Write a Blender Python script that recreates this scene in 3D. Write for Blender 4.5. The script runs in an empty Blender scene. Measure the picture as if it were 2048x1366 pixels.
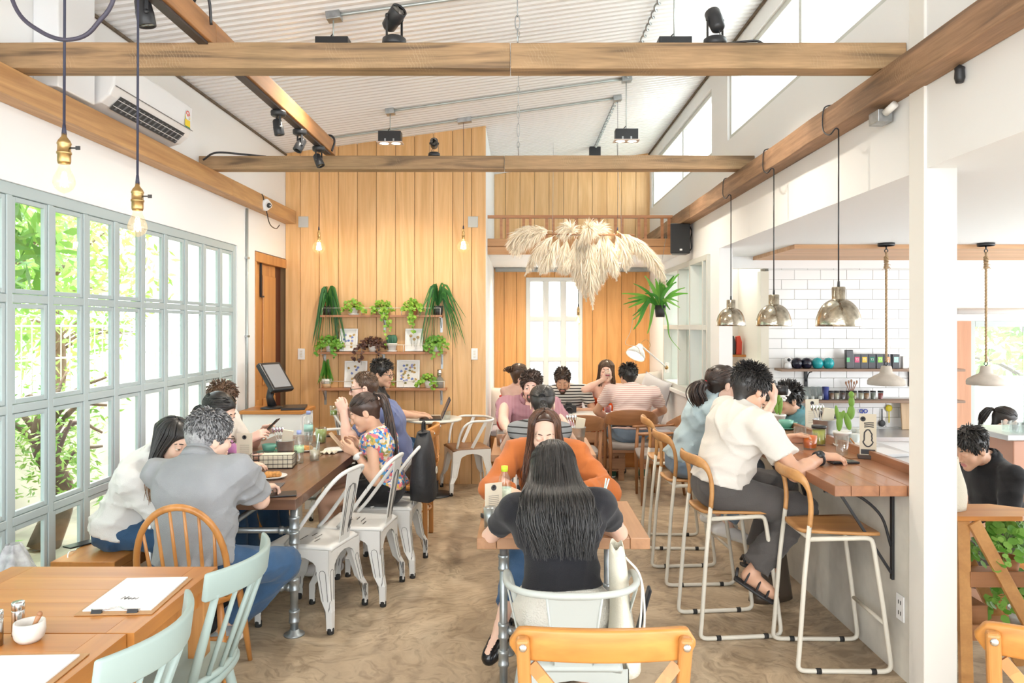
import bpy,math,random
import numpy as np
from mathutils import Vector,Matrix,Euler
random.seed(7)
SC=bpy.context.scene
COL=SC.collection
PI=math.pi
# ---------------------------------------------------------------- camera, sky, sun, exposure
EYE=1.66
FPX=1500.0
CX,CY=1040.0,650.0
cam_data=bpy.data.cameras.new('camera')
cam=bpy.data.objects.new('camera',cam_data)
COL.objects.link(cam)
cam.location=(0,0,EYE)
cam.rotation_euler=(PI/2,0,0)
cam_data.sensor_width=36.0
cam_data.lens=36.0*FPX/2048.0
cam_data.shift_x=-(CX-1024.0)/2048.0
cam_data.shift_y=-(683.0-CY)/2048.0
cam_data.clip_start=0.05
SC.camera=cam
world=bpy.data.worlds.new('sky')
SC.world=world
world.use_nodes=True
wn=world.node_tree.nodes
bg=wn['Background']
bg.inputs['Color'].default_value=(0.93,0.97,1.0,1)
bg.inputs['Strength'].default_value=1.9
sun_data=bpy.data.lights.new('sun','SUN')
sun_data.energy=2.6
sun_data.angle=math.radians(12)
sun_data.color=(1.0,0.95,0.87)
sun=bpy.data.objects.new('sun',sun_data)
COL.objects.link(sun)
sun.rotation_euler=Euler((math.radians(-18),math.radians(-14),0))
def lamp_light(name,loc,power,col=(1.0,0.88,0.72),angle=130,r=0.05,to=None):
 """the light a lamp throws, added alcove lights included"""
 d=bpy.data.lights.new(name,'SPOT')
 d.energy,d.color,d.spot_size,d.spot_blend,d.shadow_soft_size=power,col,math.radians(angle),0.8,r
 o=bpy.data.objects.new(name,d)
 COL.objects.link(o)
 o.location=loc
 if to is not None:
  o.rotation_euler=Vector((0,0,-1)).rotation_difference(Vector(to).normalized()).to_euler()
 return o
SC.view_settings.view_transform='Standard'
SC.view_settings.look='None'
SC.view_settings.gamma=1
SC.view_settings.use_curve_mapping=False
SC.view_settings.exposure=1.68
# ---------------------------------------------------------------- picture point -> place
def at(x,y,h=0.0):
 """point on the horizontal plane of height h that the photo shows at (x, y)"""
 Y=FPX*(EYE-h)/(y-CY)
 return Vector(((x-CX)*Y/FPX,Y,h))
def ay(x,y,Y):
 """point at depth Y that the photo shows at (x, y)"""
 return Vector(((x-CX)*Y/FPX,Y,EYE-(y-CY)*Y/FPX))
# ---------------------------------------------------------------- materials
MATS={}
def _nt(name):
 m=bpy.data.materials.new(name)
 m.use_nodes=True
 nt=m.node_tree
 return m,nt,nt.nodes['Principled BSDF']
def rgb(c):
 return (c[0],c[1],c[2],1.0)
def plain(name,c,rough=0.5,metal=0.0,spec=0.5,var=0.0,vscale=8.0,bump=0.0,bscale=60.0,emit=None,estr=0.0,trans=0.0,alpha=1.0,coat=0.0,sheen=0.0,stretch=(1,1,1),sub=0.0):
 if name in MATS:
  return MATS[name]
 m,nt,b=_nt(name)
 b.inputs['Base Color'].default_value=rgb(c)
 b.inputs['Roughness'].default_value=rough
 b.inputs['Metallic'].default_value=metal
 b.inputs['Specular IOR Level'].default_value=spec
 b.inputs['Transmission Weight'].default_value=trans
 b.inputs['Alpha'].default_value=alpha
 b.inputs['Coat Weight'].default_value=coat
 b.inputs['Sheen Weight'].default_value=sheen
 if sub:
  b.inputs['Subsurface Weight'].default_value=sub
  b.inputs['Subsurface Radius'].default_value=(0.02,0.008,0.004)
  b.inputs['Subsurface Scale'].default_value=0.6
 if emit:
  b.inputs['Emission Color'].default_value=rgb(emit)
  b.inputs['Emission Strength'].default_value=estr
 if var or bump:
  tc=nt.nodes.new('ShaderNodeTexCoord')
  mp=nt.nodes.new('ShaderNodeMapping')
  mp.inputs['Scale'].default_value=stretch
  nt.links.new(tc.outputs['Object'],mp.inputs['Vector'])
 if var:
  n=nt.nodes.new('ShaderNodeTexNoise')
  n.inputs['Scale'].default_value=vscale
  n.inputs['Detail'].default_value=5
  nt.links.new(mp.outputs['Vector'],n.inputs['Vector'])
  r=nt.nodes.new('ShaderNodeValToRGB')
  r.color_ramp.elements[0].position=0.3
  r.color_ramp.elements[1].position=0.7
  r.color_ramp.elements[0].color=rgb([x*(1-var)for x in c])
  r.color_ramp.elements[1].color=rgb([min(1,x*(1+var*0.6))for x in c])
  nt.links.new(n.outputs['Fac'],r.inputs['Fac'])
  nt.links.new(r.outputs['Color'],b.inputs['Base Color'])
 if bump:
  n2=nt.nodes.new('ShaderNodeTexNoise')
  n2.inputs['Scale'].default_value=bscale
  n2.inputs['Detail'].default_value=3
  nt.links.new(mp.outputs['Vector'],n2.inputs['Vector'])
  bp=nt.nodes.new('ShaderNodeBump')
  bp.inputs['Strength'].default_value=bump
  bp.inputs['Distance'].default_value=0.01
  nt.links.new(n2.outputs['Fac'],bp.inputs['Height'])
  nt.links.new(bp.outputs['Normal'],b.inputs['Normal'])
 MATS[name]=m
 return m
def wood(name,c1,c2,axis='Z',scale=14.0,rough=0.45,island=0.12,bump=0.12,coat=0.0,fine=0.25,c3=None,dist=1.2):
 """long grain along one axis, a different tone for every separate board of the mesh"""
 if name in MATS:
  return MATS[name]
 m,nt,b=_nt(name)
 N,L=nt.nodes.new,nt.links.new
 tc=N('ShaderNodeTexCoord')
 geo=N('ShaderNodeNewGeometry')
 off=N('ShaderNodeVectorMath');off.operation='SCALE'
 comb=N('ShaderNodeCombineXYZ')
 for k in range(3):
  L(geo.outputs['Random Per Island'],comb.inputs[k])
 L(comb.outputs[0],off.inputs[0]);off.inputs['Scale'].default_value=13.7
 add=N('ShaderNodeVectorMath');add.operation='ADD'
 L(tc.outputs['Object'],add.inputs[0]);L(off.outputs[0],add.inputs[1])
 mp=N('ShaderNodeMapping')
 s=[1.0,1.0,1.0]
 s['XYZ'.index(axis)]=0.07
 mp.inputs['Scale'].default_value=s
 L(add.outputs[0],mp.inputs['Vector'])
 n1=N('ShaderNodeTexNoise');n1.inputs['Scale'].default_value=scale;n1.inputs['Detail'].default_value=6
 n1.inputs['Distortion'].default_value=dist
 L(mp.outputs[0],n1.inputs['Vector'])
 n2=N('ShaderNodeTexNoise');n2.inputs['Scale'].default_value=scale*9;n2.inputs['Detail'].default_value=3
 L(mp.outputs[0],n2.inputs['Vector'])
 r=N('ShaderNodeValToRGB')
 r.color_ramp.elements[0].position=0.32
 r.color_ramp.elements[1].position=0.68
 r.color_ramp.elements[0].color=rgb(c2)
 r.color_ramp.elements[1].color=rgb(c1)
 if c3:
  e=r.color_ramp.elements.new(0.42);e.color=rgb(c3)
 L(n1.outputs['Fac'],r.inputs['Fac'])
 mul=N('ShaderNodeMixRGB');mul.blend_type='MULTIPLY';mul.inputs['Fac'].default_value=fine
 L(r.outputs['Color'],mul.inputs['Color1'])
 L(n2.outputs['Color'],mul.inputs['Color2'])
 bw=N('ShaderNodeRGBToBW');L(n2.outputs['Color'],bw.inputs[0])
 L(bw.outputs[0],mul.inputs['Color2'])
 hs=N('ShaderNodeHueSaturation')
 mr=N('ShaderNodeMapRange')
 mr.inputs['To Min'].default_value=1+fine*0.5-island;mr.inputs['To Max'].default_value=1+fine*0.5+island
 L(geo.outputs['Random Per Island'],mr.inputs['Value'])
 L(mr.outputs[0],hs.inputs['Value'])
 L(mul.outputs[0],hs.inputs['Color'])
 L(hs.outputs[0],b.inputs['Base Color'])
 b.inputs['Roughness'].default_value=rough
 b.inputs['Coat Weight'].default_value=coat
 if bump:
  bp=N('ShaderNodeBump');bp.inputs['Strength'].default_value=bump;bp.inputs['Distance'].default_value=0.004
  L(n1.outputs['Fac'],bp.inputs['Height']);L(bp.outputs[0],b.inputs['Normal'])
 MATS[name]=m
 return m
def glass_mat(name,tint=(0.97,1.0,0.99),gloss=0.06,rough=0.02):
 """thin clear glass: lets light through, with a faint reflection"""
 if name in MATS:
  return MATS[name]
 m=bpy.data.materials.new(name);m.use_nodes=True
 nt=m.node_tree;nt.nodes.clear()
 N,L=nt.nodes.new,nt.links.new
 out=N('ShaderNodeOutputMaterial');tr=N('ShaderNodeBsdfTransparent');gl=N('ShaderNodeBsdfGlossy');mx=N('ShaderNodeMixShader')
 tr.inputs[0].default_value=rgb(tint);gl.inputs['Roughness'].default_value=rough
 gl.inputs['Color'].default_value=(1,1,1,1)
 fr=N('ShaderNodeLayerWeight');fr.inputs['Blend'].default_value=0.5
 pw=N('ShaderNodeMath');pw.operation='POWER';pw.inputs[1].default_value=4.0
 L(fr.outputs['Facing'],pw.inputs[0])
 ma=N('ShaderNodeMath');ma.operation='MULTIPLY_ADD';ma.inputs[1].default_value=0.45;ma.inputs[2].default_value=gloss*0.6
 L(pw.outputs[0],ma.inputs[0]);L(ma.outputs[0],mx.inputs[0])
 L(tr.outputs[0],mx.inputs[1]);L(gl.outputs[0],mx.inputs[2]);L(mx.outputs[0],out.inputs[0])
 MATS[name]=m
 return m
# ---------------------------------------------------------------- mesh building
class MB:
 """collects shapes; build() links them as ONE mesh object"""
 def __init__(s):
  s.v,s.f,s.mi,s.sm=[],[],[],[]
 def add(s,vs,fs,mi=0,sm=False):
  o=len(s.v)
  s.v.extend([tuple(p)for p in vs])
  for f in fs:
   s.f.append([i+o for i in f]);s.mi.append(mi);s.sm.append(sm)
  return s
 def box(s,c,d,rot=None,mi=0):
  """box of size d centred at c"""
  x,y,z=d[0]/2,d[1]/2,d[2]/2
  vs=[Vector(p)for p in ((-x,-y,-z),(x,-y,-z),(x,y,-z),(-x,y,-z),(-x,-y,z),(x,-y,z),(x,y,z),(-x,y,z))]
  if rot is not None:
   R=rot if isinstance(rot,Matrix)else Euler(rot).to_matrix()
   vs=[R@p for p in vs]
  c=Vector(c)
  return s.add([p+c for p in vs],[(0,3,2,1),(4,5,6,7),(0,1,5,4),(1,2,6,5),(2,3,7,6),(3,0,4,7)],mi)
 def bx(s,x0,x1,y0,y1,z0,z1,mi=0):
  return s.box(((x0+x1)/2,(y0+y1)/2,(z0+z1)/2),(abs(x1-x0),abs(y1-y0),abs(z1-z0)),None,mi)
 def bar(s,a,b,w,t,up=(0,0,1),mi=0,w2=None,t2=None):
  """rectangular bar from a to b, w wide sideways, t thick along up"""
  a,b=Vector(a),Vector(b)
  d=(b-a).normalized();up=Vector(up)
  sx=d.cross(up)
  if sx.length<1e-5:
   sx=d.cross(Vector((1,0,0)))
  sx.normalize();u=sx.cross(d).normalized()
  w2=w if w2 is None else w2;t2=t if t2 is None else t2
  vs=[]
  for p,ww,tt in ((a,w,t),(b,w2,t2)):
   vs+=[p-sx*ww/2-u*tt/2,p+sx*ww/2-u*tt/2,p+sx*ww/2+u*tt/2,p-sx*ww/2+u*tt/2]
  return s.add(vs,[(0,1,2,3),(7,6,5,4),(0,4,5,1),(1,5,6,2),(2,6,7,3),(3,7,4,0)],mi)
 def tube(s,pts,r,n=10,mi=0,closed=False,caps=True,flat=1.0,up=None):
  """round tube along a path; r a number or one per point; flat squeezes the section along up"""
  P=[Vector(p)for p in pts]
  k=len(P)
  R=r if isinstance(r,(list,tuple))else [r]*k
  T=[]
  for i in range(k):
   if closed:
    t=P[(i+1)%k]-P[i-1]
   else:
    t=P[min(i+1,k-1)]-P[max(i-1,0)]
   T.append(t.normalized()if t.length>1e-9 else Vector((0,0,1)))
  u=Vector(up)if up else (Vector((0,0,1))if abs(T[0].z)<0.9 else Vector((1,0,0)))
  u=(u-T[0]*u.dot(T[0])).normalized()
  vs=[]
  for i in range(k):
   u=u-T[i]*u.dot(T[i])
   u=u.normalized()if u.length>1e-6 else T[i].orthogonal().normalized()
   w=T[i].cross(u)
   for j in range(n):
    a=2*PI*j/n
    vs.append(P[i]+(w*math.cos(a)+u*math.sin(a)*flat)*R[i])
  fs=[]
  for i in range(k if closed else k-1):
   i2=(i+1)%k
   for j in range(n):
    j2=(j+1)%n
    fs.append((i*n+j,i*n+j2,i2*n+j2,i2*n+j))
  if caps and not closed:
   fs.append(tuple(range(n-1,-1,-1)))
   fs.append(tuple((k-1)*n+j for j in range(n)))
  return s.add(vs,fs,mi,True)
 def lathe(s,prof,c=(0,0,0),n=24,mi=0,sx=1.0,sy=1.0,axis=None,smooth=True):
  """revolve (r, z) pairs about z at c; axis gives another direction"""
  vs,fs=[],[]
  k=len(prof)
  for r,z in prof:
   for j in range(n):
    a=2*PI*j/n
    vs.append(Vector((r*sx*math.cos(a),r*sy*math.sin(a),z)))
  for i in range(k-1):
   for j in range(n):
    j2=(j+1)%n
    fs.append((i*n+j,i*n+j2,(i+1)*n+j2,(i+1)*n+j))
  if prof[0][0]>1e-6:
   fs.append(tuple(range(n-1,-1,-1)))
  if prof[-1][0]>1e-6:
   fs.append(tuple((k-1)*n+j for j in range(n)))
  if axis is not None:
   q=Vector((0,0,1)).rotation_difference(Vector(axis).normalized())
   vs=[q@p for p in vs]
  c=Vector(c)
  return s.add([p+c for p in vs],fs,mi,smooth)
 def ball(s,c,r,n=16,m=10,mi=0,rot=None):
  """ellipsoid, r a number or (rx, ry, rz)"""
  if not isinstance(r,(tuple,list)):
   r=(r,r,r)
  vs=[]
  for i in range(m+1):
   t=PI*i/m
   for j in range(n):
    a=2*PI*j/n
    vs.append(Vector((r[0]*math.sin(t)*math.cos(a),r[1]*math.sin(t)*math.sin(a),-r[2]*math.cos(t))))
  if rot is not None:
   R=rot if isinstance(rot,Matrix)else Euler(rot).to_matrix()
   vs=[R@p for p in vs]
  fs=[]
  for i in range(m):
   for j in range(n):
    j2=(j+1)%n
    fs.append((i*n+j,i*n+j2,(i+1)*n+j2,(i+1)*n+j))
  c=Vector(c)
  return s.add([p+c for p in vs],fs,mi,True)
 def prism(s,poly,d,M=None,mi=0,smooth=False):
  """polygon (x, y) extruded 0..d along z, then placed by matrix M"""
  n=len(poly)
  vs=[Vector((p[0],p[1],0))for p in poly]+[Vector((p[0],p[1],d))for p in poly]
  if M is not None:
   vs=[M@p for p in vs]
  fs=[tuple(range(n-1,-1,-1)),tuple(range(n,2*n))]+[(i,(i+1)%n,n+(i+1)%n,n+i)for i in range(n)]
  return s.add(vs,fs,mi,smooth)
 def grid(s,fn,nu,nv,mi=0,smooth=True,closed_u=False):
  """surface fn(u, v), u and v in 0..1"""
  vs=[Vector(fn(i/(nu if closed_u else nu-1),j/(nv-1)))for j in range(nv)for i in range(nu)]
  fs=[]
  for j in range(nv-1):
   for i in range(nu if closed_u else nu-1):
    i2=(i+1)%nu
    fs.append((j*nu+i,j*nu+i2,(j+1)*nu+i2,(j+1)*nu+i))
  return s.add(vs,fs,mi,smooth)
 def mesh(s,name):
  me=bpy.data.meshes.new(name)
  me.from_pydata(s.v,[],s.f)
  me.polygons.foreach_set('material_index',s.mi)
  me.polygons.foreach_set('use_smooth',s.sm)
  me.validate();me.update()
  return me
 def build(s,name,mat,parent=None,bevel=0.0,seg=2,sub=0,solid=0.0,label=None,loc=None,rot=None,soft=False):
  me=s.mesh(name)
  for mm in (mat if isinstance(mat,(list,tuple))else [mat]):
   me.materials.append(mm)
  o=bpy.data.objects.new(name,me)
  COL.objects.link(o)
  if parent is not None:
   o.parent=parent
  if loc is not None:
   o.location=loc
  if rot is not None:
   o.rotation_euler=rot
  if soft:
   me.polygons.foreach_set('use_smooth',[True]*len(me.polygons))
  if solid:
   md=o.modifiers.new('thickness','SOLIDIFY');md.thickness=solid;md.offset=0
  if bevel:
   md=o.modifiers.new('bevel','BEVEL');md.width=bevel;md.segments=seg;md.limit_method='ANGLE';md.angle_limit=math.radians(40)
   md.harden_normals=False
  if sub:
   md=o.modifiers.new('subdivision','SUBSURF');md.levels=sub;md.render_levels=sub
  if label:
   o['label']=label
  return o
def tag(o,label,cat,group=None,kind=None):
 o['label']=label;o['category']=cat
 if group:
  o['group']=group
 if kind:
  o['kind']=kind
 return o
def thing(name,label,cat,loc=(0,0,0),rz=0.0,group=None):
 o=bpy.data.objects.new(name,None)
 COL.objects.link(o)
 o.location=loc;o.rotation_euler=(0,0,rz)
 o.empty_display_size=0.1
 return tag(o,label,cat,group)
KIDS={}
def dup(root,loc=None,rz=None,label=None,group=None,rot=None):
 """a copy of a thing with copies of its parts and their sub-parts"""
 def cp(o,par):
  c=o.copy();COL.objects.link(c)
  if par is not None:
   c.parent=par
  for ch in list(o.children):
   cp(ch,c)
  return c
 r=cp(root,None)
 if loc is not None:
  r.location=loc
 if rz is not None:
  r.rotation_euler=(0,0,rz)
 if rot is not None:
  r.rotation_euler=rot
 if label:
  r['label']=label
 if group:
  r['group']=group
 return r
def struct(o,label=None):
 o['kind']='structure'
 if label:
  o['label']=label
 return o
def text_obj(name,body,size,mat,parent,loc,rot,depth=0.0006,align='CENTER'):
 """flat raised lettering, turned into a mesh"""
 cu=bpy.data.curves.new(name,'FONT')
 cu.body=body;cu.size=size;cu.extrude=depth;cu.align_x=align;cu.align_y='CENTER'
 tmp=bpy.data.objects.new(name,cu)
 COL.objects.link(tmp)
 bpy.context.view_layer.update()
 me=bpy.data.meshes.new_from_object(tmp)
 bpy.data.objects.remove(tmp)
 o=bpy.data.objects.new(name,me)
 me.materials.clear();me.materials.append(mat)
 COL.objects.link(o)
 if parent is not None:
  o.parent=parent
 o.location=loc;o.rotation_euler=rot
 return o
def arc(c,r,a0,a1,n,plane='XY'):
 out=[]
 for i in range(n+1):
  a=a0+(a1-a0)*i/n
  p=[c[0],c[1],c[2]]
  p['XYZ'.index(plane[0])]+=r*math.cos(a)
  p['XYZ'.index(plane[1])]+=r*math.sin(a)
  out.append(tuple(p))
 return out
def bez(p0,p1,p2,p3,n=12):
 p0,p1,p2,p3=Vector(p0),Vector(p1),Vector(p2),Vector(p3)
 return [(1-t)**3*p0+3*(1-t)**2*t*p1+3*(1-t)*t*t*p2+t**3*p3 for t in [i/n for i in range(n+1)]]
def smooth_path(pts,n=6):
 """Catmull-Rom through the points"""
 P=[Vector(p)for p in pts]
 P=[P[0]*2-P[1]]+P+[P[-1]*2-P[-2]]
 out=[]
 for i in range(1,len(P)-2):
  a,b,c,d=P[i-1],P[i],P[i+1],P[i+2]
  for k in range(n):
   t=k/n
   out.append(0.5*((2*b)+(c-a)*t+(2*a-5*b+4*c-d)*t*t+(3*b-a-3*c+d)*t**3))
 out.append(P[-2])
 return out
# ---------------------------------------------------------------- palette
WHITE=plain('white_paint',(0.86,0.86,0.85),0.6,bump=0.02,bscale=30)
CREAM=plain('cream_paint',(0.83,0.81,0.76),0.6)
SASH=plain('pale_grey_green_paint',(0.43,0.505,0.51),0.45)
SASH2=plain('grey_beige_paint',(0.60,0.61,0.56),0.45)
CORR=plain('white_sheet_metal',(0.86,0.855,0.85),0.22,spec=0.55)
GLASS=glass_mat('window_glass')
BLACK=plain('black_metal',(0.022,0.023,0.026),0.4)
BLACKP=plain('black_plastic',(0.02,0.021,0.024),0.32)
STEEL=plain('galvanised_steel',(0.42,0.44,0.45),0.38,0.85,var=0.25,vscale=25)
CHROME=plain('polished_steel',(0.72,0.72,0.72),0.16,1.0)
CONDUIT=plain('grey_conduit',(0.45,0.49,0.48),0.35,0.5)
PLANKW=wood('wall_plank_wood',(0.83,0.525,0.25),(0.70,0.40,0.16),'Z',9,0.42,0.07,0.04,fine=0.22,dist=2.2)
PLANKB=wood('alcove_plank_wood',(0.80,0.42,0.14),(0.68,0.32,0.09),'Z',9,0.42,0.06,0.04,fine=0.2,dist=2.2)
BEAMX=wood('reclaimed_beam_wood_across',(0.55,0.35,0.185),(0.20,0.125,0.07),'X',13,0.65,0.1,0.5,fine=0.6,c3=(0.40,0.25,0.13),dist=1.0)
BEAMY=wood('reclaimed_beam_wood_along',(0.50,0.29,0.165),(0.20,0.12,0.075),'Y',13,0.65,0.1,0.5,fine=0.55,c3=(0.30,0.17,0.095),dist=1.0)
BEAML=wood('orange_beam_wood_along',(0.62,0.36,0.155),(0.42,0.22,0.09),'Y',9,0.5,0.05,0.2,fine=0.3,dist=2.0)
DOORW=wood('orange_door_wood',(0.62,0.29,0.09),(0.48,0.20,0.055),'Z',10,0.35,0.05,0.05)
RAILW=wood('red_brown_rail_wood',(0.56,0.26,0.12),(0.44,0.19,0.08),'X',12,0.45,0.08,0.05)
DARKRED=plain('dark_maroon_wood',(0.10,0.028,0.016),0.4)
DARKGAP=plain('dark_gap',(0.16,0.09,0.04),0.8)
def floor_mat():
 m,nt,b=_nt('polished_concrete')
 N,L=nt.nodes.new,nt.links.new
 tc=N('ShaderNodeTexCoord')
 n0=N('ShaderNodeTexNoise');n0.inputs['Scale'].default_value=0.9;n0.inputs['Detail'].default_value=4
 L(tc.outputs['Object'],n0.inputs['Vector'])
 wv=N('ShaderNodeVectorMath');wv.operation='SCALE';wv.inputs['Scale'].default_value=1.6
 L(n0.outputs['Color'],wv.inputs[0])
 ad=N('ShaderNodeVectorMath');ad.operation='ADD'
 L(tc.outputs['Object'],ad.inputs[0]);L(wv.outputs[0],ad.inputs[1])
 n1=N('ShaderNodeTexNoise');n1.inputs['Scale'].default_value=2.2;n1.inputs['Detail'].default_value=9;n1.inputs['Roughness'].default_value=0.62
 n1.inputs['Distortion'].default_value=1.3
 L(ad.outputs[0],n1.inputs['Vector'])
 r=N('ShaderNodeValToRGB');e=r.color_ramp.elements
 e[0].position=0.30;e[0].color=(0.26,0.195,0.13,1)
 e[1].position=0.66;e[1].color=(0.60,0.485,0.34,1)
 x=e.new(0.42);x.color=(0.40,0.305,0.205,1)
 x=e.new(0.54);x.color=(0.51,0.40,0.275,1)
 L(n1.outputs['Fac'],r.inputs['Fac'])
 mp=N('ShaderNodeMapping');mp.inputs['Scale'].default_value=(1.0,2.8,1.0);mp.inputs['Rotation'].default_value=(0,0,0.5)
 L(ad.outputs[0],mp.inputs['Vector'])
 n2=N('ShaderNodeTexNoise');n2.inputs['Scale'].default_value=5;n2.inputs['Detail'].default_value=7;n2.inputs['Distortion'].default_value=2.5
 L(mp.outputs[0],n2.inputs['Vector'])
 r2=N('ShaderNodeValToRGB');r2.color_ramp.elements[0].position=0.34;r2.color_ramp.elements[0].color=(0.58,0.55,0.52,1)
 r2.color_ramp.elements[1].position=0.52;r2.color_ramp.elements[1].color=(1,1,1,1)
 L(n2.outputs['Fac'],r2.inputs['Fac'])
 mu=N('ShaderNodeMixRGB');mu.blend_type='MULTIPLY';mu.inputs[0].default_value=0.7
 L(r.outputs[0],mu.inputs[1]);L(r2.outputs[0],mu.inputs[2])
 L(mu.outputs[0],b.inputs['Base Color'])
 rr=N('ShaderNodeMapRange');rr.inputs['To Min'].default_value=0.28;rr.inputs['To Max'].default_value=0.5
 L(n1.outputs['Fac'],rr.inputs['Value']);L(rr.outputs[0],b.inputs['Roughness'])
 b.inputs['Specular IOR Level'].default_value=0.4
 MATS['polished_concrete']=m
 return m
FLOORM=floor_mat()
XL,XR=-2.45,1.79
YB,YA=7.83,10.35
XC=-0.355
KF=-0.5
def ceil_h(x):
 return 3.46+0.138*(x+2.45)
m=MB()
m.bx(-2.7,1.96,-3.0,10.6,-0.12,0)
m.bx(1.96,6.2,-3.0,4.25,-0.12,0)
struct(m.build('floor',FLOORM),'polished brown concrete floor with cloudy trowel marks')
m=MB();m.bx(1.96,6.3,4.25,10.6,KF-0.1,KF)
struct(m.build('floor_kitchen',plain('grey_floor_tile',(0.42,0.41,0.39),0.5,var=0.15,vscale=3)),'grey sunken floor behind the bar')
m=MB();m.bx(1.96,6.3,4.17,4.25,KF-0.1,-0.12)
struct(m.build('trim_step',WHITE))
m=MB()
prof=[]
y=-3.0
while y<10.5:
 prof+=[(y,0.0),(y+0.026,0.0),(y+0.036,-0.014),(y+0.058,-0.014),(y+0.068,0.0)]
 y+=0.075
vs,fs=[],[]
for (py,dz)in prof:
 for X in (-2.6,1.95):
  vs.append((X,py,ceil_h(X)+dz))
for i in range(len(prof)-1):
 fs.append((2*i,2*i+1,2*i+3,2*i+2))
m.add(vs,fs)
o=struct(m.build('ceiling',CORR,solid=0.004),'white ribbed metal ceiling sloping up to the right')
m=MB();m.prism([(-2.6,ceil_h(-2.6)+0.03),(1.95,ceil_h(1.95)+0.03),(1.95,ceil_h(1.95)+0.1),(-2.6,ceil_h(-2.6)+0.1)],13.6,Matrix(((1,0,0,0),(0,0,-1,10.6),(0,1,0,0),(0,0,0,1))))
struct(m.build('roof',WHITE))
WZ0,WZ1,WY0,WY1=0.12,2.35,0.7,6.50
m=MB()
m.bx(XL-0.14,XL,-3.0,7.97,WZ1,3.47)
m.bx(XL-0.14,XL,WY1,6.93,0,WZ1)
m.bx(XL-0.14,XL,WY0-0.6,WY1,0,WZ0)
m.bx(XL-0.14,XL,WY0-0.6,WY0,WZ0,WZ1)
struct(m.build('wall_left',WHITE),'white wall above the long window')
def plank_wall(name,x0,x1,Y,z0,z1,w,mat,first=None,label=None,holes=()):
 m=MB()
 xs=[x0]
 x=(first if first is not None else x0+w)
 while x<x1-0.02:
  xs.append(x);x+=w
 xs.append(x1)
 for a,b in zip(xs[:-1],xs[1:]):
  a2,b2=a+0.0025,b-0.0025
  cuts=[(z0,None)]
  for (hx0,hx1,hz0,hz1)in holes:
   if a2>=hx0-0.001 and b2<=hx1+0.001:
    cuts=[(z0,hz0),(hz1,None)]
  for (za,zb)in cuts:
   ta=zb if zb is not None else (z1 if z1 else ceil_h(a2))
   tb=zb if zb is not None else (z1 if z1 else ceil_h(b2))
   vs=[(a2,Y,za),(b2,Y,za),(b2,Y+0.02,za),(a2,Y+0.02,za),(a2,Y,ta),(b2,Y,tb),(b2,Y+0.02,tb),(a2,Y+0.02,ta)]
   m.add(vs,[(0,3,2,1),(4,5,6,7),(0,1,5,4),(1,2,6,5),(2,3,7,6),(3,0,4,7)])
 return struct(m.build(name,mat,bevel=0.0015,seg=1),label)
plank_wall('wall_back',XL,XC,YB,0,None,0.199,PLANKW,first=XL+0.155,label='light wood plank wall that carries the plant shelves')
m=MB()
m.add([(XL-0.14,YB+0.022,0),(XC,YB+0.022,0),(XC,YB+0.022,ceil_h(XC)),(XL-0.14,YB+0.022,ceil_h(XL-0.14))],[(0,1,2,3)])
struct(m.build('wall_back_core',DARKGAP,solid=0.002))
m=MB();m.bx(XC-0.06,XC,YB+0.001,YA+0.02,0,3.72)
struct(m.build('wall_alcove_left',WHITE),'white side of the plank wall beside the alcove')
AW=(0.083,0.862,0.62,2.316)
holes=[(AW[0],AW[1],AW[2],AW[3])]
m_x=XC
xs=[XC,XC+0.13,AW[0]-0.195,AW[0]]
def alcove_planks():
 m=MB()
 edges=[XC,-0.22,-0.045,AW[0],0.28,0.475,0.67,AW[1],1.0,1.2,1.4,1.6,1.79]
 for a,b in zip(edges[:-1],edges[1:]):
  inside=a>=AW[0]-0.001 and b<=AW[1]+0.001
  for (za,zb)in ([(0,AW[2]),(AW[3],2.43)]if inside else [(0,2.43)]):
   m.bx(a+0.0025,b-0.0025,YA,YA+0.02,za,zb)
 return m
struct(alcove_planks().build('wall_alcove_back',PLANKB,bevel=0.0015,seg=1),'orange wood plank wall behind the alcove seats')
m=MB()
m.bx(XC,AW[0],YA+0.021,YA+0.1,0,2.43);m.bx(AW[1],XR,YA+0.021,YA+0.1,0,2.43)
m.bx(AW[0],AW[1],YA+0.021,YA+0.1,0,AW[2]);m.bx(AW[0],AW[1],YA+0.021,YA+0.1,AW[3],2.43)
struct(m.build('wall_alcove_core',DARKGAP))
plank_wall('wall_loft_back',XC,XR+0.1,YA,2.606,None,0.2,PLANKW,first=-0.20,label='wood plank wall behind the loft rail')
m=MB();m.add([(XC,YA+0.022,2.43),(XR+0.1,YA+0.022,2.43),(XR+0.1,YA+0.022,ceil_h(XR+0.1)),(XC,YA+0.022,ceil_h(XC))],[(0,1,2,3)])
struct(m.build('wall_loft_core',DARKGAP,solid=0.002))
YL=8.21
m=MB();m.bx(XC,XR,YL+0.04,YA,2.44,2.60)
struct(m.build('ceiling_alcove',WHITE),'white underside of the loft')
m=MB();m.bx(XC,XR,YL,YL+0.04,2.522,2.606);m.bx(XC,1.20,YL+0.008,YL+0.045,2.434,2.519);m.bx(1.202,XR,YL+0.008,YL+0.045,2.434,2.519)
struct(m.build('trim_1',wood('loft_edge_wood',(0.66,0.36,0.165),(0.54,0.27,0.11),'X',9,0.45,0.05,0.05),bevel=0.002),'two orange boards along the loft edge')
m=MB();m.bx(XC+0.02,XR-0.02,YA-0.18,YA-0.08,2.385,2.434)
struct(m.build('trim_2',plain('grey_metal_strip',(0.33,0.35,0.35),0.5)),'grey strip under the alcove ceiling')
m=MB()
T=0.12
CZ0,CZ1=3.246,3.87
m.bx(XR,XR+T,6.74,7.05,0,CZ0)
m.bx(XR,XR+T,7.05,9.24,0,0.94)
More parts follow.
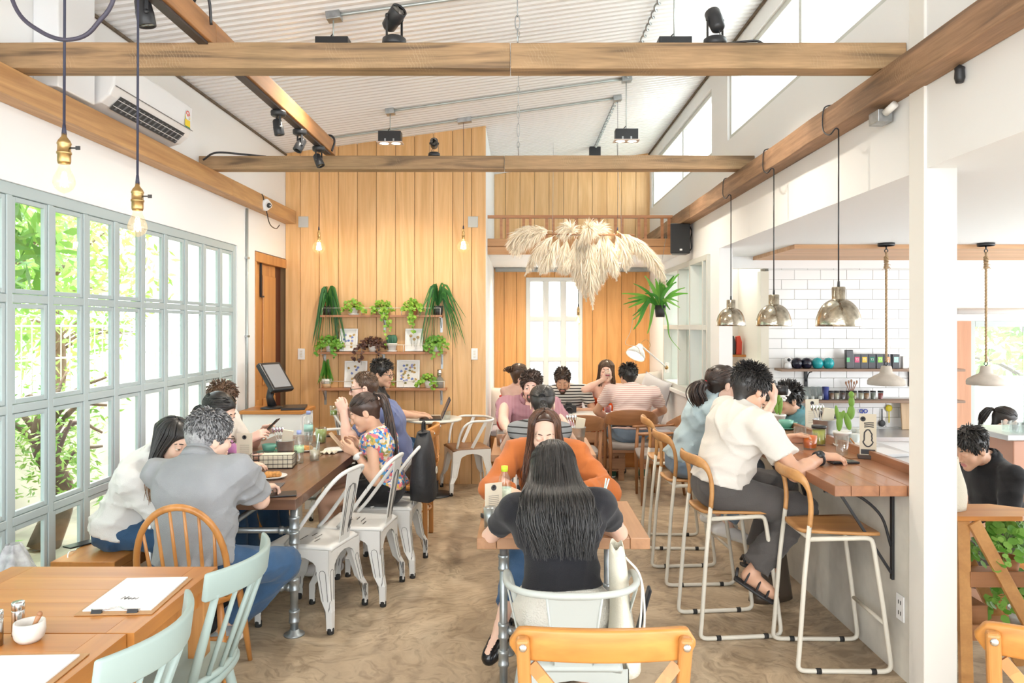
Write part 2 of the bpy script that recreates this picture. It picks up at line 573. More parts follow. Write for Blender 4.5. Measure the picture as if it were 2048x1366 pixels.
m.bx(XR,XR+T,7.05,9.24,2.33,CZ0)
m.bx(XR,XR+T,9.24,YA+0.1,0,CZ0)
m.bx(XR,XR+T,-3.0,6.74,2.35,CZ0)
m.bx(XR,XR+T,-3.0,YA+0.1,CZ1,4.06)
m.bx(XR,XR+T,6.47,7.01,CZ0,CZ1)
m.bx(XR,XR+T,10.2,YA+0.1,CZ0,CZ1)
m.bx(XR,XR+T,-3.0,3.36,CZ0,CZ1)
struct(m.build('wall_right',WHITE),'white wall with the high windows')
m=MB()
m.bx(XR-0.012,XR+0.135,3.30,3.43,0,4.05)
struct(m.build('column',CREAM,bevel=0.004),'white square column at the near end of the bar')
def lattice(name,label,plane,pos,u0,u1,z0,z1,us,zs,fw,depth,mat,mull=None,sash=0.0,group=None,glass=GLASS,sgap=0.0):
 """a window: frame with mullions, one sash and one pane per light.  plane 'X' = wall facing along x (u is y); 'Y' = facing along y"""
 T=bpy.data.objects.new(name,None);COL.objects.link(T);T['kind']='structure';T['label']=label
 mw=mull or fw
 def bx(m,ua,ub,za,zb,d0,d1):
  if plane=='X':
   m.bx(pos+d0,pos+d1,ua,ub,za,zb)
  else:
   m.bx(ua,ub,pos+d0,pos+d1,za,zb)
 m=MB()
 bx(m,u0,u0+fw,z0,z1,0,depth);bx(m,u1-fw,u1,z0,z1,0,depth)
 bx(m,u0+fw,u1-fw,z0,z0+fw,0,depth);bx(m,u0+fw,u1-fw,z1-fw,z1,0,depth)
 for u in us:
  bx(m,u-mw/2,u+mw/2,z0+fw,z1-fw,0,depth)
 ue=[u0+fw]+[q for u in us for q in (u-mw/2,u+mw/2)]+[u1-fw]
 for z in zs:
  for i in range(0,len(ue),2):
   bx(m,ue[i],ue[i+1],z-mw/2,z+mw/2,0,depth)
 m.build('window_frame',mat,T,bevel=0.003,seg=1)
 ze=[z0+fw]+[q for z in zs for q in (z-mw/2,z+mw/2)]+[z1-fw]
 for i in range(0,len(ue),2):
  for j in range(0,len(ze),2):
   ua,ub,za,zb=ue[i]+sgap,ue[i+1]-sgap,ze[j]+sgap,ze[j+1]-sgap
   if sash:
    s=MB()
    d0,d1=depth*0.3,depth*0.85
    bx(s,ua,ua+sash,za,zb,d0,d1);bx(s,ub-sash,ub,za,zb,d0,d1)
    bx(s,ua+sash,ub-sash,za,za+sash,d0,d1);bx(s,ua+sash,ub-sash,zb-sash,zb,d0,d1)
    S=s.build('window_sash',mat,T,bevel=0.002,seg=1)
   else:
    S=T
   g=MB()
   bx(g,ua+sash*0.8,ub-sash*0.8,za+sash*0.8,zb-sash*0.8,depth*0.55,depth*0.55+0.004)
   g.build('window_pane',glass,S)
 return T
mull_y=[3.62+0.319*k for k in range(-8,9)]
lattice('window_1','long pale green grid window of the left wall','X',XL-0.05,WY0,WY1,WZ0,WZ1,mull_y,[0.70,1.25,1.79],0.06,0.038,SASH,0.042,sash=0.024,sgap=0.003)
cl=lattice('window_2','high window nearest the loft','X',XR+0.02,7.01,10.2,CZ0,CZ1,[8.34],[],0.045,0.06,SASH2)
cl=lattice('window_3','high window above the bar','X',XR+0.02,3.36,6.47,CZ0,CZ1,[4.85],[],0.045,0.06,SASH2)
lattice('window_4','white window behind the alcove seats','Y',YA-0.005,AW[0],AW[1],AW[2],AW[3],[0.083+0.275,0.083+0.515],[1.19,1.745],0.05,0.06,plain('window_white',(0.80,0.81,0.78),0.45),0.06,sash=0.012)
lattice('window_5','grey green inner window beside the bar','X',XR-0.03,7.05,9.24,0.94,2.33,[7.237,7.79,8.36],[1.635],0.055,0.17,SASH2,0.05)
m=MB();m.bx(XR-0.06,XR+0.02,6.98,9.3,0.90,0.94)
struct(m.build('trim_3',WHITE,bevel=0.004),'white sill under the inner window')
m=MB();m.bx(XR-0.012,XR+0.0,9.24,9.32,0.9,2.33)
struct(m.build('trim_4',SASH2))
D=bpy.data.objects.new('door_1',None);COL.objects.link(D);D['kind']='structure';D['label']='orange panelled door at the end of the left wall'
m=MB();m.bx(XL-0.10,XL+0.012,6.93,7.83,2.25,2.34);m.bx(XL-0.10,XL+0.006,6.93,6.97,0,2.25)
m.build('door_frame',DOORW,D,bevel=0.003)
m=MB()
m.bx(XL-0.075,XL-0.035,6.97,7.62,0.01,2.25)
for (a,b)in ((7.00,7.10),(7.22,7.58)):
 for (c,d)in ((0.15,0.95),(1.08,2.14)):
  m.bx(XL-0.035,XL-0.018,a,b,c,d)
m.build('door_panel',DOORW,D,bevel=0.008)
m=MB();m.bx(XL-0.09,XL-0.05,7.62,7.828,0,2.25)
m.build('door_jamb',DARKRED,D)
m=MB();m.bx(XL-0.03,XL-0.012,7.145,7.165,1.93,2.25);m.bx(XL-0.03,XL-0.01,7.15,7.22,1.925,1.94)
m.build('door_bolt',BLACK,D,label='long black door bolt')
BZ0,BZ1=2.712,2.845
def beam(name,x0,x1,y0,y1,z0,z1,mat,label,seed=0,wob=0.006,cuts=()):
 """a sawn timber, slightly irregular"""
 rnd=random.Random(seed)
 m=MB()
 ax=0 if (x1-x0)>(y1-y0)else 1
 a0,a1=(x0,x1)if ax==0 else (y0,y1)
 pieces=[a0]+list(cuts)+[a1]
 for pa,pb in zip(pieces[:-1],pieces[1:]):
  n=max(2,int((pb-pa)/0.35))
  jig=rnd.uniform(-1,1)*0.004
  ring=[]
  for i in range(n+1):
   t=pa+0.0015+(pb-pa-0.003)*i/n
   e=[rnd.uniform(-wob,wob)*0.6 for _ in range(4)]
   if ax==0:
    ring.append([(t,y0+e[0]+jig,z0+e[1]*0.4),(t,y1,z0),(t,y1,z1+e[2]*0.6),(t,y0+e[3]+jig,z1+e[2]*0.6)])
   else:
    ring.append([(x0+e[0],t,z0+e[1]*0.4),(x1,t,z0),(x1,t,z1+e[2]*0.6),(x0+e[0]*0.7,t,z1+e[2]*0.6)])
  vs=[p for r in ring for p in r]
  fs=[(0,1,2,3),tuple(4*n+k for k in (3,2,1,0))]
  for i in range(n):
   for k in range(4):
    k2=(k+1)%4
    fs.append((4*i+k,4*i+4+k,4*i+4+k2,4*i+k2))
  m.add(vs,fs)
 return struct(m.build(name,mat,bevel=0.004,seg=2),label)
beam('beam_across_near',XL,XR-0.001,3.465,3.575,2.846,2.965,BEAMX,'near rough wood beam across the room',1,cuts=(-0.045,))
beam('beam_across_far',XL,XR-0.001,5.71,5.82,2.846,2.95,BEAMX,'far rough wood beam across the room',2,cuts=(-0.12,))
beam('beam_left',XL+0.001,-2.335,0.3,YB-0.01,BZ0,BZ1,BEAML,'orange beam along the left wall',3,0.003,cuts=(3.1,6.1))
beam('beam_right',1.668,XR-0.001,0.3,10.3,BZ0,BZ1,BEAMY,'rough beam along the right wall',4,0.008,cuts=(2.4,5.1,7.4))
beam('beam_upper',-1.50,-1.425,0.4,5.80,2.968,3.075,wood('ochre_beam_wood_along',(0.50,0.235,0.085),(0.33,0.15,0.055),'Y',9,0.5,0.05,0.2,fine=0.3,dist=2.0),'orange upper beam that carries the spotlights',5,0.002,cuts=(3.52,))
m=MB();m.bx(-1.485,-1.44,0.4,5.7,2.955,2.967)
struct(m.build('trim_track',plain('dark_track',(0.05,0.035,0.03),0.5)),'dark lighting track under the upper beam')
m=MB()
pr=[145,188,298,343,455,500,612,657,770,812,925,970,1085,1130,1243,1290]
RL=bpy.data.objects.new('trim_5',None);COL.objects.link(RL);RL['kind']='structure';RL['label']='low red-brown railing along the loft edge'
m.bx(XC-0.02,1.675,YL+0.005,YL+0.055,2.832,2.864)
m.build('handrail',RAILW,RL,bevel=0.004)
balz=MB();balz.bx(-0.015,0.015,-0.014,0.014,2.606,2.832)
bal0=None
for px in pr:
 X=(960+px/3.415-CX)*(YL+0.03)/FPX
 if bal0 is None:
  bal0=balz.build('baluster',RAILW,RL,loc=(X,YL+0.03,0))
 else:
  c=bal0.copy();COL.objects.link(c);c.parent=RL;c.location=(X,YL+0.03,0)
m=MB();m.bx(XR+0.005,XR+0.125,3.43,6.74,0,0.868)
m.bx(XR+0.005,XR+0.125,3.43,6.74,KF,0)
struct(m.build('wall_bar',plain('rough_white_render',(0.66,0.64,0.58),0.75,var=0.22,vscale=3.5,bump=0.15,bscale=14)),'rough whitewashed wall under the bar top')
YK=7.7
KX0=2.55
def tile_wall():
 m=MB()
 w,h,g=0.268,0.101,0.003
 z=KF;row=0
 while z<2.24:
  x=KX0-(0.5*w if row%2 else 0.0)
  while x<4.46:
   a,b=max(x,KX0),min(x+w,4.46)
   if b-a>0.02:
    m.bx(a+g/2,b-g/2,YK,YK+0.012,z+g/2,min(z+h,2.24)-g/2)
   x+=w
  z+=h;row+=1
 return m
struct(tile_wall().build('wall_kitchen_tiles',plain('white_glazed_tile',(0.86,0.86,0.85),0.12,spec=0.6),bevel=0.002,seg=1),'white subway tile wall behind the bar')
m=MB()
m.bx(KX0,4.46,YK+0.0125,YK+0.1,KF,2.24)
struct(m.build('wall_kitchen_grout',plain('grey_grout',(0.55,0.54,0.52),0.9)))
m=MB()
m.bx(1.91,4.46,YK-0.005,YK+0.1,2.24,2.6)
struct(m.build('wall_kitchen_top',WHITE))
m=MB()
m.bx(KX0-0.085,KX0-0.005,YK-0.03,YK+0.1,KF,2.21)
struct(m.build('trim_6',plain('beige_door_casing',(0.70,0.66,0.55),0.5)),'beige casing beside the tile wall')
m=MB()
m.bx(2.28,2.6,8.6,8.7,KF,2.4)
m.bx(2.5,2.6,YK+0.1,8.6,KF,2.4)
struct(m.build('wall_store',plain('beige_paint',(0.74,0.68,0.58),0.7)),'beige wall of the store beside the kitchen')
m=MB()
m.bx(2.28,4.46,8.7,8.8,KF,2.4)
m.bx(1.915,1.93,6.76,10.4,0,0.9)
struct(m.build('wall_store_back',WHITE))
m=MB()
for k in range(16):
 m.bx(1.60+k*0.085,1.682+k*0.085,10.46,10.48,0,2.5)
struct(m.build('wall_store_boards',wood('pink_board_wood',(0.62,0.35,0.22),(0.54,0.28,0.17),'Z',8,0.5)))
m=MB()
kwx0,kwx1,kwz0,kwz1=4.62,6.3,0.35,1.70
m.bx(4.46,6.9,YK,YK+0.1,kwz1,2.6)
m.bx(4.46,6.9,YK,YK+0.1,KF,kwz0)
m.bx(6.3,6.9,YK,YK+0.1,kwz0,kwz1)
struct(m.build('wall_kitchen_far',CREAM),'cream wall above the kitchen window')
m=MB();m.bx(4.46,4.62,YK-0.02,YK+0.08,kwz0,kwz1)
struct(m.build('trim_7',wood('weathered_orange_board',(0.62,0.33,0.2),(0.5,0.25,0.14),'Z',8,0.6)),'weathered wood post beside the kitchen window')
m=MB();m.tube([(4.47,YK-0.03,1.80),(6.6,YK-0.03,1.80)],0.03,12)
struct(m.build('trim_8',WHITE),'rolled white blind above the kitchen window')
lattice('window_6','grey framed kitchen window','Y',YK+0.01,kwx0,kwx1,kwz0,kwz1,[5.24,5.86],[],0.06,0.06,plain('grey_frame',(0.42,0.47,0.46),0.4),0.06)
m=MB();m.bx(1.91,6.9,-0.5,YK+0.1,2.362,2.42)
struct(m.build('ceiling_kitchen',WHITE),'white ceiling over the bar')
m=MB()
k=0
y=6.53
while y<YK-0.02:
 m.bx(2.39,6.9,y,min(y+0.086,YK-0.006),2.325,2.361);y+=0.09
struct(m.build('ceiling_kitchen_boards',wood('ceiling_board_wood',(0.62,0.37,0.2),(0.5,0.27,0.13),'X',9,0.5,0.1,0.05)),'wood board ceiling panel over the kitchen')
m=MB();m.bx(1.93,4.6,2.5,2.6,-0.1,2.36);m.bx(6.9,7.0,2.5,YK+0.1,KF,0.4)  # unseen walls, added to hold back daylight in the kitchen
struct(m.build('wall_kitchen_unseen',WHITE))
for x,y,l in ((0.15,9.35,'left unseen light added under the loft to brighten the alcove'),(1.25,9.35,'right unseen light added under the loft to brighten the alcove')):  # invented recessed lights, added only to brighten the dark alcove
 T=thing('added_alcove_light',l,'ceiling light',(x,y,2.4385));m=MB();m.lathe([(0.055,0),(0.055,-0.008),(0.042,-0.008),(0.04,0)],n=24);m.build('ring',WHITE,T);m=MB();m.lathe([(0.0,-0.003),(0.041,-0.003)],n=24);m.build('lens',plain('added_light_lens',(1,0.95,0.85),0.5,emit=(1.0,0.85,0.62),estr=5.0),T)
 lamp_light('added_alcove_lamp',(x,y,2.42),17,(1.0,0.84,0.62),150)
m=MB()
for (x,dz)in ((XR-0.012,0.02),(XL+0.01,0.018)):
 m.bx(x-0.008,x+0.008,-1.0,YA if x>0 else YB,ceil_h(x)-dz-0.016,ceil_h(x)-dz)  # thin mottled brown strip along each side edge of the ceiling
struct(m.build('trim_9',plain('mottled_brown_seam',(0.16,0.12,0.08),0.9,var=0.4,vscale=14)),'dark brown seam where the ceiling meets the side walls')
for nm,dx in (('reclaimed_beam_wood_across',0),('reclaimed_beam_wood_along',1)):
 nt=MATS[nm].node_tree;N,L=nt.nodes.new,nt.links.new;b=nt.nodes['Principled BSDF']
 src=b.inputs['Base Color'].links[0].from_socket
 tc=N('ShaderNodeTexCoord');mp=N('ShaderNodeMapping');mp.inputs['Rotation'].default_value=(0,0.35,0)if dx==0 else (0.35,0,0);L(tc.outputs['Object'],mp.inputs['Vector'])
 w=N('ShaderNodeTexWave');w.bands_direction='XY'[dx];w.inputs['Scale'].default_value=22;w.inputs['Distortion'].default_value=9.0;w.inputs['Detail'].default_value=3;L(mp.outputs[0],w.inputs['Vector'])
 n=N('ShaderNodeTexNoise');n.inputs['Scale'].default_value=5;n.inputs['Detail'].default_value=3;L(tc.outputs['Object'],n.inputs['Vector'])
 r1=N('ShaderNodeMapRange');r1.inputs['From Min'].default_value=0.86;r1.inputs['From Max'].default_value=0.98;L(w.outputs['Fac'],r1.inputs['Value'])
 r2=N('ShaderNodeMapRange');r2.inputs['From Min'].default_value=0.55;r2.inputs['From Max'].default_value=0.68;L(n.outputs['Fac'],r2.inputs['Value'])
 mu=N('ShaderNodeMath');mu.operation='MULTIPLY';L(r1.outputs[0],mu.inputs[0]);L(r2.outputs[0],mu.inputs[1])
 m2=N('ShaderNodeMath');m2.operation='MULTIPLY';m2.inputs[1].default_value=0.32;L(mu.outputs[0],m2.inputs[0])
 mx=N('ShaderNodeMixRGB');mx.inputs['Color2'].default_value=(0.62,0.46,0.29,1);L(m2.outputs[0],mx.inputs['Fac']);L(src,mx.inputs['Color1'])
 n3=N('ShaderNodeTexNoise');n3.inputs['Scale'].default_value=2.3;n3.inputs['Detail'].default_value=5;L(tc.outputs['Object'],n3.inputs['Vector'])
 r3=N('ShaderNodeValToRGB');r3.color_ramp.elements[0].position=0.35;r3.color_ramp.elements[0].color=(0.62,0.66,0.62,1);r3.color_ramp.elements[1].position=0.6;r3.color_ramp.elements[1].color=(1,1,1,1);L(n3.outputs['Fac'],r3.inputs['Fac'])
 m4=N('ShaderNodeMixRGB');m4.blend_type='MULTIPLY';m4.inputs['Fac'].default_value=0.6;L(mx.outputs[0],m4.inputs['Color1']);L(r3.outputs[0],m4.inputs['Color2'])
 L(m4.outputs[0],b.inputs['Base Color'])
# ---------------------------------------------------------------- furniture
TEAK=wood('orange_teak',(0.58,0.245,0.06),(0.44,0.165,0.035),'X',7,0.36,0.05,0.04,coat=0.0,fine=0.2)
TEAKY=wood('orange_teak_along',(0.58,0.245,0.06),(0.44,0.165,0.035),'Y',7,0.36,0.05,0.04,coat=0.0,fine=0.2)
TEAKZ=wood('orange_teak_upright',(0.64,0.31,0.10),(0.48,0.21,0.06),'Z',9,0.32,0.05,0.04,coat=0.1,fine=0.2)
HONEY=wood('honey_wood',(0.55,0.25,0.07),(0.39,0.16,0.04),'Z',10,0.34,0.04,0.05,coat=0.05)
HONEYX=wood('honey_wood_across',(0.60,0.265,0.06),(0.44,0.175,0.035),'X',8,0.34,0.04,0.05,coat=0.05,dist=2.5)
WALNUT=wood('dark_walnut',(0.235,0.118,0.065),(0.12,0.058,0.034),'Y',8,0.32,0.12,0.08,coat=0.25)
WALNUTX=wood('dark_walnut_across',(0.235,0.118,0.065),(0.12,0.058,0.034),'X',8,0.32,0.12,0.08,coat=0.25)
PIPEWOOD=wood('brown_plank_wood',(0.50,0.27,0.14),(0.33,0.165,0.085),'X',8,0.4,0.2,0.08)
PIPEWOODY=wood('brown_plank_wood_along',(0.52,0.275,0.135),(0.36,0.175,0.085),'Y',8,0.4,0.15,0.08)
COUNTER=wood('bar_top_wood',(0.42,0.195,0.095),(0.28,0.12,0.06),'Y',8,0.33,0.16,0.06,coat=0.2)
OAK=wood('oiled_oak',(0.60,0.315,0.115),(0.46,0.22,0.075),'Y',9,0.38,0.05,0.05)
TEAKCH=wood('brown_armchair_wood',(0.42,0.195,0.085),(0.285,0.125,0.052),'X',9,0.36,0.05,0.05)
TEAKCHZ=wood('brown_armchair_wood_upright',(0.40,0.185,0.08),(0.275,0.12,0.05),'Z',9,0.36,0.05,0.05)
MINT=plain('pale_mint_paint',(0.33,0.415,0.39),0.42,spec=0.4)
IVORY=plain('ivory_tube',(0.68,0.645,0.555),0.4)
PIPE=plain('galvanised_pipe',(0.40,0.435,0.45),0.36,0.75,var=0.2,vscale=18)
GREYCLOTH=plain('warm_grey_upholstery',(0.33,0.29,0.265),0.9,bump=0.3,bscale=220,sheen=0.2)
RUBBER=plain('black_rubber',(0.02,0.02,0.02),0.7)
def worn_white():
 m,nt,b=_nt('distressed_white_metal')
 N,L=nt.nodes.new,nt.links.new
 tc=N('ShaderNodeTexCoord');mp=N('ShaderNodeMapping');mp.inputs['Scale'].default_value=(9,60,9)
 L(tc.outputs['Object'],mp.inputs['Vector'])
 n=N('ShaderNodeTexNoise');n.inputs['Scale'].default_value=1.0;n.inputs['Detail'].default_value=3
 L(mp.outputs[0],n.inputs['Vector'])
 n2=N('ShaderNodeTexNoise');n2.inputs['Scale'].default_value=6.0
 L(tc.outputs['Object'],n2.inputs['Vector'])
 ad=N('ShaderNodeMath');ad.operation='MULTIPLY'
 L(n.outputs['Fac'],ad.inputs[0]);L(n2.outputs['Fac'],ad.inputs[1])
 r=N('ShaderNodeValToRGB');e=r.color_ramp.elements
 e[0].position=0.405;e[0].color=(0.72,0.72,0.70,1)
 e[1].position=0.43;e[1].color=(0.10,0.10,0.10,1)
 L(ad.outputs[0],r.inputs['Fac']);L(r.outputs[0],b.inputs['Base Color'])
 b.inputs['Roughness'].default_value=0.4
 return m
WORN=worn_white()
WORNLINE=plain('bare_metal_line',(0.10,0.10,0.10),0.5)
WHITEMETAL=plain('white_metal',(0.82,0.82,0.80),0.35)
GREYMETAL=plain('pale_grey_metal',(0.46,0.49,0.465),0.38)
def metal_base(T,mat,w,d,sh,splay=0.035):
 """pressed sheet seat skirt with arches and four tapering legs"""
 top,foot=0.06,0.032
 sk=MB()
 hw,hd=w/2,d/2
 for side in range(4):
  half=hw if side%2==0 else hd
  off=hd if side%2==0 else hw
  poly=[(-half,sh-0.015),(half,sh-0.015),(half,sh-0.16),(half-0.05,sh-0.16)]
  for i in range(9):
   a=PI*i/8
   poly.append(((half-0.055)*math.cos(a),sh-0.15+0.095*math.sin(a)))
  poly+=[(-half+0.05,sh-0.16),(-half,sh-0.16)]
  R=Matrix.Rotation(PI/2*side,4,'Z')
  M=R@Matrix(((1,0,0,0),(0,0,-1,-off+0.003),(0,1,0,0),(0,0,0,1)))
  sk.prism([(p[0],p[1])for p in poly],0.003,M)
 sk.build('seat_skirt',mat,T)
 for sx in (-1,1):
  for sy in (-1,1):
   l=MB()
   a=Vector((sx*(hw-0.012),sy*(hd-0.012),sh-0.09));bb=Vector((sx*(hw+splay),sy*(hd+splay),0.02))
   vs=[]
   for p,ww in ((a,0.075),(a*0.45+bb*0.55,0.052),(bb+Vector((0,0,0.1)),0.034),(bb,0.03)):
    o=Vector((sx*0.012,sy*0.012,0))*0
    vs+=[p+Vector((-sx*ww,sy*0.004,0)),p+Vector((sx*0.004,sy*0.004,0)),p+Vector((sx*0.004,-sy*ww,0)),p+Vector((-sx*0.006,-sy*ww,0)),p+Vector((-sx*0.006,-sy*0.006,0)),p+Vector((-sx*ww,-sy*0.006,0))]
   fs=[]
   for i in range(3):
    for k in range(6):
     k2=(k+1)%6
     f=(6*i+k,6*i+k2,6*i+6+k2,6*i+6+k)
     fs.append(f if sx*sy>0 else f[::-1])
   l.add(vs,fs)
   L=l.build('leg',mat,T,bevel=0.003,seg=2)
   g=MB()
   for face in (0,1):
    mid=[]
    for t,ww in ((0.16,0.019),(0.88,0.009)):
     p=a.lerp(bb,t)
     mid.append((p,ww))
    loop=[]
    (p0,w0),(p1,w1)=mid
    ax=Vector((-sx,0,0))if face==0 else Vector((0,-sy,0))
    nrm=Vector((0,sy*0.0045,0))if face==0 else Vector((sx*0.0045,0,0))
    c0,c1=p0+ax*0.033+nrm,p1+ax*0.016+nrm
    loop=[c1+ax*w1,c0+ax*w0]+[c0+ax*w0*math.cos(q)+Vector((0,0,0.02*math.sin(q)))for q in (0.8,1.57,2.34)]+[c0-ax*w0,c1-ax*w1]
    g.tube(loop,0.0016,5)
   g.build('pressed_bead',WORNLINE if mat is WORN else mat,L)
   f=MB();f.lathe([(0.017,0.0),(0.019,0.004),(0.019,0.03),(0.015,0.034)],(bb.x-sx*0.011,bb.y-sy*0.011,0),10)
   f.build('rubber_foot',RUBBER,L)
def seat_pan(T,mat,w,d,sh,name='seat',dish=0.012,thick=0.018):
 def fn(u,v):
  x,y=(u-0.5)*2,(v-0.5)*2
  k=0.86+0.14*(1-abs(y)**6)
  r=max(abs(x),abs(y))
  z=sh-dish*(1-r**3)if r<0.93 else sh-(r-0.93)*0.25
  return (x*w/2*(0.93+0.07*y),y*d/2,z)
 m=MB();m.grid(fn,17,17)
 o=m.build(name,mat,T,solid=thick)
 o.modifiers['thickness'].offset=-1
 return o
def metal_chair(label,loc,rz,group=None,mat=WORN):
 T=thing('metal_chair',label,'chair',loc,rz,group)
 seat_pan(T,mat,0.40,0.40,0.455)
 metal_base(T,mat,0.385,0.385,0.45)
 for sx in (-1,1):
  pass
 b=MB()
 side=lambda sx:[(sx*0.185,0.07,0.45),(sx*0.19,0.0,0.53),(sx*0.19,-0.105,0.67),(sx*0.182,-0.185,0.775),(sx*0.15,-0.232,0.832),(sx*0.08,-0.248,0.85)]
 P=smooth_path(side(-1)+[(0,-0.251,0.853)]+side(1)[::-1],5)
 b.tube(P,0.0115,10)
 b.build('back_frame',mat,T)
 s=MB()
 vs=[]
 for (z,y,w)in ((0.44,-0.185,0.062),(0.55,-0.20,0.066),(0.70,-0.226,0.075),(0.845,-0.25,0.086)):
  vs+=[(-w,y,z),(w,y,z),(w,y-0.004,z),(-w,y-0.004,z)]
 fs=[]
 for i in range(3):
  for k in range(4):
   k2=(k+1)%4
   fs.append((4*i+k,4*i+k2,4*i+4+k2,4*i+4+k))
 s.add(vs,fs)
 S=s.build('back_splat',mat,T)
 g=MB()
 for w in (0.045,0.028):
  for (sg,yo)in ((1,-0.0055),(-1,0.0016)):
   g.tube([(-w,-0.189+yo,0.48),(-w*1.2,-0.229+yo,0.72),(-w*0.9,-0.236+yo,0.755),(0,-0.239+yo,0.768),(w*0.9,-0.236+yo,0.755),(w*1.2,-0.229+yo,0.72),(w,-0.189+yo,0.48)],0.0018,5)
 g.build('pressed_bead',WORNLINE if mat is WORN else mat,S)
 sc=MB()
 for (x,y,l)in ((-0.02,0.05,0.09),(0.05,0.02,0.06),(0.02,-0.02,0.08),(-0.05,-0.05,0.06)):
  sc.box((x,y,0.4475),(l,0.0035,0.0022))
 sc.build('seat_slot',WORNLINE,T)
 return T
def metal_armchair(label,loc,rz,seat_mat,mat,group=None):
 """low arms and back in one bent tube, one broad splat"""
 T=thing('metal_armchair',label,'chair',loc,rz,group)
 seat_pan(T,seat_mat,0.41,0.40,0.455,dish=0.008)
 metal_base(T,mat,0.395,0.385,0.45)
 b=MB()
 h=0.715
 L=[(-0.185,0.15,0.45),(-0.215,0.12,0.60),(-0.232,0.075,0.68),(-0.242,0.0,h),(-0.235,-0.12,h),(-0.18,-0.205,h),(-0.08,-0.245,h)]
 P=smooth_path(L+[(0,-0.25,h)]+[(-p[0],p[1],p[2])for p in L[::-1]],6)
 b.tube(P,0.0125,12)
 b.build('arm_frame',mat,T)
 s=MB()
 vs=[]
 for (z,y,w)in ((0.44,-0.185,0.068),(0.55,-0.205,0.078),(0.64,-0.225,0.088),(0.712,-0.243,0.097)):
  vs+=[(-w,y,z),(w,y,z),(w,y-0.005,z),(-w,y-0.005,z)]
 fs=[]
 for i in range(3):
  for k in range(4):
   k2=(k+1)%4
   fs.append((4*i+k,4*i+k2,4*i+4+k2,4*i+4+k))
 s.add(vs,fs)
 for sx in (-1,1):
  s.tube([(sx*0.068,-0.188,0.45),(sx*0.097,-0.246,0.712)],0.005,6)
 s.build('back_splat',mat,T)
 for sx in (-1,1):
  st=MB()
  st.bar((sx*0.19,0.0,0.45),(sx*0.236,-0.13,0.71),0.004,0.032,(0,1,0))
  st.build('side_stay',mat,T)
 return T
def round_leg(T,a,b,r0,r1,r2,mat,name='leg'):
 m=MB();a,b=Vector(a),Vector(b)
 m.tube([a,a.lerp(b,0.15),a.lerp(b,0.45),b],[r0,r1*0.9,r1,r2],12)
 return m.build(name,mat,T)
def wood_seat(T,mat,w,d,z,t,name='seat',round_=0.3,waist=0.0):
 """thick shaped seat with rounded corners"""
 m=MB()
 pts=[]
 n=40
 for i in range(n):
  a=2*PI*i/n
  c,s_=math.cos(a),math.sin(a)
  p=2.0/(1-round_*0.0)if False else 3.2
  x=math.copysign(abs(c)**(2/p),c)*w/2
  y=math.copysign(abs(s_)**(2/p),s_)*d/2
  x*=1+waist*(y/d)
  pts.append((x,y))
 rings=[(0.97,z-t),(1.0,z-t*0.6),(1.0,z-0.006),(0.975,z),(0.8,z-0.004),(0.4,z-0.009),(0.0001,z-0.009)]
 vs,fs=[],[]
 for k,zz in rings:
  vs+=[(p[0]*k,p[1]*k,zz)for p in pts]
 for i in range(len(rings)-1):
  for j in range(n):
   j2=(j+1)%n
   fs.append((i*n+j,i*n+j2,(i+1)*n+j2,(i+1)*n+j))
 fs.append(tuple(range(n-1,-1,-1)))
 m.add(vs,fs,0,True)
 return m.build(name,mat,T)
def hoop_chair(label,loc,rz):
 T=thing('hoop_back_chair',label,'chair',loc,rz)
 wood_seat(T,HONEYX,0.45,0.44,0.455,0.035)
 b=MB()
 P=[]
 for i in range(25):
  a=PI*i/24
  x=-0.215*math.cos(a);zz=math.sin(a)
  z=0.46+0.42*(zz**0.62)
  P.append((x*(1.0 if z>0.6 else 0.92+0.08*(z-0.46)/0.14),-0.185-0.11*(z-0.46)/0.42,z))
 b.tube(P,0.0155,10)
 b.build('hoop',HONEY,T)
 for i in range(6):
  x=-0.145+0.29*i/5
  ztop=0.46+0.42*(math.sqrt(max(0,1-(x*1.13/0.215)**2))**0.62)
  s=MB();k=(ztop-0.46)/0.42
  a,c=Vector((x,-0.17,0.45)),Vector((x*1.13,-0.185-0.11*k,ztop-0.005))
  s.tube([a,a.lerp(c,0.4),c],[0.008,0.0095,0.007],8)
  s.build('spindle',HONEY,T)
 for sx in (-1,1):
  round_leg(T,(sx*0.155,0.14,0.43),(sx*0.205,0.20,0),0.013,0.02,0.012,HONEY)
  round_leg(T,(sx*0.15,-0.14,0.43),(sx*0.21,-0.23,0),0.013,0.02,0.012,HONEY)
 for sx in (-1,1):
  s=MB();s.tube([(sx*0.182,0.17,0.2),(sx*0.185,-0.03,0.2),(sx*0.183,-0.19,0.2)],[0.009,0.013,0.009],8);s.build('stretcher',HONEY,T)
 s=MB();s.tube([(-0.185,-0.02,0.2),(0.185,-0.02,0.2)],0.011,8);s.build('stretcher',HONEY,T)
 return T
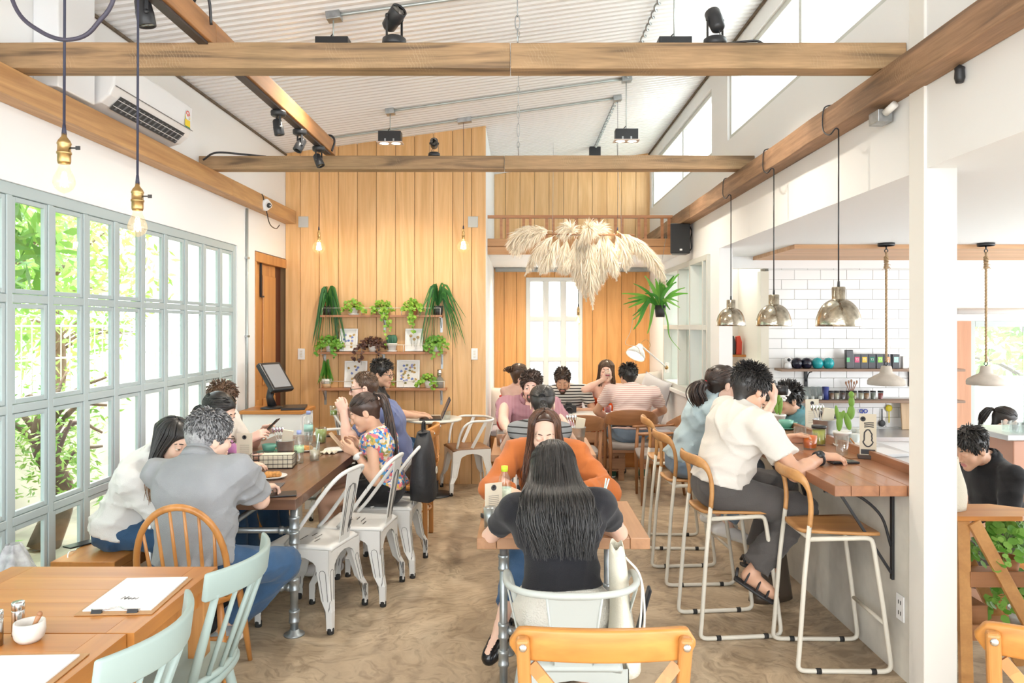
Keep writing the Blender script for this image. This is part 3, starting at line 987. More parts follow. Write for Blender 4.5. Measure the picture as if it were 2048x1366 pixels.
def mint_chair(label,loc,rz,group):
 T=thing('spindle_back_chair',label,'chair',loc,rz,group)
 wood_seat(T,MINT,0.44,0.44,0.45,0.032)
 m=MB()
 n=14
 vs=[]
 for i in range(n+1):
  t=-1+2*i/n
  x=0.245*t;y=-0.325+0.085*t*t
  dy=0.02
  e=1-0.35*max(0,abs(t)-0.8)/0.2
  for (oy,z)in ((dy/2,0.77),(-dy/2,0.765),(-dy/2-0.012,0.86),(dy/2-0.012,0.863)):
   vs.append((x,y+oy,z))
 fs=[(0,1,2,3),tuple(4*n+k for k in (3,2,1,0))]
 for i in range(n):
  for k in range(4):
   k2=(k+1)%4
   fs.append((4*i+k,4*i+4+k,4*i+4+k2,4*i+k2))
 m.add(vs,fs,0,False)
 m.build('crest_rail',MINT,T,bevel=0.008,seg=3,soft=True)
 def bpos(t,s):
  return Vector((0.205*t*(0.82+0.18*s),(-0.20+0.04*t*t)*(1-s)+s*(-0.327+0.085*(t*0.84)**2),0.44+0.345*s))
 for t in (-1,1):
  s=MB();s.tube([bpos(t,0),bpos(t,0.5),bpos(t,1)],[0.017,0.016,0.012],10);s.build('back_post',MINT,T)
 for t in (-0.62,-0.22,0.22,0.62):
  s=MB();s.tube([bpos(t,0),bpos(t,0.5),bpos(t,1)],[0.0085,0.0095,0.0075],8);s.build('spindle',MINT,T)
 s=MB();s.tube([(0.175*t,-0.212+0.045*t*t,0.462)for t in (-1.1,-0.7,-0.35,0,0.35,0.7,1.1)],0.012,8);s.build('back_base_rail',MINT,T)
 for sx in (-1,1):
  round_leg(T,(sx*0.15,0.14,0.43),(sx*0.20,0.20,0),0.014,0.019,0.012,MINT)
  round_leg(T,(sx*0.15,-0.14,0.43),(sx*0.20,-0.22,0),0.014,0.019,0.012,MINT)
  s=MB();s.tube([(sx*0.178,0.17,0.2),(sx*0.178,-0.18,0.2)],0.01,8);s.build('stretcher',MINT,T)
 return T
def crossback_chair(label,loc,rz):
 T=thing('cross_back_chair',label,'chair',loc,rz)
 wood_seat(T,HONEYX,0.44,0.42,0.46,0.035)
 m=MB();n=22;vs=[]
 for i in range(n+1):
  t=-1+2*i/n
  x=0.24*t;y=-0.265+0.065*t*t
  rise=0.016*(1-t*t)
  hh=0.041*(1-max(0,(abs(t)-0.86)/0.14)**2*0.98)**0.5
  zc=0.842+rise
  for (oy,z)in ((0.014,zc-hh),(-0.014,zc-hh),(-0.014,zc+hh),(0.014,zc+hh)):
   vs.append((x,y+oy,z))
 fs=[(0,1,2,3),tuple(4*n+k for k in (3,2,1,0))]
 for i in range(n):
  for k in range(4):
   k2=(k+1)%4
   fs.append((4*i+k,4*i+4+k,4*i+4+k2,4*i+k2))
 m.add(vs,fs)
 m.build('crest_rail',HONEYX,T,bevel=0.008,seg=3,soft=True)
 for sx in (-1,1):
  p=MB()
  p.bar((sx*0.195,-0.19,0.0),(sx*0.185,-0.19,0.46),0.032,0.036,(0,1,0))
  p.build('leg',HONEY,T,bevel=0.008)
  p=MB()
  p.bar((sx*0.185,-0.19,0.44),(sx*0.207,-0.247,0.872),0.035,0.03,(0,1,0))
  q=p.build('back_post',HONEY,T,bevel=0.01,seg=3)
  s=MB();s.ball((sx*0.2055,-0.262,0.850),(0.0105,0.006,0.0105),14,8);s.build('bolt',CHROME,q,label='round polished bolt head')
  round_leg(T,(sx*0.17,0.15,0.44),(sx*0.19,0.19,0),0.018,0.017,0.013,HONEY)
 for sx in (-1,1):
  m=MB()
  P=smooth_path([(sx*0.185,-0.238,0.80),(sx*0.06,-0.258-sx*0.004,0.66),(-sx*0.06,-0.245-sx*0.004,0.57),(-sx*0.17,-0.20,0.49)],5)
  for a,b in zip(P[:-1],P[1:]):
   m.bar(a,b+(b-a)*0.06,0.012,0.03,(1,0,0.6))
  m.build('back_cross',HONEY,T)
 s=MB();s.tube(arc((0,-0.02,0.25),0.19,0,2*PI,24),0.008,8);s.build('stretcher',HONEY,T)
 return T
def bar_stool(label,loc,rz,group):
 T=thing('bar_stool',label,'stool',loc,rz,group)
 m=MB();n=13
 def fn(u,v):
  x,y=(u-0.5)*2,(v-0.5)*2
  w=0.185*(0.86+0.14*y)if True else 0
  a=abs(x);rr=1-0.06*abs(y)**5
  z=0.662-0.012*(1-x*x)*(1-0.5*y*y)
  return (x*w*rr,y*0.185*(1-0.05*a**5),z)
 m.grid(fn,n,n)
 o=m.build('seat',OAK,T,solid=0.014)
 for sx in (-1,1):
  f=MB()
  P=[(sx*0.172,-0.158,0.70),(sx*0.18,-0.185,0.45),(sx*0.185,-0.212,0.09)]+bez((sx*0.185,-0.216,0.05),(sx*0.185,-0.222,0.015),(sx*0.185,-0.20,0.0115),(sx*0.185,-0.16,0.0115),5)+bez((sx*0.185,0.16,0.0115),(sx*0.185,0.21,0.0115),(sx*0.185,0.226,0.015),(sx*0.185,0.22,0.06),5)+[(sx*0.18,0.19,0.3),(sx*0.172,0.148,0.59)]+bez((sx*0.172,0.143,0.615),(sx*0.172,0.137,0.642),(sx*0.172,0.125,0.643),(sx*0.172,0.10,0.643),4)+[(sx*0.172,-0.165,0.635)]
  f.tube(P,0.0115,10)
  F=f.build('side_frame',IVORY,T)
  for yy in (-0.12,0.14):
   c=MB();c.tube([(sx*0.185,yy-0.012,0.0118),(sx*0.185,yy+0.012,0.0118)],0.0138,10);c.build('floor_clip',RUBBER,F)
 c=MB();c.tube([(-0.182,0.198,0.235),(0.182,0.198,0.235)],0.01,8);c.build('footrest',IVORY,T)
 c=MB();c.tube([(-0.172,-0.155,0.636),(0.172,-0.155,0.636)],0.01,8);c.tube([(-0.172,0.10,0.641),(0.172,0.10,0.641)],0.01,8);c.build('seat_bar',IVORY,T)
 b=MB()
 half=[(0.172,-0.157,0.695),(0.175,-0.152,0.78),(0.178,-0.162,0.86),(0.170,-0.187,0.915),(0.135,-0.215,0.935),(0.07,-0.232,0.938),(0.0,-0.237,0.938)]
 P=smooth_path(half+[(-p[0],p[1],p[2])for p in half[:-1][::-1]],5)
 k=len(P)
 vs=[]
 for i,p in enumerate(P):
  t=abs(2*i/(k-1)-1)
  wv=0.0125+0.017*max(0,min(1,(0.62-t)/0.25))
  tan=(P[min(i+1,k-1)]-P[max(i-1,0)]).normalized()
  out=Vector((p.x,p.y+0.02,0)).normalized()if t<0.75 else Vector((math.copysign(1,p.x),-0.3,0)).normalized()
  out=(out-tan*out.dot(tan)).normalized()
  up=tan.cross(out)
  th=0.012-0.002*(1-t)
  for j in range(8):
   a=2*PI*j/8
   vs.append(p+out*math.cos(a)*th+up*math.sin(a)*wv)
 fs=[tuple(range(7,-1,-1)),tuple((k-1)*8+j for j in range(8))]
 for i in range(k-1):
  for j in range(8):
   j2=(j+1)%8
   fs.append((i*8+j,i*8+j2,(i+1)*8+j2,(i+1)*8+j))
 b.add(vs,fs,0,True)
 b.build('backrest',OAK,T)
 return T
def wood_armchair(label,loc,rz,group):
 """broad curved back that runs forward into the arms, grey pad"""
 T=thing('wooden_armchair',label,'chair',loc,rz,group)
 m=MB()
 def pad(u,v):
  x,y=(u-0.5)*2,(v-0.5)*2
  r=max(abs(x),abs(y))
  return (x*0.235*(0.95+0.05*y)*(1-0.06*abs(y)**4),y*0.225*(1-0.06*abs(x)**4),0.455+0.022*(1-r**4)-0.012*(1-x*x)*(1-y*y))
 m.grid(pad,15,15)
 o=m.build('seat',GREYCLOTH,T,solid=0.045,label='warm grey padded seat');o.modifiers['thickness'].offset=-1
 a=MB()
 for sx in (-1,1):
  a.bar((sx*0.21,0.19,0.40),(sx*0.20,-0.19,0.40),0.022,0.045)
 for y in (0.19,-0.18):
  a.bar((-0.20,y,0.40),(0.20,y,0.40),0.022,0.045)
 a.build('seat_frame',TEAKCH,T,bevel=0.005)
 for sx in (-1,1):
  l=MB();l.tube([(sx*0.25,0.195,0.0),(sx*0.243,0.20,0.42),(sx*0.255,0.185,0.655)],[0.013,0.02,0.014],10);l.build('leg',TEAKCHZ,T)
  l=MB();l.tube([(sx*0.215,-0.265,0.0),(sx*0.21,-0.21,0.42),(sx*0.222,-0.205,0.675)],[0.013,0.02,0.015],10);l.build('leg',TEAKCHZ,T)
  r=MB()
  P=smooth_path([(sx*0.262,0.235,0.66),(sx*0.268,0.10,0.665),(sx*0.262,-0.06,0.67),(sx*0.245,-0.17,0.685)],5)
  k=len(P)
  for i in range(k-1):
   pass
  r.tube(P,[0.018+0.012*math.sin(PI*min(1,0.25+i/k))for i in range(k)],10,flat=0.5,up=(0,0,1))
  r.build('armrest',TEAKCH,T)
 b=MB();n=24;vs=[]
 for i in range(n+1):
  t=-1+2*i/n
  x=0.265*math.sin(t*PI/2*0.96);y=-0.10-0.19*(1-abs(t)**2.2)
  s=1-abs(t)**3
  zb,zt=0.665+0.0*s,0.70+0.125*(1-abs(t)**2.6)
  tilt=0.03*s
  vs+=[(x*0.97,y+0.012,zb),(x*1.02,y-0.012,zb),(x*1.03,y-0.012-tilt,zt),(x*0.98,y+0.008-tilt,zt)]
 fs=[(0,1,2,3),tuple(4*n+k for k in (3,2,1,0))]
 for i in range(n):
  for k in range(4):
   k2=(k+1)%4
   fs.append((4*i+k,4*i+4+k,4*i+4+k2,4*i+k2))
 b.add(vs,fs)
 b.build('backrest',TEAKCH,T,bevel=0.006,seg=2,soft=True)
 return T
def plank_top(T,x0,x1,y0,y1,z,t,mats,n,along='Y',ends=0.09,name='tabletop',bev=0.003):
 """boards with cross boards at the ends"""
 m=MB();g=min(0.0012,bev*0.3)
 if along=='Y':
  ya,yb=y0+ends,y1-ends
  for i in range(n):
   a,b=x0+(x1-x0)*i/n,x0+(x1-x0)*(i+1)/n
   m.bx(a+g,b-g,ya+g,yb-g,z-t,z)
  if ends:
   m.bx(x0,x1,y0,ya-g,z-t,z,1);m.bx(x0,x1,yb+g,y1,z-t,z,1)
 else:
  xa,xb=x0+ends,x1-ends
  for i in range(n):
   a,b=y0+(y1-y0)*i/n,y0+(y1-y0)*(i+1)/n
   m.bx(xa+g,xb-g,a+g,b-g,z-t,z)
  if ends:
   m.bx(x0,xa-g,y0,y1,z-t,z,1);m.bx(xb+g,x1,y0,y1,z-t,z,1)
 return m.build(name,mats,T,bevel=bev,seg=2)
def pipe_leg(T,x,y,h,r=0.0185,rings=(0.05,0.27,0.60),flange=0.05):
 m=MB();m.tube([(x,y,0.01),(x,y,h)],r,14)
 L=m.build('leg',PIPE,T)
 f=MB();f.lathe([(flange,0.0),(flange,0.007),(0.03,0.012),(0.026,0.03),(0.0,0.03)],(x,y,0),20)
 f.build('floor_flange',PIPE,L)
 for z in rings:
  f=MB();f.lathe([(r,-0.036),(r*1.32,-0.034),(r*1.36,-0.022),(r*1.22,-0.018),(r*1.22,0.018),(r*1.36,0.022),(r*1.32,0.034),(r,0.036)],(x,y,z),16)
  f.build('pipe_fitting',PIPE,L)
 return L
def pipe_rail(T,a,b,r=0.0165):
 a,b=Vector(a),Vector(b)
 m=MB();m.tube([a,b],r,12)
 R=m.build('cross_pipe',PIPE,T)
 d=(b-a).normalized()
 for c in (a+d*0.05,b-d*0.05):
  f=MB();f.lathe([(r,-0.03),(r*1.4,-0.028),(r*1.4,-0.012),(r*1.15,-0.01),(r*1.15,0.01),(r*1.4,0.012),(r*1.4,0.028),(r,0.03)],c,12,axis=d)
  f.build('pipe_fitting',PIPE,R)
 return R
TH=0.75
T=thing('long_table','long dark walnut communal table on grey pipe legs beside the windows','table',(-1.595,5.05,0))
plank_top(T,-0.425,0.425,-1.14,1.15,TH,0.055,[WALNUT,WALNUTX],4,'Y',0.13)
for sx in (-1,1):
 for sy in (-1,1):
  pipe_leg(T,sx*0.385,sy*1.03,TH-0.055,0.021,(0.10,0.27,0.52,0.60),0.055)
for sy in (-1,1):
 pipe_rail(T,(-0.385,sy*1.03,0.255),(0.385,sy*1.03,0.255));pipe_rail(T,(-0.385,sy*1.03,0.56),(0.385,sy*1.03,0.56))
pipe_rail(T,(0.0,-1.03,0.56),(0.0,1.03,0.56))
T=thing('teak_table','orange teak table holding the clipboard, nearer the hoop-back chair','table',(-1.525,2.52,0),0,None)
plank_top(T,-0.39,0.385,-0.303,0.305,TH,0.045,[TEAK,TEAKY],5,'X',0.085,bev=0.0008)
for sx in (-1,1):
 for sy in (-1,1):
  m=MB();m.bx(sx*0.34-0.03,sx*0.34+0.03,sy*0.25-0.03,sy*0.25+0.03,0,TH-0.045);m.build('leg',TEAKZ,T,bevel=0.004)
m=MB();m.bx(-0.31,0.31,0.235,0.26,TH-0.12,TH-0.045);m.bx(-0.31,0.31,-0.26,-0.235,TH-0.12,TH-0.045);m.bx(0.325,0.35,-0.22,0.22,TH-0.12,TH-0.045);m.bx(-0.35,-0.325,-0.22,0.22,TH-0.12,TH-0.045)
m.build('apron',TEAK,T)
T2=dup(T,(-1.545,1.905,0),label='orange teak table nearest the camera, with the pepper mills and white mortar')
T=thing('pipe_table','square brown plank table where the woman in black sits','table',(0.185,3.54,0),0)
plank_top(T,-0.37,0.37,-0.34,0.34,TH,0.048,[PIPEWOOD,PIPEWOODY],5,'X',0.085)
m=MB()
for sx in (-1,1):
 for sy in (-1,1):
  pipe_leg(T,sx*0.257,sy*0.25,TH-0.048,0.018,(0.2,0.32,0.62),0.045)
for sy in (-1,1):
 pipe_rail(T,(-0.257,sy*0.25,0.32),(0.257,sy*0.25,0.32),0.014)
T2=dup(T,(0.165,5.66,0),label='square brown plank table between the ponytail woman and the man in plum shirt')
T2.scale=(1.0,1.2,1.0)
T=thing('bench','low orange wooden box bench under the long window','bench',(-2.235,4.95,0))
m=MB();m.bx(-0.165,0.165,-1.12,1.2,0.405,0.45);m.build('seat',TEAKY,T,bevel=0.004)
m=MB()
m.bx(0.08,0.165,-1.119,1.199,0.355,0.4045);m.bx(-0.165,-0.08,-1.119,1.199,0.355,0.4045);m.bx(-0.079,0.079,-1.119,-1.07,0.36,0.4045)
m.build('apron',TEAKY,T,bevel=0.003)
for sx in (-1,1):
 for y in (-1.07,0.04,1.15):
  m=MB();m.bx(sx*0.12-0.042,sx*0.12+0.042,y-0.045,y+0.045,0,0.3545);m.build('leg',TEAKZ,T,bevel=0.004)
T=thing('round_table','small round white-topped pedestal table against the plank wall','table',(-0.85,7.34,0))
m=MB();m.lathe([(0.0,0.728),(0.275,0.728),(0.282,0.735),(0.282,0.745),(0.277,0.75),(0.0,0.75)],n=48);m.build('tabletop',plain('white_laminate',(0.80,0.77,0.70),0.35),T)
m=MB();m.lathe([(0.0,0.70),(0.14,0.70),(0.14,0.7275),(0.0,0.7275)],n=24);m.build('top_plate',TEAKCH,T)
m=MB();m.lathe([(0.046,0.14),(0.05,0.3),(0.05,0.70)],n=20);m.build('column',HONEY,T)
m=MB();m.lathe([(0.19,0.0),(0.19,0.008),(0.06,0.018),(0.053,0.02),(0.053,0.14),(0.0,0.14)],n=36);m.build('base',BLACK,T)
T=thing('bar_counter','long brown plank bar top with a raised lip at the back','counter',(0,0,0))
m=MB();z0,z1=0.87,0.92
edges=[1.448,1.525,1.655,1.785,1.93]
for a,b in zip(edges[:-1],edges[1:]):
 m.bx(a+0.001,b-0.001,3.452+(0.0),6.25,z0,z1)
m.build('tabletop',COUNTER,T,bevel=0.003)
m=MB();m.bx(1.9305,1.962,3.452,6.25,z0,0.965);m.build('back_lip',COUNTER,T,bevel=0.003)
for y in (3.60,4.7,5.8):
 m=MB()
 m.bar((1.46,y,0.862),(1.79,y,0.862),0.02,0.012);m.bar((1.786,y,0.866),(1.786,y,0.44),0.02,0.012,(1,0,0))
 P=smooth_path([(1.55,y,0.86),(1.64,y,0.83),(1.735,y,0.74),(1.78,y,0.60)],5)
 m.tube(P,0.007,8)
 m.bar((1.53,y,0.86),(1.782,y,0.47),0.012,0.012)
 m.build('bracket',BLACK,T)
CH=[metal_chair('distressed white metal chair nearest the camera, tucked under the corner of the dark table',(-1.18,4.29,0),math.radians(77),'white metal chairs along the dark table')]
CH.append(dup(CH[0],(-1.0,4.66,0),math.radians(84),'distressed white metal chair standing empty between its two twins at the dark table'))
CH.append(dup(CH[0],(-0.905,5.15,0),math.radians(86),'distressed white metal chair with the black backpack on it'))
metal_armchair('pale grey metal armchair under the woman in the black top',(0.19,2.86,0),0,GREYMETAL,GREYMETAL)
metal_armchair('white metal armchair with brown wooden seat beside the round table',(-0.53,7.55,0),math.radians(108),wood('brown_seat_wood',(0.36,0.19,0.09),(0.25,0.12,0.06),'Y',9,0.4),WHITEMETAL)
metal_armchair('white metal armchair at the far end of the dark table',(-1.55,6.58,0),math.radians(180),WHITEMETAL,WHITEMETAL)
hc=hoop_chair('honey wood hoop-back chair under the man in the grey polo',(-1.50,3.50,0),math.radians(6))
hc.scale=(0.9,1,1)
mc=mint_chair('pale mint spindle-back chair beside the clipboard',(-1.25,2.66,0),math.radians(88),'mint spindle chairs at the teak tables')
dup(mc,(-1.26,2.03,0),math.radians(90),'pale mint spindle-back chair closest to the camera, half out of frame')
crossback_chair('honey wood cross-back chair in the centre foreground',(0.213,2.14,0),0)
crossback_chair('honey wood cross-back chair cut off by the right edge, before the plant stand',(1.50,2.08,0),math.radians(-22))
st=bar_stool('empty oak and ivory bar stool nearest the camera, tucked under the bar',(1.545,3.755,0),math.radians(-91),'bar stools')
dup(st,(1.145,4.145,0),math.radians(-84),'oak and ivory bar stool under the man in the white shirt')
dup(st,(1.13,4.95,0),math.radians(-86),'oak and ivory bar stool under the woman in pale blue')
dup(st,(1.17,5.72,0),math.radians(-92),'oak and ivory bar stool at the far end of the bar, empty')
wa=wood_armchair('brown wooden armchair with broad back under the man in the pale pink shirt',(1.13,7.70,0),math.radians(-4),'brown armchairs with grey pads')
dup(wa,(1.33,7.12,0),math.radians(87),'empty brown wooden armchair with grey pad turned sideways before the bar')
dup(wa,(0.53,7.28,0),math.radians(4),'empty brown wooden armchair behind the metal bucket table')
dup(CH[0],(0.16,4.36,0),math.radians(180),'distressed white metal chair hidden under the woman in rust blouse')
dup(CH[0],(0.13,4.82,0),0,'distressed white metal chair hidden under the ponytail woman at the second table')
dup(CH[0],(0.07,6.66,0),math.radians(180),'distressed white metal chair hidden under the man in plum shirt')
wc=crossback_chair('honey wood chair under the man in navy t-shirt',(-0.90,5.80,0),math.radians(90))
dup(CH[0],(-1.50,7.12,0),math.radians(-90),'distressed white metal chair hidden under the man at the laptop')
# ---------------------------------------------------------------- people: smooth bodies from blended volumes
class Field:
 """a blended volume sampled on a grid and turned into one closed surface"""
 def __init__(s,lo,hi,h):
  s.h=h
  s.lo=np.array(lo,dtype=np.float32)-2.5*h
  n=np.maximum(4,np.ceil((np.array(hi)+2.5*h-s.lo)/h).astype(int)+1)
  s.n=n
  s.ax=[s.lo[k]+h*np.arange(n[k],dtype=np.float32)for k in range(3)]
  s.F=np.full(tuple(n),9.0,dtype=np.float32)
 def xyz(s,sl=None):
  a=s.ax if sl is None else [s.ax[k][sl[k]]for k in range(3)]
  return a[0][:,None,None],a[1][None,:,None],a[2][None,None,:]
 def slab(s,lo,hi,pad):
  sl=[]
  for k in range(3):
   a=int(max(0,math.floor((lo[k]-pad-s.lo[k])/s.h)))
   b=int(min(s.n[k],math.ceil((hi[k]+pad-s.lo[k])/s.h)+1))
   if b<=a:
    return None
   sl.append(slice(a,b))
  return tuple(sl)
 def _join(s,sl,d,k,sub=False):
  f=s.F[sl]
  if sub:
   d=-d
   if k>0:
    hh=np.clip(0.5-0.5*(f-d)/k,0,1)
    s.F[sl]=f*(1-hh)+d*hh+k*hh*(1-hh)
   else:
    s.F[sl]=np.maximum(f,d)
  elif k>0:
   hh=np.clip(0.5+0.5*(f-d)/k,0,1)
   s.F[sl]=f*(1-hh)+d*hh-k*hh*(1-hh)
  else:
   s.F[sl]=np.minimum(f,d)
 def cone(s,a,b,ra,rb,k=0.03,cut=None,sub=False):
  a=np.array(a,dtype=np.float32);b=np.array(b,dtype=np.float32)
  r=max(ra,rb);lo=np.minimum(a,b)-r;hi=np.maximum(a,b)+r
  sl=s.slab(lo,hi,k+2.5*s.h)
  if sl is None:
   return s
  X,Y,Z=s.xyz(sl)
  ba=b-a;L2=float(ba@ba)+1e-12
  t=np.clip(((X-a[0])*ba[0]+(Y-a[1])*ba[1]+(Z-a[2])*ba[2])/L2,0,1)
  d=np.sqrt((X-a[0]-t*ba[0])**2+(Y-a[1]-t*ba[1])**2+(Z-a[2]-t*ba[2])**2)-(ra+(rb-ra)*t)
  if cut is not None:
   p,nn=cut
   d=np.maximum(d,(X-p[0])*nn[0]+(Y-p[1])*nn[1]+(Z-p[2])*nn[2])
  s._join(sl,d,k,sub)
  return s
 def ell(s,c,r,R=None,k=0.03,sub=False,cut=None):
  c=np.array(c,dtype=np.float32);m=max(r)
  sl=s.slab(c-m,c+m,k+2.5*s.h)
  if sl is None:
   return s
  X,Y,Z=s.xyz(sl)
  x,y,z=X-c[0],Y-c[1],Z-c[2]
  if R is not None:
   R=np.array(R,dtype=np.float32)
   x,y,z=(x*R[0,0]+y*R[1,0]+z*R[2,0],x*R[0,1]+y*R[1,1]+z*R[2,1],x*R[0,2]+y*R[1,2]+z*R[2,2])
  k0=np.sqrt((x/r[0])**2+(y/r[1])**2+(z/r[2])**2)
  k1=np.sqrt((x/r[0]**2)**2+(y/r[1]**2)**2+(z/r[2]**2)**2)+1e-9
  d=k0*(k0-1)/k1
  if cut is not None:
   p,nn=cut
   d=np.maximum(d,(X-p[0])*nn[0]+(Y-p[1])*nn[1]+(Z-p[2])*nn[2])
  s._join(sl,d,k,sub)
  return s
 def plane(s,p,n):
  """keep the side against n"""
  X,Y,Z=s.xyz()
  n=np.array(n,dtype=np.float32);n=n/np.linalg.norm(n)
  s.F=np.maximum(s.F,(X-p[0])*n[0]+(Y-p[1])*n[1]+(Z-p[2])*n[2])
  return s
 def ripple(s,amp,dirs):
  X,Y,Z=s.xyz()
  for (dx,dy,dz,ph)in dirs:
   a=X*dx+Y*dy+Z*dz+ph+1.6*np.sin(X*dy*0.4+Z*dx*0.5+Y*dz*0.4+ph)
   s.F=s.F-amp*3.2*(1-np.abs(np.sin(a)))**2*(0.5+0.5*np.sin(Y*9+X*7-Z*8+ph*3))
  return s
 def surf(s):
  F=s.F;nx,ny,nz=F.shape
  neg=F<0
  cs=neg[:-1,:-1,:-1].astype(np.int8)
  for dx in (0,1):
   for dy in (0,1):
    for dz in (0,1):
     if dx+dy+dz:
      cs=cs+neg[dx:nx-1+dx,dy:ny-1+dy,dz:nz-1+dz]
  act=(cs>0)&(cs<8)
  I,J,K=np.nonzero(act)
  idx=np.full(act.shape,-1,dtype=np.int64);idx[I,J,K]=np.arange(len(I))
  acc=np.zeros((len(I),3));cnt=np.zeros(len(I))
  C=[(dx,dy,dz)for dx in (0,1)for dy in (0,1)for dz in (0,1)]
  for a in C:
   for ax in range(3):
    if a[ax]==0:
     b=list(a);b[ax]=1
     fa=F[I+a[0],J+a[1],K+a[2]];fb=F[I+b[0],J+b[1],K+b[2]]
     mk=(fa<0)!=(fb<0)
     den=np.where(mk,fa-fb,1.0)
     t=np.where(mk,fa/den,0)
     p=np.array(a,dtype=float)[None,:].repeat(len(I),0);p[:,ax]+=t
     acc+=p*mk[:,None];cnt+=mk
  V=(acc/np.maximum(cnt,1)[:,None]+np.stack([I,J,K],1))*s.h+s.lo[None,:]
  Q=[]
  for ax in range(3):
   o1,o2=(ax+1)%3,(ax+2)%3
   sa=[slice(None)]*3;sb=[slice(None)]*3
   sa[ax]=slice(0,-1);sb[ax]=slice(1,None)
   na,nb=neg[tuple(sa)],neg[tuple(sb)]
   E=np.nonzero(na!=nb)
   E=np.stack(E,1)
   ok=(E[:,o1]>0)&(E[:,o2]>0)&(E[:,o1]<F.shape[o1]-1)&(E[:,o2]<F.shape[o2]-1)
   E=E[ok]
   if not len(E):
    continue
   fl=na[E[:,0],E[:,1],E[:,2]]
   def cell(d1,d2):
    c=E.copy();c[:,o1]-=d1;c[:,o2]-=d2
    return idx[c[:,0],c[:,1],c[:,2]]
   q=np.stack([cell(1,1),cell(0,1),cell(0,0),cell(1,0)],1)
   q=np.where(fl[:,None],q,q[:,::-1])
   Q.append(q)
  Q=np.concatenate(Q)if Q else np.zeros((0,4),int)
  return V,Q[(Q>=0).all(1)]
def np_obj(name,parts,mats,parent=None,label=None):
 """parts: list of (V, Q, material index or array)"""
 vs,qs,mi=[],[],[]
 o=0
 for V,Q,m in parts:
  vs.append(V);qs.append(Q+o);o+=len(V)
  mi.append(np.full(len(Q),m,dtype=np.int32)if np.isscalar(m)else m)
 V=np.concatenate(vs).astype(np.float32);Q=np.concatenate(qs).astype(np.int32);M=np.concatenate(mi).astype(np.int32)
 me=bpy.data.meshes.new(name)
 me.vertices.add(len(V));me.vertices.foreach_set('co',V.ravel())
 me.loops.add(Q.size);me.loops.foreach_set('vertex_index',Q.ravel())
 me.polygons.add(len(Q));me.polygons.foreach_set('loop_start',np.arange(0,Q.size,4,dtype=np.int32))
 me.polygons.foreach_set('loop_total',np.full(len(Q),4,dtype=np.int32))
 for mm in mats:
  me.materials.append(mm)
 me.polygons.foreach_set('material_index',M)
 me.polygons.foreach_set('use_smooth',np.ones(len(Q),dtype=bool))
 me.update(calc_edges=True);me.validate()
 ob=bpy.data.objects.new(name,me);COL.objects.link(ob)
 if parent is not None:
  ob.parent=parent
  ob.location=-Vector(parent.location)
 if label:
  ob['label']=label
 return ob
def unit(v):
 v=np.array(v,dtype=float)
 return v/(np.linalg.norm(v)+1e-12)
def ik(a,c,l1,l2,hint):
 """middle joint of a two-bone limb from a to c, bending towards hint; c is pulled in when out of reach"""
 a=np.array(a,float);c=np.array(c,float)
 d=c-a;L=np.linalg.norm(d);d=d/L
 if L>(l1+l2)*0.995:
  L=(l1+l2)*0.995;c=a+d*L
 if L<abs(l1-l2)*1.05:
  L=abs(l1-l2)*1.05;c=a+d*L
 x=(l1*l1-l2*l2+L*L)/(2*L)
 r=math.sqrt(max(l1*l1-x*x,0))
 h=np.array(hint,float);h=unit(h-d*(h@d))
 return a+d*x+h*r,c
def skin_mat(name,c):
 return plain(name,c,0.45,spec=0.4,var=0.05,vscale=14,sub=0.12)
SK_LIGHT=skin_mat('skin_light',(0.80,0.54,0.42))
SK_PINK=skin_mat('skin_rosy',(0.82,0.53,0.43))
SK_TAN=skin_mat('skin_tan',(0.68,0.40,0.27))
SK_WARM=skin_mat('skin_warm',(0.74,0.45,0.31))
LIPS=plain('lips',(0.58,0.22,0.20),0.4)
EYEW=plain('eye_white',(0.82,0.80,0.78),0.25)
IRIS=plain('dark_iris',(0.03,0.018,0.012),0.15)
def hair_mat(name,c,c2=None,rough=0.36):
 if name in MATS:
  return MATS[name]
 m,nt,b=_nt(name)
 N,L=nt.nodes.new,nt.links.new
 geo=N('ShaderNodeNewGeometry');tc=N('ShaderNodeTexCoord')
 n=N('ShaderNodeTexNoise');n.inputs['Scale'].default_value=90;n.inputs['Detail'].default_value=2
 L(tc.outputs['Object'],n.inputs['Vector'])
 ad=N('ShaderNodeMath');ad.operation='ADD';L(geo.outputs['Random Per Island'],ad.inputs[0]);L(n.outputs['Fac'],ad.inputs[1])
 sc=N('ShaderNodeMath');sc.operation='MULTIPLY';sc.inputs[1].default_value=0.5;L(ad.outputs[0],sc.inputs[0])
 r=N('ShaderNodeValToRGB');e=r.color_ramp.elements
 c2=c2 or [x*2.6+0.012 for x in c]
 e[0].position=0.35;e[0].color=rgb(c);e[1].position=0.85;e[1].color=rgb(c2)
 L(sc.outputs[0],r.inputs['Fac']);L(r.outputs[0],b.inputs['Base Color'])
 b.inputs['Roughness'].default_value=rough;b.inputs['Specular IOR Level'].default_value=0.55
 MATS[name]=m
 return m
HBLACK=hair_mat('hair_black',(0.010,0.009,0.009),(0.05,0.045,0.042))
HDARK=hair_mat('hair_dark_brown',(0.022,0.013,0.010),(0.09,0.05,0.036))
HBROWN=hair_mat('hair_brown',(0.06,0.032,0.018),(0.19,0.105,0.06))
HAUBURN=hair_mat('hair_reddish_brown',(0.045,0.02,0.012),(0.20,0.09,0.05))
HGREY=hair_mat('hair_salt_and_pepper',(0.04,0.04,0.042),(0.42,0.42,0.43),0.45)
HTIPS=hair_mat('hair_light_tips',(0.22,0.11,0.05),(0.48,0.28,0.14))
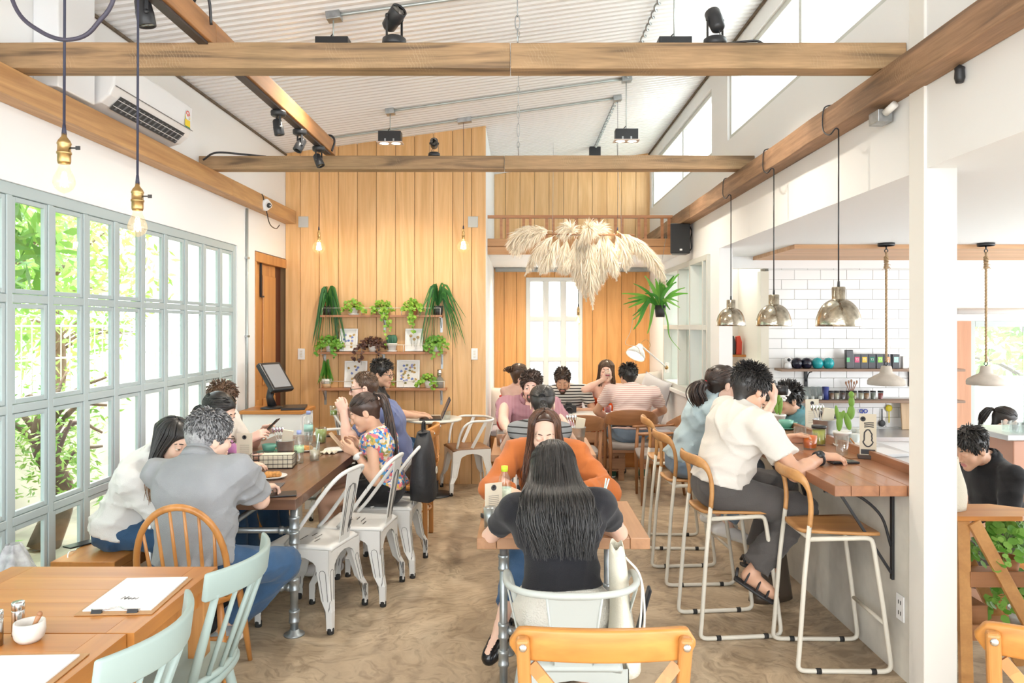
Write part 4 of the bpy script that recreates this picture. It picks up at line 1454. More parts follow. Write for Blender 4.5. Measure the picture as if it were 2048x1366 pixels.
def fabric(name,c,var=0.06,bump=0.25,bscale=260,rough=0.85,sheen=0.15):
 return plain(name,c,rough,spec=0.2,var=var,vscale=5,bump=bump,bscale=bscale,sheen=sheen)
def stripe_fabric(name,c,cs,freq,width,axis='Z',dist=0.0):
 m,nt,b=_nt(name)
 N,L=nt.nodes.new,nt.links.new
 tc=N('ShaderNodeTexCoord');w=N('ShaderNodeTexWave');w.wave_type='BANDS';w.bands_direction=axis
 w.inputs['Scale'].default_value=freq;w.inputs['Distortion'].default_value=dist;w.inputs['Detail'].default_value=1;w.inputs['Detail Scale'].default_value=1.0
 L(tc.outputs['Object'],w.inputs['Vector'])
 r=N('ShaderNodeValToRGB');e=r.color_ramp.elements
 e[0].position=width-0.03;e[0].color=rgb(cs);e[1].position=width+0.03;e[1].color=rgb(c)
 L(w.outputs['Fac'],r.inputs['Fac']);L(r.outputs[0],b.inputs['Base Color'])
 b.inputs['Roughness'].default_value=0.85;b.inputs['Specular IOR Level'].default_value=0.2
 return m
def floral_fabric(name):
 m,nt,b=_nt(name)
 N,L=nt.nodes.new,nt.links.new
 tc=N('ShaderNodeTexCoord')
 n0=N('ShaderNodeTexNoise');n0.inputs['Scale'].default_value=26;n0.inputs['Detail'].default_value=2
 L(tc.outputs['Object'],n0.inputs['Vector'])
 mx=N('ShaderNodeVectorMath');mx.operation='MULTIPLY_ADD';mx.inputs[1].default_value=(0.035,0.035,0.035)
 L(n0.outputs['Color'],mx.inputs[0]);L(tc.outputs['Object'],mx.inputs[2])
 v=N('ShaderNodeTexVoronoi');v.inputs['Scale'].default_value=52
 L(mx.outputs[0],v.inputs['Vector'])
 sp=N('ShaderNodeSeparateColor');L(v.outputs['Color'],sp.inputs[0])
 r=N('ShaderNodeValToRGB');r.color_ramp.interpolation='CONSTANT';e=r.color_ramp.elements
 cols=[(0.0,(0.03,0.15,0.50)),(0.16,(0.72,0.64,0.48)),(0.30,(0.10,0.36,0.66)),(0.44,(0.70,0.16,0.20)),(0.56,(0.78,0.72,0.60)),(0.68,(0.62,0.40,0.10)),(0.80,(0.74,0.38,0.36)),(0.90,(0.28,0.30,0.10))]
 e[0].position=cols[0][0];e[0].color=rgb(cols[0][1]);e[1].position=cols[1][0];e[1].color=rgb(cols[1][1])
 for p,c in cols[2:]:
  x=e.new(p);x.color=rgb(c)
 L(sp.outputs[0],r.inputs['Fac']);L(r.outputs[0],b.inputs['Base Color'])
 b.inputs['Roughness'].default_value=0.8
 return m
def head_frame(fwd,up=(0,0,1),roll=0.0):
 f=unit(fwd);u=np.array(up,float);u=unit(u-f*(u@f))
 r=np.cross(f,u)
 if roll:
  c,s_=math.cos(roll),math.sin(roll)
  r,u=r*c+u*s_,u*c-r*s_
 return np.stack([r,f,u],1)
def to_world(V,R,c,s=1.0):
 return (V*s)@R.T+np.array(c)[None,:]
def build_head(neck_loc,h,fem=False,lids=0.35,slim=1.0,mouth=True):
 """skull, face and neck in head coordinates (x right, y forward, z up, eyes at z=0)"""
 F=Field((-0.10,-0.125,min(-0.22,neck_loc[2]-0.05)),(0.10,0.125,0.13),h)
 F.ell((0,-0.014,0.038),(0.073,0.091,0.080),k=0)
 F.ell((0,0.026,-0.032),(0.058*slim,0.064,0.078),k=0.03)
 F.cone((-0.046*slim,0.0,-0.055),(0,0.064,-0.097),0.021,0.017 if fem else 0.02,0.025)
 F.cone((0.046*slim,0.0,-0.055),(0,0.064,-0.097),0.021,0.017 if fem else 0.02,0.025)
 F.ell((0,0.072,-0.098),(0.017,0.015,0.014),k=0.016)
 for sx in (-1,1):
  F.ell((sx*0.037*slim,0.058,-0.03),(0.022,0.024,0.024),k=0.022)
  F.ell((sx*0.031,0.098,0.0),(0.0165,0.016,0.011),k=0.014,sub=True)
 F.cone((-0.034,0.077,0.020),(0.034,0.077,0.020),0.011,0.011,0.018)
 F.cone((0,0.088,0.006),(0,0.106,-0.034),0.0065,0.0095,0.010)
 for sx in (-1,1):
  F.ell((sx*0.0105,0.097,-0.040),(0.008,0.009,0.007),k=0.006)
 if mouth:
  F.cone((-0.019,0.086,-0.0655),(0.019,0.086,-0.0655),0.0062,0.0062,0.006)
  F.cone((-0.016,0.086,-0.0755),(0.016,0.086,-0.0755),0.0068,0.0068,0.006)
  F.ell((0,0.094,-0.0705),(0.024,0.010,0.0016),k=0.004,sub=True)
 for sx in (-1,1):
  F.ell((sx*0.031,0.0785,0.0),(0.0162,0.0162,0.0155),k=0.003,cut=((0,0,0.0062-0.010*lids),(0,0.0,-1)))
  F.ell((sx*0.031,0.0785,0.0),(0.0158,0.0158,0.015),k=0.003,cut=((0,0,-0.0052),(0,0.0,1)))
  F.ell((sx*0.0755,-0.012,-0.010),(0.009,0.020,0.032),k=0.008)
  F.ell((sx*0.086,-0.006,-0.006),(0.007,0.010,0.018),k=0.006,sub=True)
 nb=np.array(neck_loc)
 F.cone((0,-0.022,-0.05),(nb[0],nb[1],nb[2]),0.050 if fem else 0.056,0.048 if fem else 0.056,0.03)
 V,Q=F.surf()
 c=V[Q].mean(1)
 lip=(c[:,1]>0.080)&(np.abs(c[:,0])<0.0235-np.abs(c[:,2]+0.0705)*0.7)&(np.abs(c[:,2]+0.0705)<0.0115)
 return V,Q,lip.astype(np.int32)
def build_hand(w,D,U,left,h,curl=0.35,spread=1.0,s=1.0,thumb=0.5,arm=None,fingers=None):
 """five fingers of different length, bent at the knuckles; U points out of the back of the hand"""
 D=unit(D);U=np.array(U,float);U=unit(U-D*(U@D))
 S=np.cross(D,U)*(1 if left else -1)
 w=np.array(w,float)
 lo,hi=w-0.13*s,w+0.13*s
 c=w+D*0.09*s
 F=Field(np.minimum(c-0.12*s,w-0.07),np.maximum(c+0.12*s,w+0.07),h)
 r=lambda v:v*s
 if arm is not None:
  F.cone(w-unit(w-np.array(arm))*0.06,w,r(0.028),r(0.0245),0.0)
 offs=(0.027,0.0095,-0.009,-0.026)
 base=(0.085,0.09,0.086,0.078)
 lens=(0.070,0.079,0.073,0.058)
 rad=(0.0088,0.009,0.0086,0.0076)
 kn=[]
 for i in range(4):
  p=w+D*r(base[i])+S*r(offs[i])*(0.9+0.1*spread)+U*r(0.002)
  kn.append(p)
  F.cone(w+S*r(offs[i]*0.55),p,r(0.0155),r(0.0115),0.014*s)
 for i in range(4):
  p=kn[i];ang=0.0
  cu=curl if fingers is None else fingers[i]
  for j,f in enumerate((0.46,0.31,0.23)):
   ang+=cu*(0.75,1.0,0.75)[j]*(1.0+0.08*(i-1))
   d=D*math.cos(ang)-U*math.sin(ang)
   d=d+S*offs[i]*2.6*spread*(1 if j==0 else 0.6)
   q=p+unit(d)*r(lens[i]*f)
   F.cone(p,q,r(rad[i]*(1.02-0.06*j)),r(rad[i]*(0.95-0.08*j)),0.004)
   p=q
 p=w+D*r(0.022)+S*r(0.022)
 d1=unit(D*0.75+S*(0.75-0.5*thumb)-U*(0.25+0.5*thumb))
 q=p+d1*r(0.042);F.cone(p,q,r(0.0145),r(0.0112),0.012)
 d2=unit(D*0.9+S*(0.35-0.5*thumb)-U*(0.25+0.4*thumb));p=q;q=p+d2*r(0.032);F.cone(p,q,r(0.0105),r(0.0095),0.004)
 d3=unit(D*0.95+S*(0.1-0.4*thumb)-U*0.25);p=q;q=p+d3*r(0.026);F.cone(p,q,r(0.0095),r(0.0078),0.004)
 return F.surf()
def strand_tubes(paths,r0,r1=0.0008,n=4):
 """many thin tapering hair locks as one mesh"""
 vs,qs,o=[],[],0
 for P in paths:
  P=np.array([tuple(p)for p in P]);k=len(P)
  T=np.gradient(P,axis=0);T/=(np.linalg.norm(T,axis=1)[:,None]+1e-9)
  ref=np.array([0.31,0.52,0.79])
  A=np.cross(T,ref);A/=(np.linalg.norm(A,axis=1)[:,None]+1e-9);B=np.cross(T,A)
  t=np.linspace(0,1,k);R=r0*(0.55+0.45*np.minimum(1,t*5))*(1-t**3)+r1
  for j in range(n):
   a=2*PI*j/n
   vs.append(P+(A*math.cos(a)+B*math.sin(a))*R[:,None])
  i=np.arange(k-1)
  for j in range(n):
   j2=(j+1)%n
   qs.append(np.stack([o+j*k+i,o+j2*k+i,o+j2*k+i+1,o+j*k+i+1],1))
  o+=n*k
 return np.concatenate(vs),np.concatenate(qs)
def hair_cap(F,grow=0.012,line=0.03,slope=0.72,top=0.0,k=0.0,back=-0.075):
 """the hair close to the skull, trimmed along the hairline"""
 F.ell((0,-0.016,0.038+top*0.5),(0.073+grow,0.091+grow,0.080+grow+top),k=k)
 F.cone((0,-0.055,0.0),(0,-0.050,back),0.052+grow*0.6,0.035+grow*0.4,0.03)
 n=np.array([0,1,-slope]);p=(0,line,0)
 F.plane(p,n)
def scalp(az,pol,grow):
 """point of the skull: az 0 = front, pol 0 = crown"""
 return np.array([(0.073+grow)*math.sin(pol)*math.sin(az),-0.016+(0.091+grow)*math.sin(pol)*math.cos(az),0.038+(0.080+grow)*math.cos(pol)])
def tufts(rnd,n,length,grow,lo=0.0,hi=2.15,comb=(0,0.3,0.2),stand=0.5,line=0.028,slope=0.72,curl=0.0):
 out=[]
 while len(out)<n:
  az=rnd.uniform(-PI,PI);pol=math.acos(rnd.uniform(-0.55,1.0))
  p=scalp(az,pol,grow-0.002)
  if p[1]-slope*p[2]>line+0.004 or pol>hi:
   continue
  fade=1-0.62*min(1,max(0,(pol-0.9)/0.7))
  nrm=unit(p-np.array([0,-0.016,0.038]))
  tn=scalp(az,pol+0.1,grow)-p;tn=unit(tn)
  d=unit(tn*(1-stand*fade)+nrm*stand*fade+np.array(comb)*0.8*fade+np.array([rnd.gauss(0,0.2)for _ in range(3)])*(0.35+0.65*fade))
  L=length*rnd.uniform(0.6,1.2)*(0.35+0.65*fade)
  side=np.cross(d,nrm)
  q1=p+d*L*0.5+nrm*L*0.06
  q2=p+d*L*0.9-nrm*L*0.12+side*curl*L*rnd.uniform(-1,1)
  if curl:
   q3=q2-d*L*0.35+side*curl*L*0.3
   out.append([p-nrm*0.004,q1,q2,q3])
  else:
   out.append([p-nrm*0.004,(p+q1)/2+nrm*0.001,q1,q2])
 return out
def long_locks(rnd,n,tips,grow=0.014,az0=0.55,part=0.0,pol_top=0.12,swing=0.02,pol_end=1.5):
 """locks from a parting down the skull and on to hanging tips; tips(az, t) gives the hanging path in head coordinates"""
 out=[]
 for i in range(n):
  az=rnd.uniform(az0,2*PI-az0)
  a=az if az<=PI else az-2*PI
  g=grow+rnd.uniform(-0.004,0.005)
  P=[]
  for j in range(6):
   pol=pol_top+(pol_end-pol_top)*j/5
   aa=a*(0.5+0.5*min(1,j/2.0))if abs(a)<2.4 else a
   p=scalp(aa,pol,g)
   if j==0:
    p=p*np.array([0.6,1,1])+np.array([part,0,0.0])
   P.append(p)
  for q in tips(a,rnd):
   P.append(np.array(q))
  out.append(smooth_path(P,3))
 return out
def person(label,pelvis,neck,head,face,legs,arms,skin,top=None,bottom=None,shoes=None,hair=None,s=1.0,fem=False,h=0.013,sh_axis=None,hip_axis=None,roll=0.0,lids=0.4,glasses=None,h_head=0.0045,h_hand=0.005,beard=None,head_s=1.0,brow=None,wide=1.0,extra=None,sh_drop=0.052):
 """legs: [(ankle, knee hint, toe direction)] left then right; arms: [(wrist, elbow hint, hand direction, back of hand, curl)] left then right"""
 pelvis,neck,head=np.array(pelvis,float),np.array(neck,float),np.array(head,float)
 rnd=random.Random(label)
 T=thing('person',label,'person',(pelvis[0],pelvis[1],0))
 R=head_frame(face,roll=roll)
 up=unit(neck-pelvis)
 fw=np.array(R[:,1]);fw=np.array([fw[0],fw[1],0])
 if hip_axis is None:
  kn=(np.array(legs[0][0])+np.array(legs[1][0]))/2-pelvis;kn[2]=0
  kn=fw if np.linalg.norm(kn)<0.08 else kn
  hip_axis=np.cross(unit(kn),(0,0,1))
 hip_axis=unit(hip_axis)
 if sh_axis is None:
  sh_axis=hip_axis
 sh_axis=unit(np.array(sh_axis,float)-up*(np.array(sh_axis,float)@up))
 front=unit(np.cross(up,sh_axis))
 sw=(0.165 if fem else 0.19)*s*wide
 hw=(0.088 if fem else 0.085)*s
 shL=neck-sh_axis*sw-up*sh_drop*s;shR=neck+sh_axis*sw-up*sh_drop*s
 hipL=pelvis-hip_axis*hw;hipR=pelvis+hip_axis*hw
 ua,fa=0.285*s,0.25*s
 th,sn=0.43*s,0.42*s
 el,wr=[],[]
 for S,A in ((shL,arms[0]),(shR,arms[1])):
  e,w=ik(S,A[0],ua,fa,A[1]);el.append(e);wr.append(w)
 kn,an=[],[]
 for S,A in ((hipL,legs[0]),(hipR,legs[1])):
  k_,a_=ik(S,A[0],th,sn,A[1]);kn.append(k_);an.append(a_)
 chest=pelvis+(neck-pelvis)*0.70
 waist=pelvis+(neck-pelvis)*0.34
 bk=lambda v:front*v*s
 W=1.0*s*wide
 torso=[(pelvis-hip_axis*0.065*s,pelvis+hip_axis*0.065*s,0.112*s,0.112*s),(waist-sh_axis*(0.045 if fem else 0.06)*W,waist+sh_axis*(0.045 if fem else 0.06)*W,(0.088 if fem else 0.102)*s,(0.088 if fem else 0.102)*s),(chest-sh_axis*0.075*W+bk(-0.008),chest+sh_axis*0.075*W+bk(-0.008),(0.092 if fem else 0.105)*s,(0.092 if fem else 0.105)*s),(neck-sh_axis*0.078*W-up*0.085*s+bk(-0.012),neck+sh_axis*0.078*W-up*0.085*s+bk(-0.012),0.077*s,0.077*s),(shL,shR,0.041*s,0.041*s),(neck+up*0.035*s,neck-up*0.05*s,0.045*s,0.085*s),(pelvis,waist,0.105*s,0.09*s),(waist,chest,0.09*s,0.095*s),]
 if fem:
  for sx in (-1,1):
   c=chest+sh_axis*sx*0.075*s+bk(0.068)-up*0.01
   torso.append((c,c-up*0.004,0.055*s,0.055*s))
# ---- body (skin)
 pts=np.array([pelvis,neck,shL,shR]+el+wr+kn+an+[hipL,hipR])
 lo,hi=pts.min(0)-0.16,pts.max(0)+0.14
 B=Field(lo,hi,h)
 sk=0.93 if top else 1.0
 for q_,(a,b,ra,rb)in enumerate(torso):
  k_=0.84 if bottom and q_ in (0,1,6)else sk
  B.cone(a,b,ra*k_,rb*k_,0.05*s)
 ar=(0.041,0.037,0.036,0.0255)if fem else (0.048,0.042,0.041,0.029)
 for i,S in enumerate((shL,shR)):
  B.cone(S,el[i],ar[0]*s,ar[1]*s,0.03*s)
  B.cone(el[i],wr[i],ar[2]*s,ar[3]*s,0.012*s)
  mid=el[i]+(wr[i]-el[i])*0.28
  B.cone(mid-(wr[i]-el[i])*0.1,mid+(wr[i]-el[i])*0.12,(ar[2]+0.001)*s,(ar[2]+0.0005)*s,0.02*s)
 for i,S in enumerate((hipL,hipR)):
  B.cone(S,kn[i],0.080*s,0.054*s,0.04*s)
  B.cone(kn[i],an[i],0.051*s,0.034*s,0.02*s)
  calf=kn[i]+(an[i]-kn[i])*0.3-unit(np.array(legs[i][1]))*0.012
  B.cone(calf,kn[i]+(an[i]-kn[i])*0.45-unit(np.array(legs[i][1]))*0.01,0.047*s,0.042*s,0.03)
  td=unit(legs[i][2])
  B.cone(an[i]-np.array([0,0,0.02])*s,an[i]+td*0.13*s-np.array([0,0,0.045])*s,0.034*s,0.024*s,0.03)
  B.cone(an[i]-td*0.03*s-np.array([0,0,0.04])*s,an[i]+td*0.12*s-np.array([0,0,0.052])*s,0.026*s,0.022*s,0.03)
 V,Q=B.surf()
 parts=[(V,Q,0)]
 nl=R.T@(neck-head)/head_s
 HV,HQ,HM=build_head(nl,h_head,fem,lids,0.95 if fem else 1.0)
 parts.append((to_world(HV,R,head,head_s),HQ,HM))
 for i in range(2):
  A=arms[i]
  if len(A)>2:
   hv,hq=build_hand(wr[i],A[2],A[3],i==0,h_hand,A[4]if len(A)>4 else 0.35,s=(0.93 if fem else 1.0)*s,arm=el[i],thumb=A[5]if len(A)>5 else 0.5)
   parts.append((hv,hq,0))
 np_obj('body',parts,[skin,LIPS],T)
# ---- eyes and brows
 for sx in (-1,1):
  m=MB();m.ball((0,0,0),0.0132,14,10)
  m.lathe([(0.0,0.0136),(0.0062,0.0126),(0.0064,0.0115)],(0,0,0),12,1,axis=(0,0.95,-0.25*lids))
  e=m.build('eye',[EYEW,IRIS],T)
  c=to_world(np.array([[sx*0.031,0.0785,0.0]]),R,head,head_s)[0]-np.array([pelvis[0],pelvis[1],0])
  M4=Matrix(R.tolist()).to_4x4();M4.translation=Vector(c)
  e.matrix_local=M4
 bm=brow or (hair['mat']if hair else HDARK)
 for sx in (-1,1):
  m=MB();pp=to_world(np.array([(sx*0.012,0.0895,0.0225),(sx*0.026,0.0895,0.0268),(sx*0.042,0.0775,0.0255),(sx*0.050,0.067,0.020)]),R,head,head_s)-np.array([pelvis[0],pelvis[1],0])
  m.tube([tuple(p)for p in pp],[0.0025,0.0034,0.0028,0.0012],6);m.build('eyebrow',bm,T)
# ---- clothes
 def cloth(name,prims,mat,cuts,amp,grow_k=0.05,res=h,label=None,subs=(),rip=None):
  P=np.array([p for q in prims for p in (q[0],q[1])]);rm=max(max(q[2],q[3])for q in prims)
  F=Field(P.min(0)-rm,P.max(0)+rm,res)
  for q in prims:
   F.cone(q[0],q[1],q[2],q[3],q[5]if len(q)>5 else grow_k*s,cut=q[4]if len(q)>4 else None)
  if amp:
   F.ripple(amp,rip or [(9,14,30,rnd.uniform(0,6)),(-19,12,20,rnd.uniform(0,6)),(22,18,-14,rnd.uniform(0,6)),(-10,-24,26,rnd.uniform(0,6))])
  for (p,n_)in cuts:
   F.plane(p,n_)
  for sb in subs:
   F.cone(*sb,k=0.006,sub=True)
  V_,Q_=F.surf()
  return np_obj(name,[(V_,Q_,0)],[mat],T,label)
 if top:
  g=top.get('grow',0.015)*s
  prims=[]
  for (a,b,ra,rb)in torso[:7 if top.get('collar_low')else 8]:
   prims.append((a,b,ra+g,rb+g))
  if top.get('yoke',True)is False:
   prims=[p for i,p in enumerate(prims)if i not in (4,)]
  sl=top.get('sleeve',0.6)
  if np.isscalar(sl):
   sl=(sl,sl)
  for i,S in enumerate((shL,shR)):
   f=sl[i]
   if f<=0:
    continue
   lw=top.get('loose',0.016)*s
   u=min(f,1.0)
   e=S+(el[i]-S)*u
   d=unit(el[i]-S)
   prims.append((S,e+d*0.03,(ar[0]+0.008)*s+lw*0.6,ar[1]*s+lw,(e,d)if f<1 else None,0.03))
   if f>1:
    w=el[i]+(wr[i]-el[i])*(f-1);d=unit(wr[i]-el[i])
    prims.append((el[i],w+d*0.03,ar[2]*s+lw,(ar[2]+(ar[3]-ar[2])*(f-1))*s+lw*0.8,(w,d),0.015))
  hem=pelvis+up*top.get('hem',0.03)*s
  hn=-unit(up*0.55+np.array([0,0,0.45]))+np.array(top.get('hem_tilt',(0,0,0)))
  cuts=[(hem,hn)]
  if top.get('neckline')is not None:
   cuts.append((neck+up*top['neckline']*s,up+front*top.get('scoop',0.25)))
  subs=[(neck-up*0.02*s+front*0.01,neck+up*0.2*s+front*0.04,0.052*s,0.062*s)]
  cloth('shirt' if not top.get('name')else top['name'],prims,top['mat'],cuts,top.get('amp',0.0022),label=top.get('label'),res=top.get('res',h),subs=subs)
  if top.get('collar'):
   m=MB()
   c0=neck+up*0.020*s
   pts_=[]
   for j in range(13):
    a=PI*0.14+(2*PI-PI*0.28)*j/12
    pts_.append(c0+front*math.cos(a)*0.070*s+sh_axis*math.sin(a)*0.073*s-up*0.03*s*math.cos(a)*0.7)
   off=np.array([pelvis[0],pelvis[1],0])
   vs=[]
   for p in pts_:
    o_=unit(p-c0)
    vs+=[p-off-up*0.012*s+o_*0.014,p-off+up*0.026*s-o_*0.006,p-off+up*0.022*s-o_*0.011,p-off-up*0.02*s-o_*0.004]
   fs=[]
   for j in range(12):
    for k in range(4):
     k2=(k+1)%4
     fs.append((4*j+k,4*j+k2,4*j+4+k2,4*j+4+k))
   fs+=[(3,2,1,0),tuple(48+k for k in range(4))]
   m.add(vs,fs,0,True)
   m.build('collar',top['mat'],T)
 if bottom:
  g=bottom.get('grow',0.012)*s
  wz=pelvis+up*bottom.get('waist',0.10)*s
  wc=(wz,unit(up*0.5+np.array([0,0,0.5])))
  prims=[(pelvis-hip_axis*0.06*s,pelvis+hip_axis*0.06*s,0.113*s+g*0.2,0.113*s+g*0.2,wc),(pelvis,waist,0.108*s+g*0.2,(0.087 if fem else 0.10)*s+g*0.2,wc)]
  if not fem:
   prims.append((waist-sh_axis*0.045*W,waist+sh_axis*0.045*W,0.101*s,0.101*s,wc))
  L=bottom.get('length',1.95)
  for i,S in enumerate((hipL,hipR)):
   f=L if np.isscalar(L)else L[i]
   u=min(f,1.0);e=S+(kn[i]-S)*u;d=unit(kn[i]-S)
   fl=bottom.get('loose',0.0)
   prims.append((S,e+(d*0.03 if f<1 else d*0),0.084*s+g,(0.084+(0.056-0.084)*u)*s+g+fl*u,(e,d)if f<1 else None))
   if f>1:
    w=kn[i]+(an[i]-kn[i])*(f-1);d=unit(an[i]-kn[i])
    prims.append((kn[i],w+d*0.03,0.056*s+g,0.040*s+g+fl,(w,d),0.02))
    calf=kn[i]+(an[i]-kn[i])*0.3-unit(np.array(legs[i][1]))*0.012
    if f>1.5:
     prims.append((calf,calf+(an[i]-kn[i])*0.15,0.05*s+g,0.046*s+g,None,0.03))
  if bottom.get('skirt'):
   a,b=(kn[0]+hipL)/2,(kn[1]+hipR)/2
   prims.append((a,b,0.09*s,0.09*s));prims.append(((hipL*0.8+kn[0]*0.2),(hipR*0.8+kn[1]*0.2),0.11*s,0.11*s))
  cloth(bottom.get('name','trousers'),prims,bottom['mat'],[],bottom.get('amp',0.0028),0.035,label=bottom.get('label'))
  if bottom.get('belt'):
   m=MB();off=np.array([pelvis[0],pelvis[1],0])
   c0=pelvis+up*(bottom.get('waist',0.10)-0.018)*s
   ring=[]
   for j in range(28):
    a=2*PI*j/28
    d=math.copysign(abs(math.cos(a))**0.8,math.cos(a))*sh_axis*(0.178*s)+math.copysign(abs(math.sin(a))**0.9,math.sin(a))*front*(0.123*s)
    ring.append(c0+d-off)
   m.tube([tuple(p)for p in ring],0.017,8,closed=True,flat=1.0,up=tuple(up))
   m.build('belt',BLACK,T)
 for i in range(2):
  if not shoes:
   break
  td=unit(np.array(legs[i][2]));a=an[i]
  sd=unit(np.cross(td,(0,0,1)));u_=np.cross(sd,td)
  hl=a-td*0.055*s-u_*0.048*s;tp=a+td*0.155*s-u_*0.056*s
  F=Field(np.minimum(hl,tp)-0.09,np.maximum(hl,tp)+0.11,0.008 if h<0.012 else 0.01)
  F.cone(hl,tp,0.036*s,0.037*s,0.02)
  F.cone(hl+td*0.1,tp-td*0.03,0.042*s,0.044*s,0.02)
  F.cone(a-u_*0.02-td*0.012,a+td*0.07*s-u_*0.045,0.044*s,0.035*s,0.03)
  if shoes.get('high'):
   F.cone(a,a+(kn[i]-a)*0.12,0.044*s,0.046*s,0.02)
  F.plane(a-u_*0.082*s,-u_)
  if shoes.get('low'):
   F.cone(a+td*0.02+u_*0.0,a+td*0.02+u_*0.12,0.05*s,0.06*s,0.01,sub=True)
  V,Q=F.surf()
  c=V[Q].mean(1)
  hgt=(c-(a-u_*0.082*s)[None,:])@u_
  np_obj('shoe',[(V,Q,(hgt<0.022).astype(np.int32))],[shoes['mat'],shoes.get('sole',shoes['mat'])],T)
# ---- hair
 if hair:
  hs=hair.get('style')
  parts=[]
  Fh=Field((-0.15,-0.19,-0.16 if 'vol' not in hair else hair.get('zlo',-0.5)),(0.15,0.15,0.17),0.007 if h<0.014 else 0.0085)
  hair_cap(Fh,hair.get('grow',0.011),hair.get('line',0.028),hair.get('slope',0.72),hair.get('top',0.0),back=hair.get('back',-0.075))
  for q in hair.get('vol',[]):
   Fh.cone(q[0],q[1],q[2],q[3],0.02)
  for q in hair.get('sub',[]):
   Fh.cone(q[0],q[1],q[2],q[3],0.01,sub=True)
  V,Q=Fh.surf()
  parts.append((V,Q,0))
  paths=[]
  if hs=='short':
   paths=tufts(rnd,hair.get('n',420),hair.get('len',0.045),hair.get('grow',0.011),comb=hair.get('comb',(0,0.2,0.15)),stand=hair.get('stand',0.3),line=hair.get('line',0.028),slope=hair.get('slope',0.72),curl=hair.get('curl',0.0))
  elif hs=='long':
   paths=long_locks(rnd,hair.get('n',260),hair['tips'],hair.get('grow',0.012),hair.get('az0',0.7),hair.get('part',0.0),pol_end=hair.get('pol_end',1.5))
  elif hs=='tied':
   k0=np.array(hair['knot'])
   for i in range(hair.get('n',200)):
    az=rnd.uniform(0.5,2*PI-0.5);a=az if az<=PI else az-2*PI
    st=scalp(a,min(1.0+0.55*abs(a)/PI+rnd.uniform(-0.5,0.1),2.0),hair.get('grow',0.011))
    mid=(st+k0)/2;mid=mid+unit(mid-np.array([0,-0.016,0.03]))*(0.10-0.0)*0.0
    P=[]
    for t in (0,0.25,0.5,0.75,1.0):
     q=st*(1-t)+k0*t
     c=q-np.array([0,-0.016,0.038])
     rr=math.sqrt((c[0]/0.0865)**2+(c[1]/0.105)**2+(c[2]/0.094)**2)
     if rr<1.0 and t<1:
      c=c/max(rr,0.3)
     P.append(c+np.array([0,-0.016,0.038]))
    paths.append(smooth_path(P,2))
   for i in range(hair.get('tail_n',120)):
    j=np.array([rnd.gauss(0,1),rnd.gauss(0,1),rnd.gauss(0,0.5)])
    tl=[np.array(q)for q in hair['tail']]
    sp=hair.get('tail_w',0.018)
    P=[q+j*sp*min(1.0,0.35+1.2*t_/len(tl))*(1 if t_<len(tl)-1 else 0.6)+(0 if t_<len(tl)-1 else unit(tl[-1]-tl[-2])*rnd.uniform(-0.05,0.05))for t_,q in enumerate(tl)]
    paths.append(smooth_path(P,4))
  if paths:
   V,Q=strand_tubes(paths,hair.get('r',0.0042))
   mi=np.zeros(len(Q),dtype=np.int32)
   if hair.get('tips_mat'):
    zc=V[Q].mean(1)[:,2];mi=(zc<hair.get('tips_z',-0.1)).astype(np.int32)
   parts.append((V,Q,mi))
  parts=[(to_world(V,R,head,head_s),Q,m_)for V,Q,m_ in parts]
  mats=[hair['mat']]+([hair['tips_mat']]if hair.get('tips_mat')else [])
  np_obj('hair',parts,mats,T)
  if hair.get('band')is not None:
   k0=to_world(np.array([hair['knot']]),R,head,head_s)[0]-np.array([pelvis[0],pelvis[1],0])
   m=MB();d=unit(np.array(hair['tail'][1])-np.array(hair['tail'][0]));d=R@d
   q=Vector((0,0,1)).rotation_difference(Vector(d))
   m.tube([tuple(Vector(k0)+q@Vector(p))for p in arc((0,0,0),0.016,0,2*PI*15/16,15)],0.008,8,closed=True)
   m.build('hair_tie',hair['band'],T)
 if beard is not None:
  F=Field((-0.09,-0.02,-0.14),(0.09,0.13,0.0),0.006)
  F.cone((-0.052,0.012,-0.052),(0,0.072,-0.099),0.021,0.022,0.02);F.cone((0.052,0.012,-0.052),(0,0.072,-0.099),0.021,0.022,0.02)
  F.ell((0,0.072,-0.095),(0.026,0.021,0.018),k=0.016)
  F.cone((-0.022,0.086,-0.058),(0.022,0.086,-0.058),0.006,0.006,0.006)
  F.cone((-0.027,0.082,-0.058),(-0.027,0.078,-0.088),0.007,0.009,0.008);F.cone((0.027,0.082,-0.058),(0.027,0.078,-0.088),0.007,0.009,0.008)
  V,Q=F.surf()
  np_obj('beard',[(to_world(V,R,head,head_s),Q,0)],[beard],T)
 if glasses is not None:
  m=MB();off=np.array([pelvis[0],pelvis[1],0])
  wl=lambda pts_:[tuple(p-off)for p in to_world(np.array(pts_),R,head,head_s)]
  for sx in (-1,1):
   m.tube(wl([(sx*0.033+0.024*math.cos(a),0.098-0.1*abs(0.024*math.cos(a)*sx+0.0),-0.003+0.017*math.sin(a))for a in [2*PI*j/14 for j in range(14)]]),0.0024,6,closed=True)
   m.tube(wl([(sx*0.058,0.094,0.004),(sx*0.079,0.03,0.004),(sx*0.080,-0.02,0.0)]),0.0026,6)
  m.tube(wl([(-0.010,0.1,0.0),(0.010,0.1,0.0)]),0.0022,6)
  G=m.build('glasses',glasses[0],T)
  for sx in (-1,1):
   l=MB()
   l.add(wl([(sx*0.033+0.023*math.cos(a),0.0975,-0.003+0.016*math.sin(a))for a in [2*PI*j/14 for j in range(14)]]),[tuple(range(14))])
   l.build('lens',glasses[1],G,solid=0.001)
 info=dict(T=T,el=el,wr=wr,kn=kn,an=an,R=R,head=head,shL=shL,shR=shR,up=up,front=front,side=sh_axis)
 return info
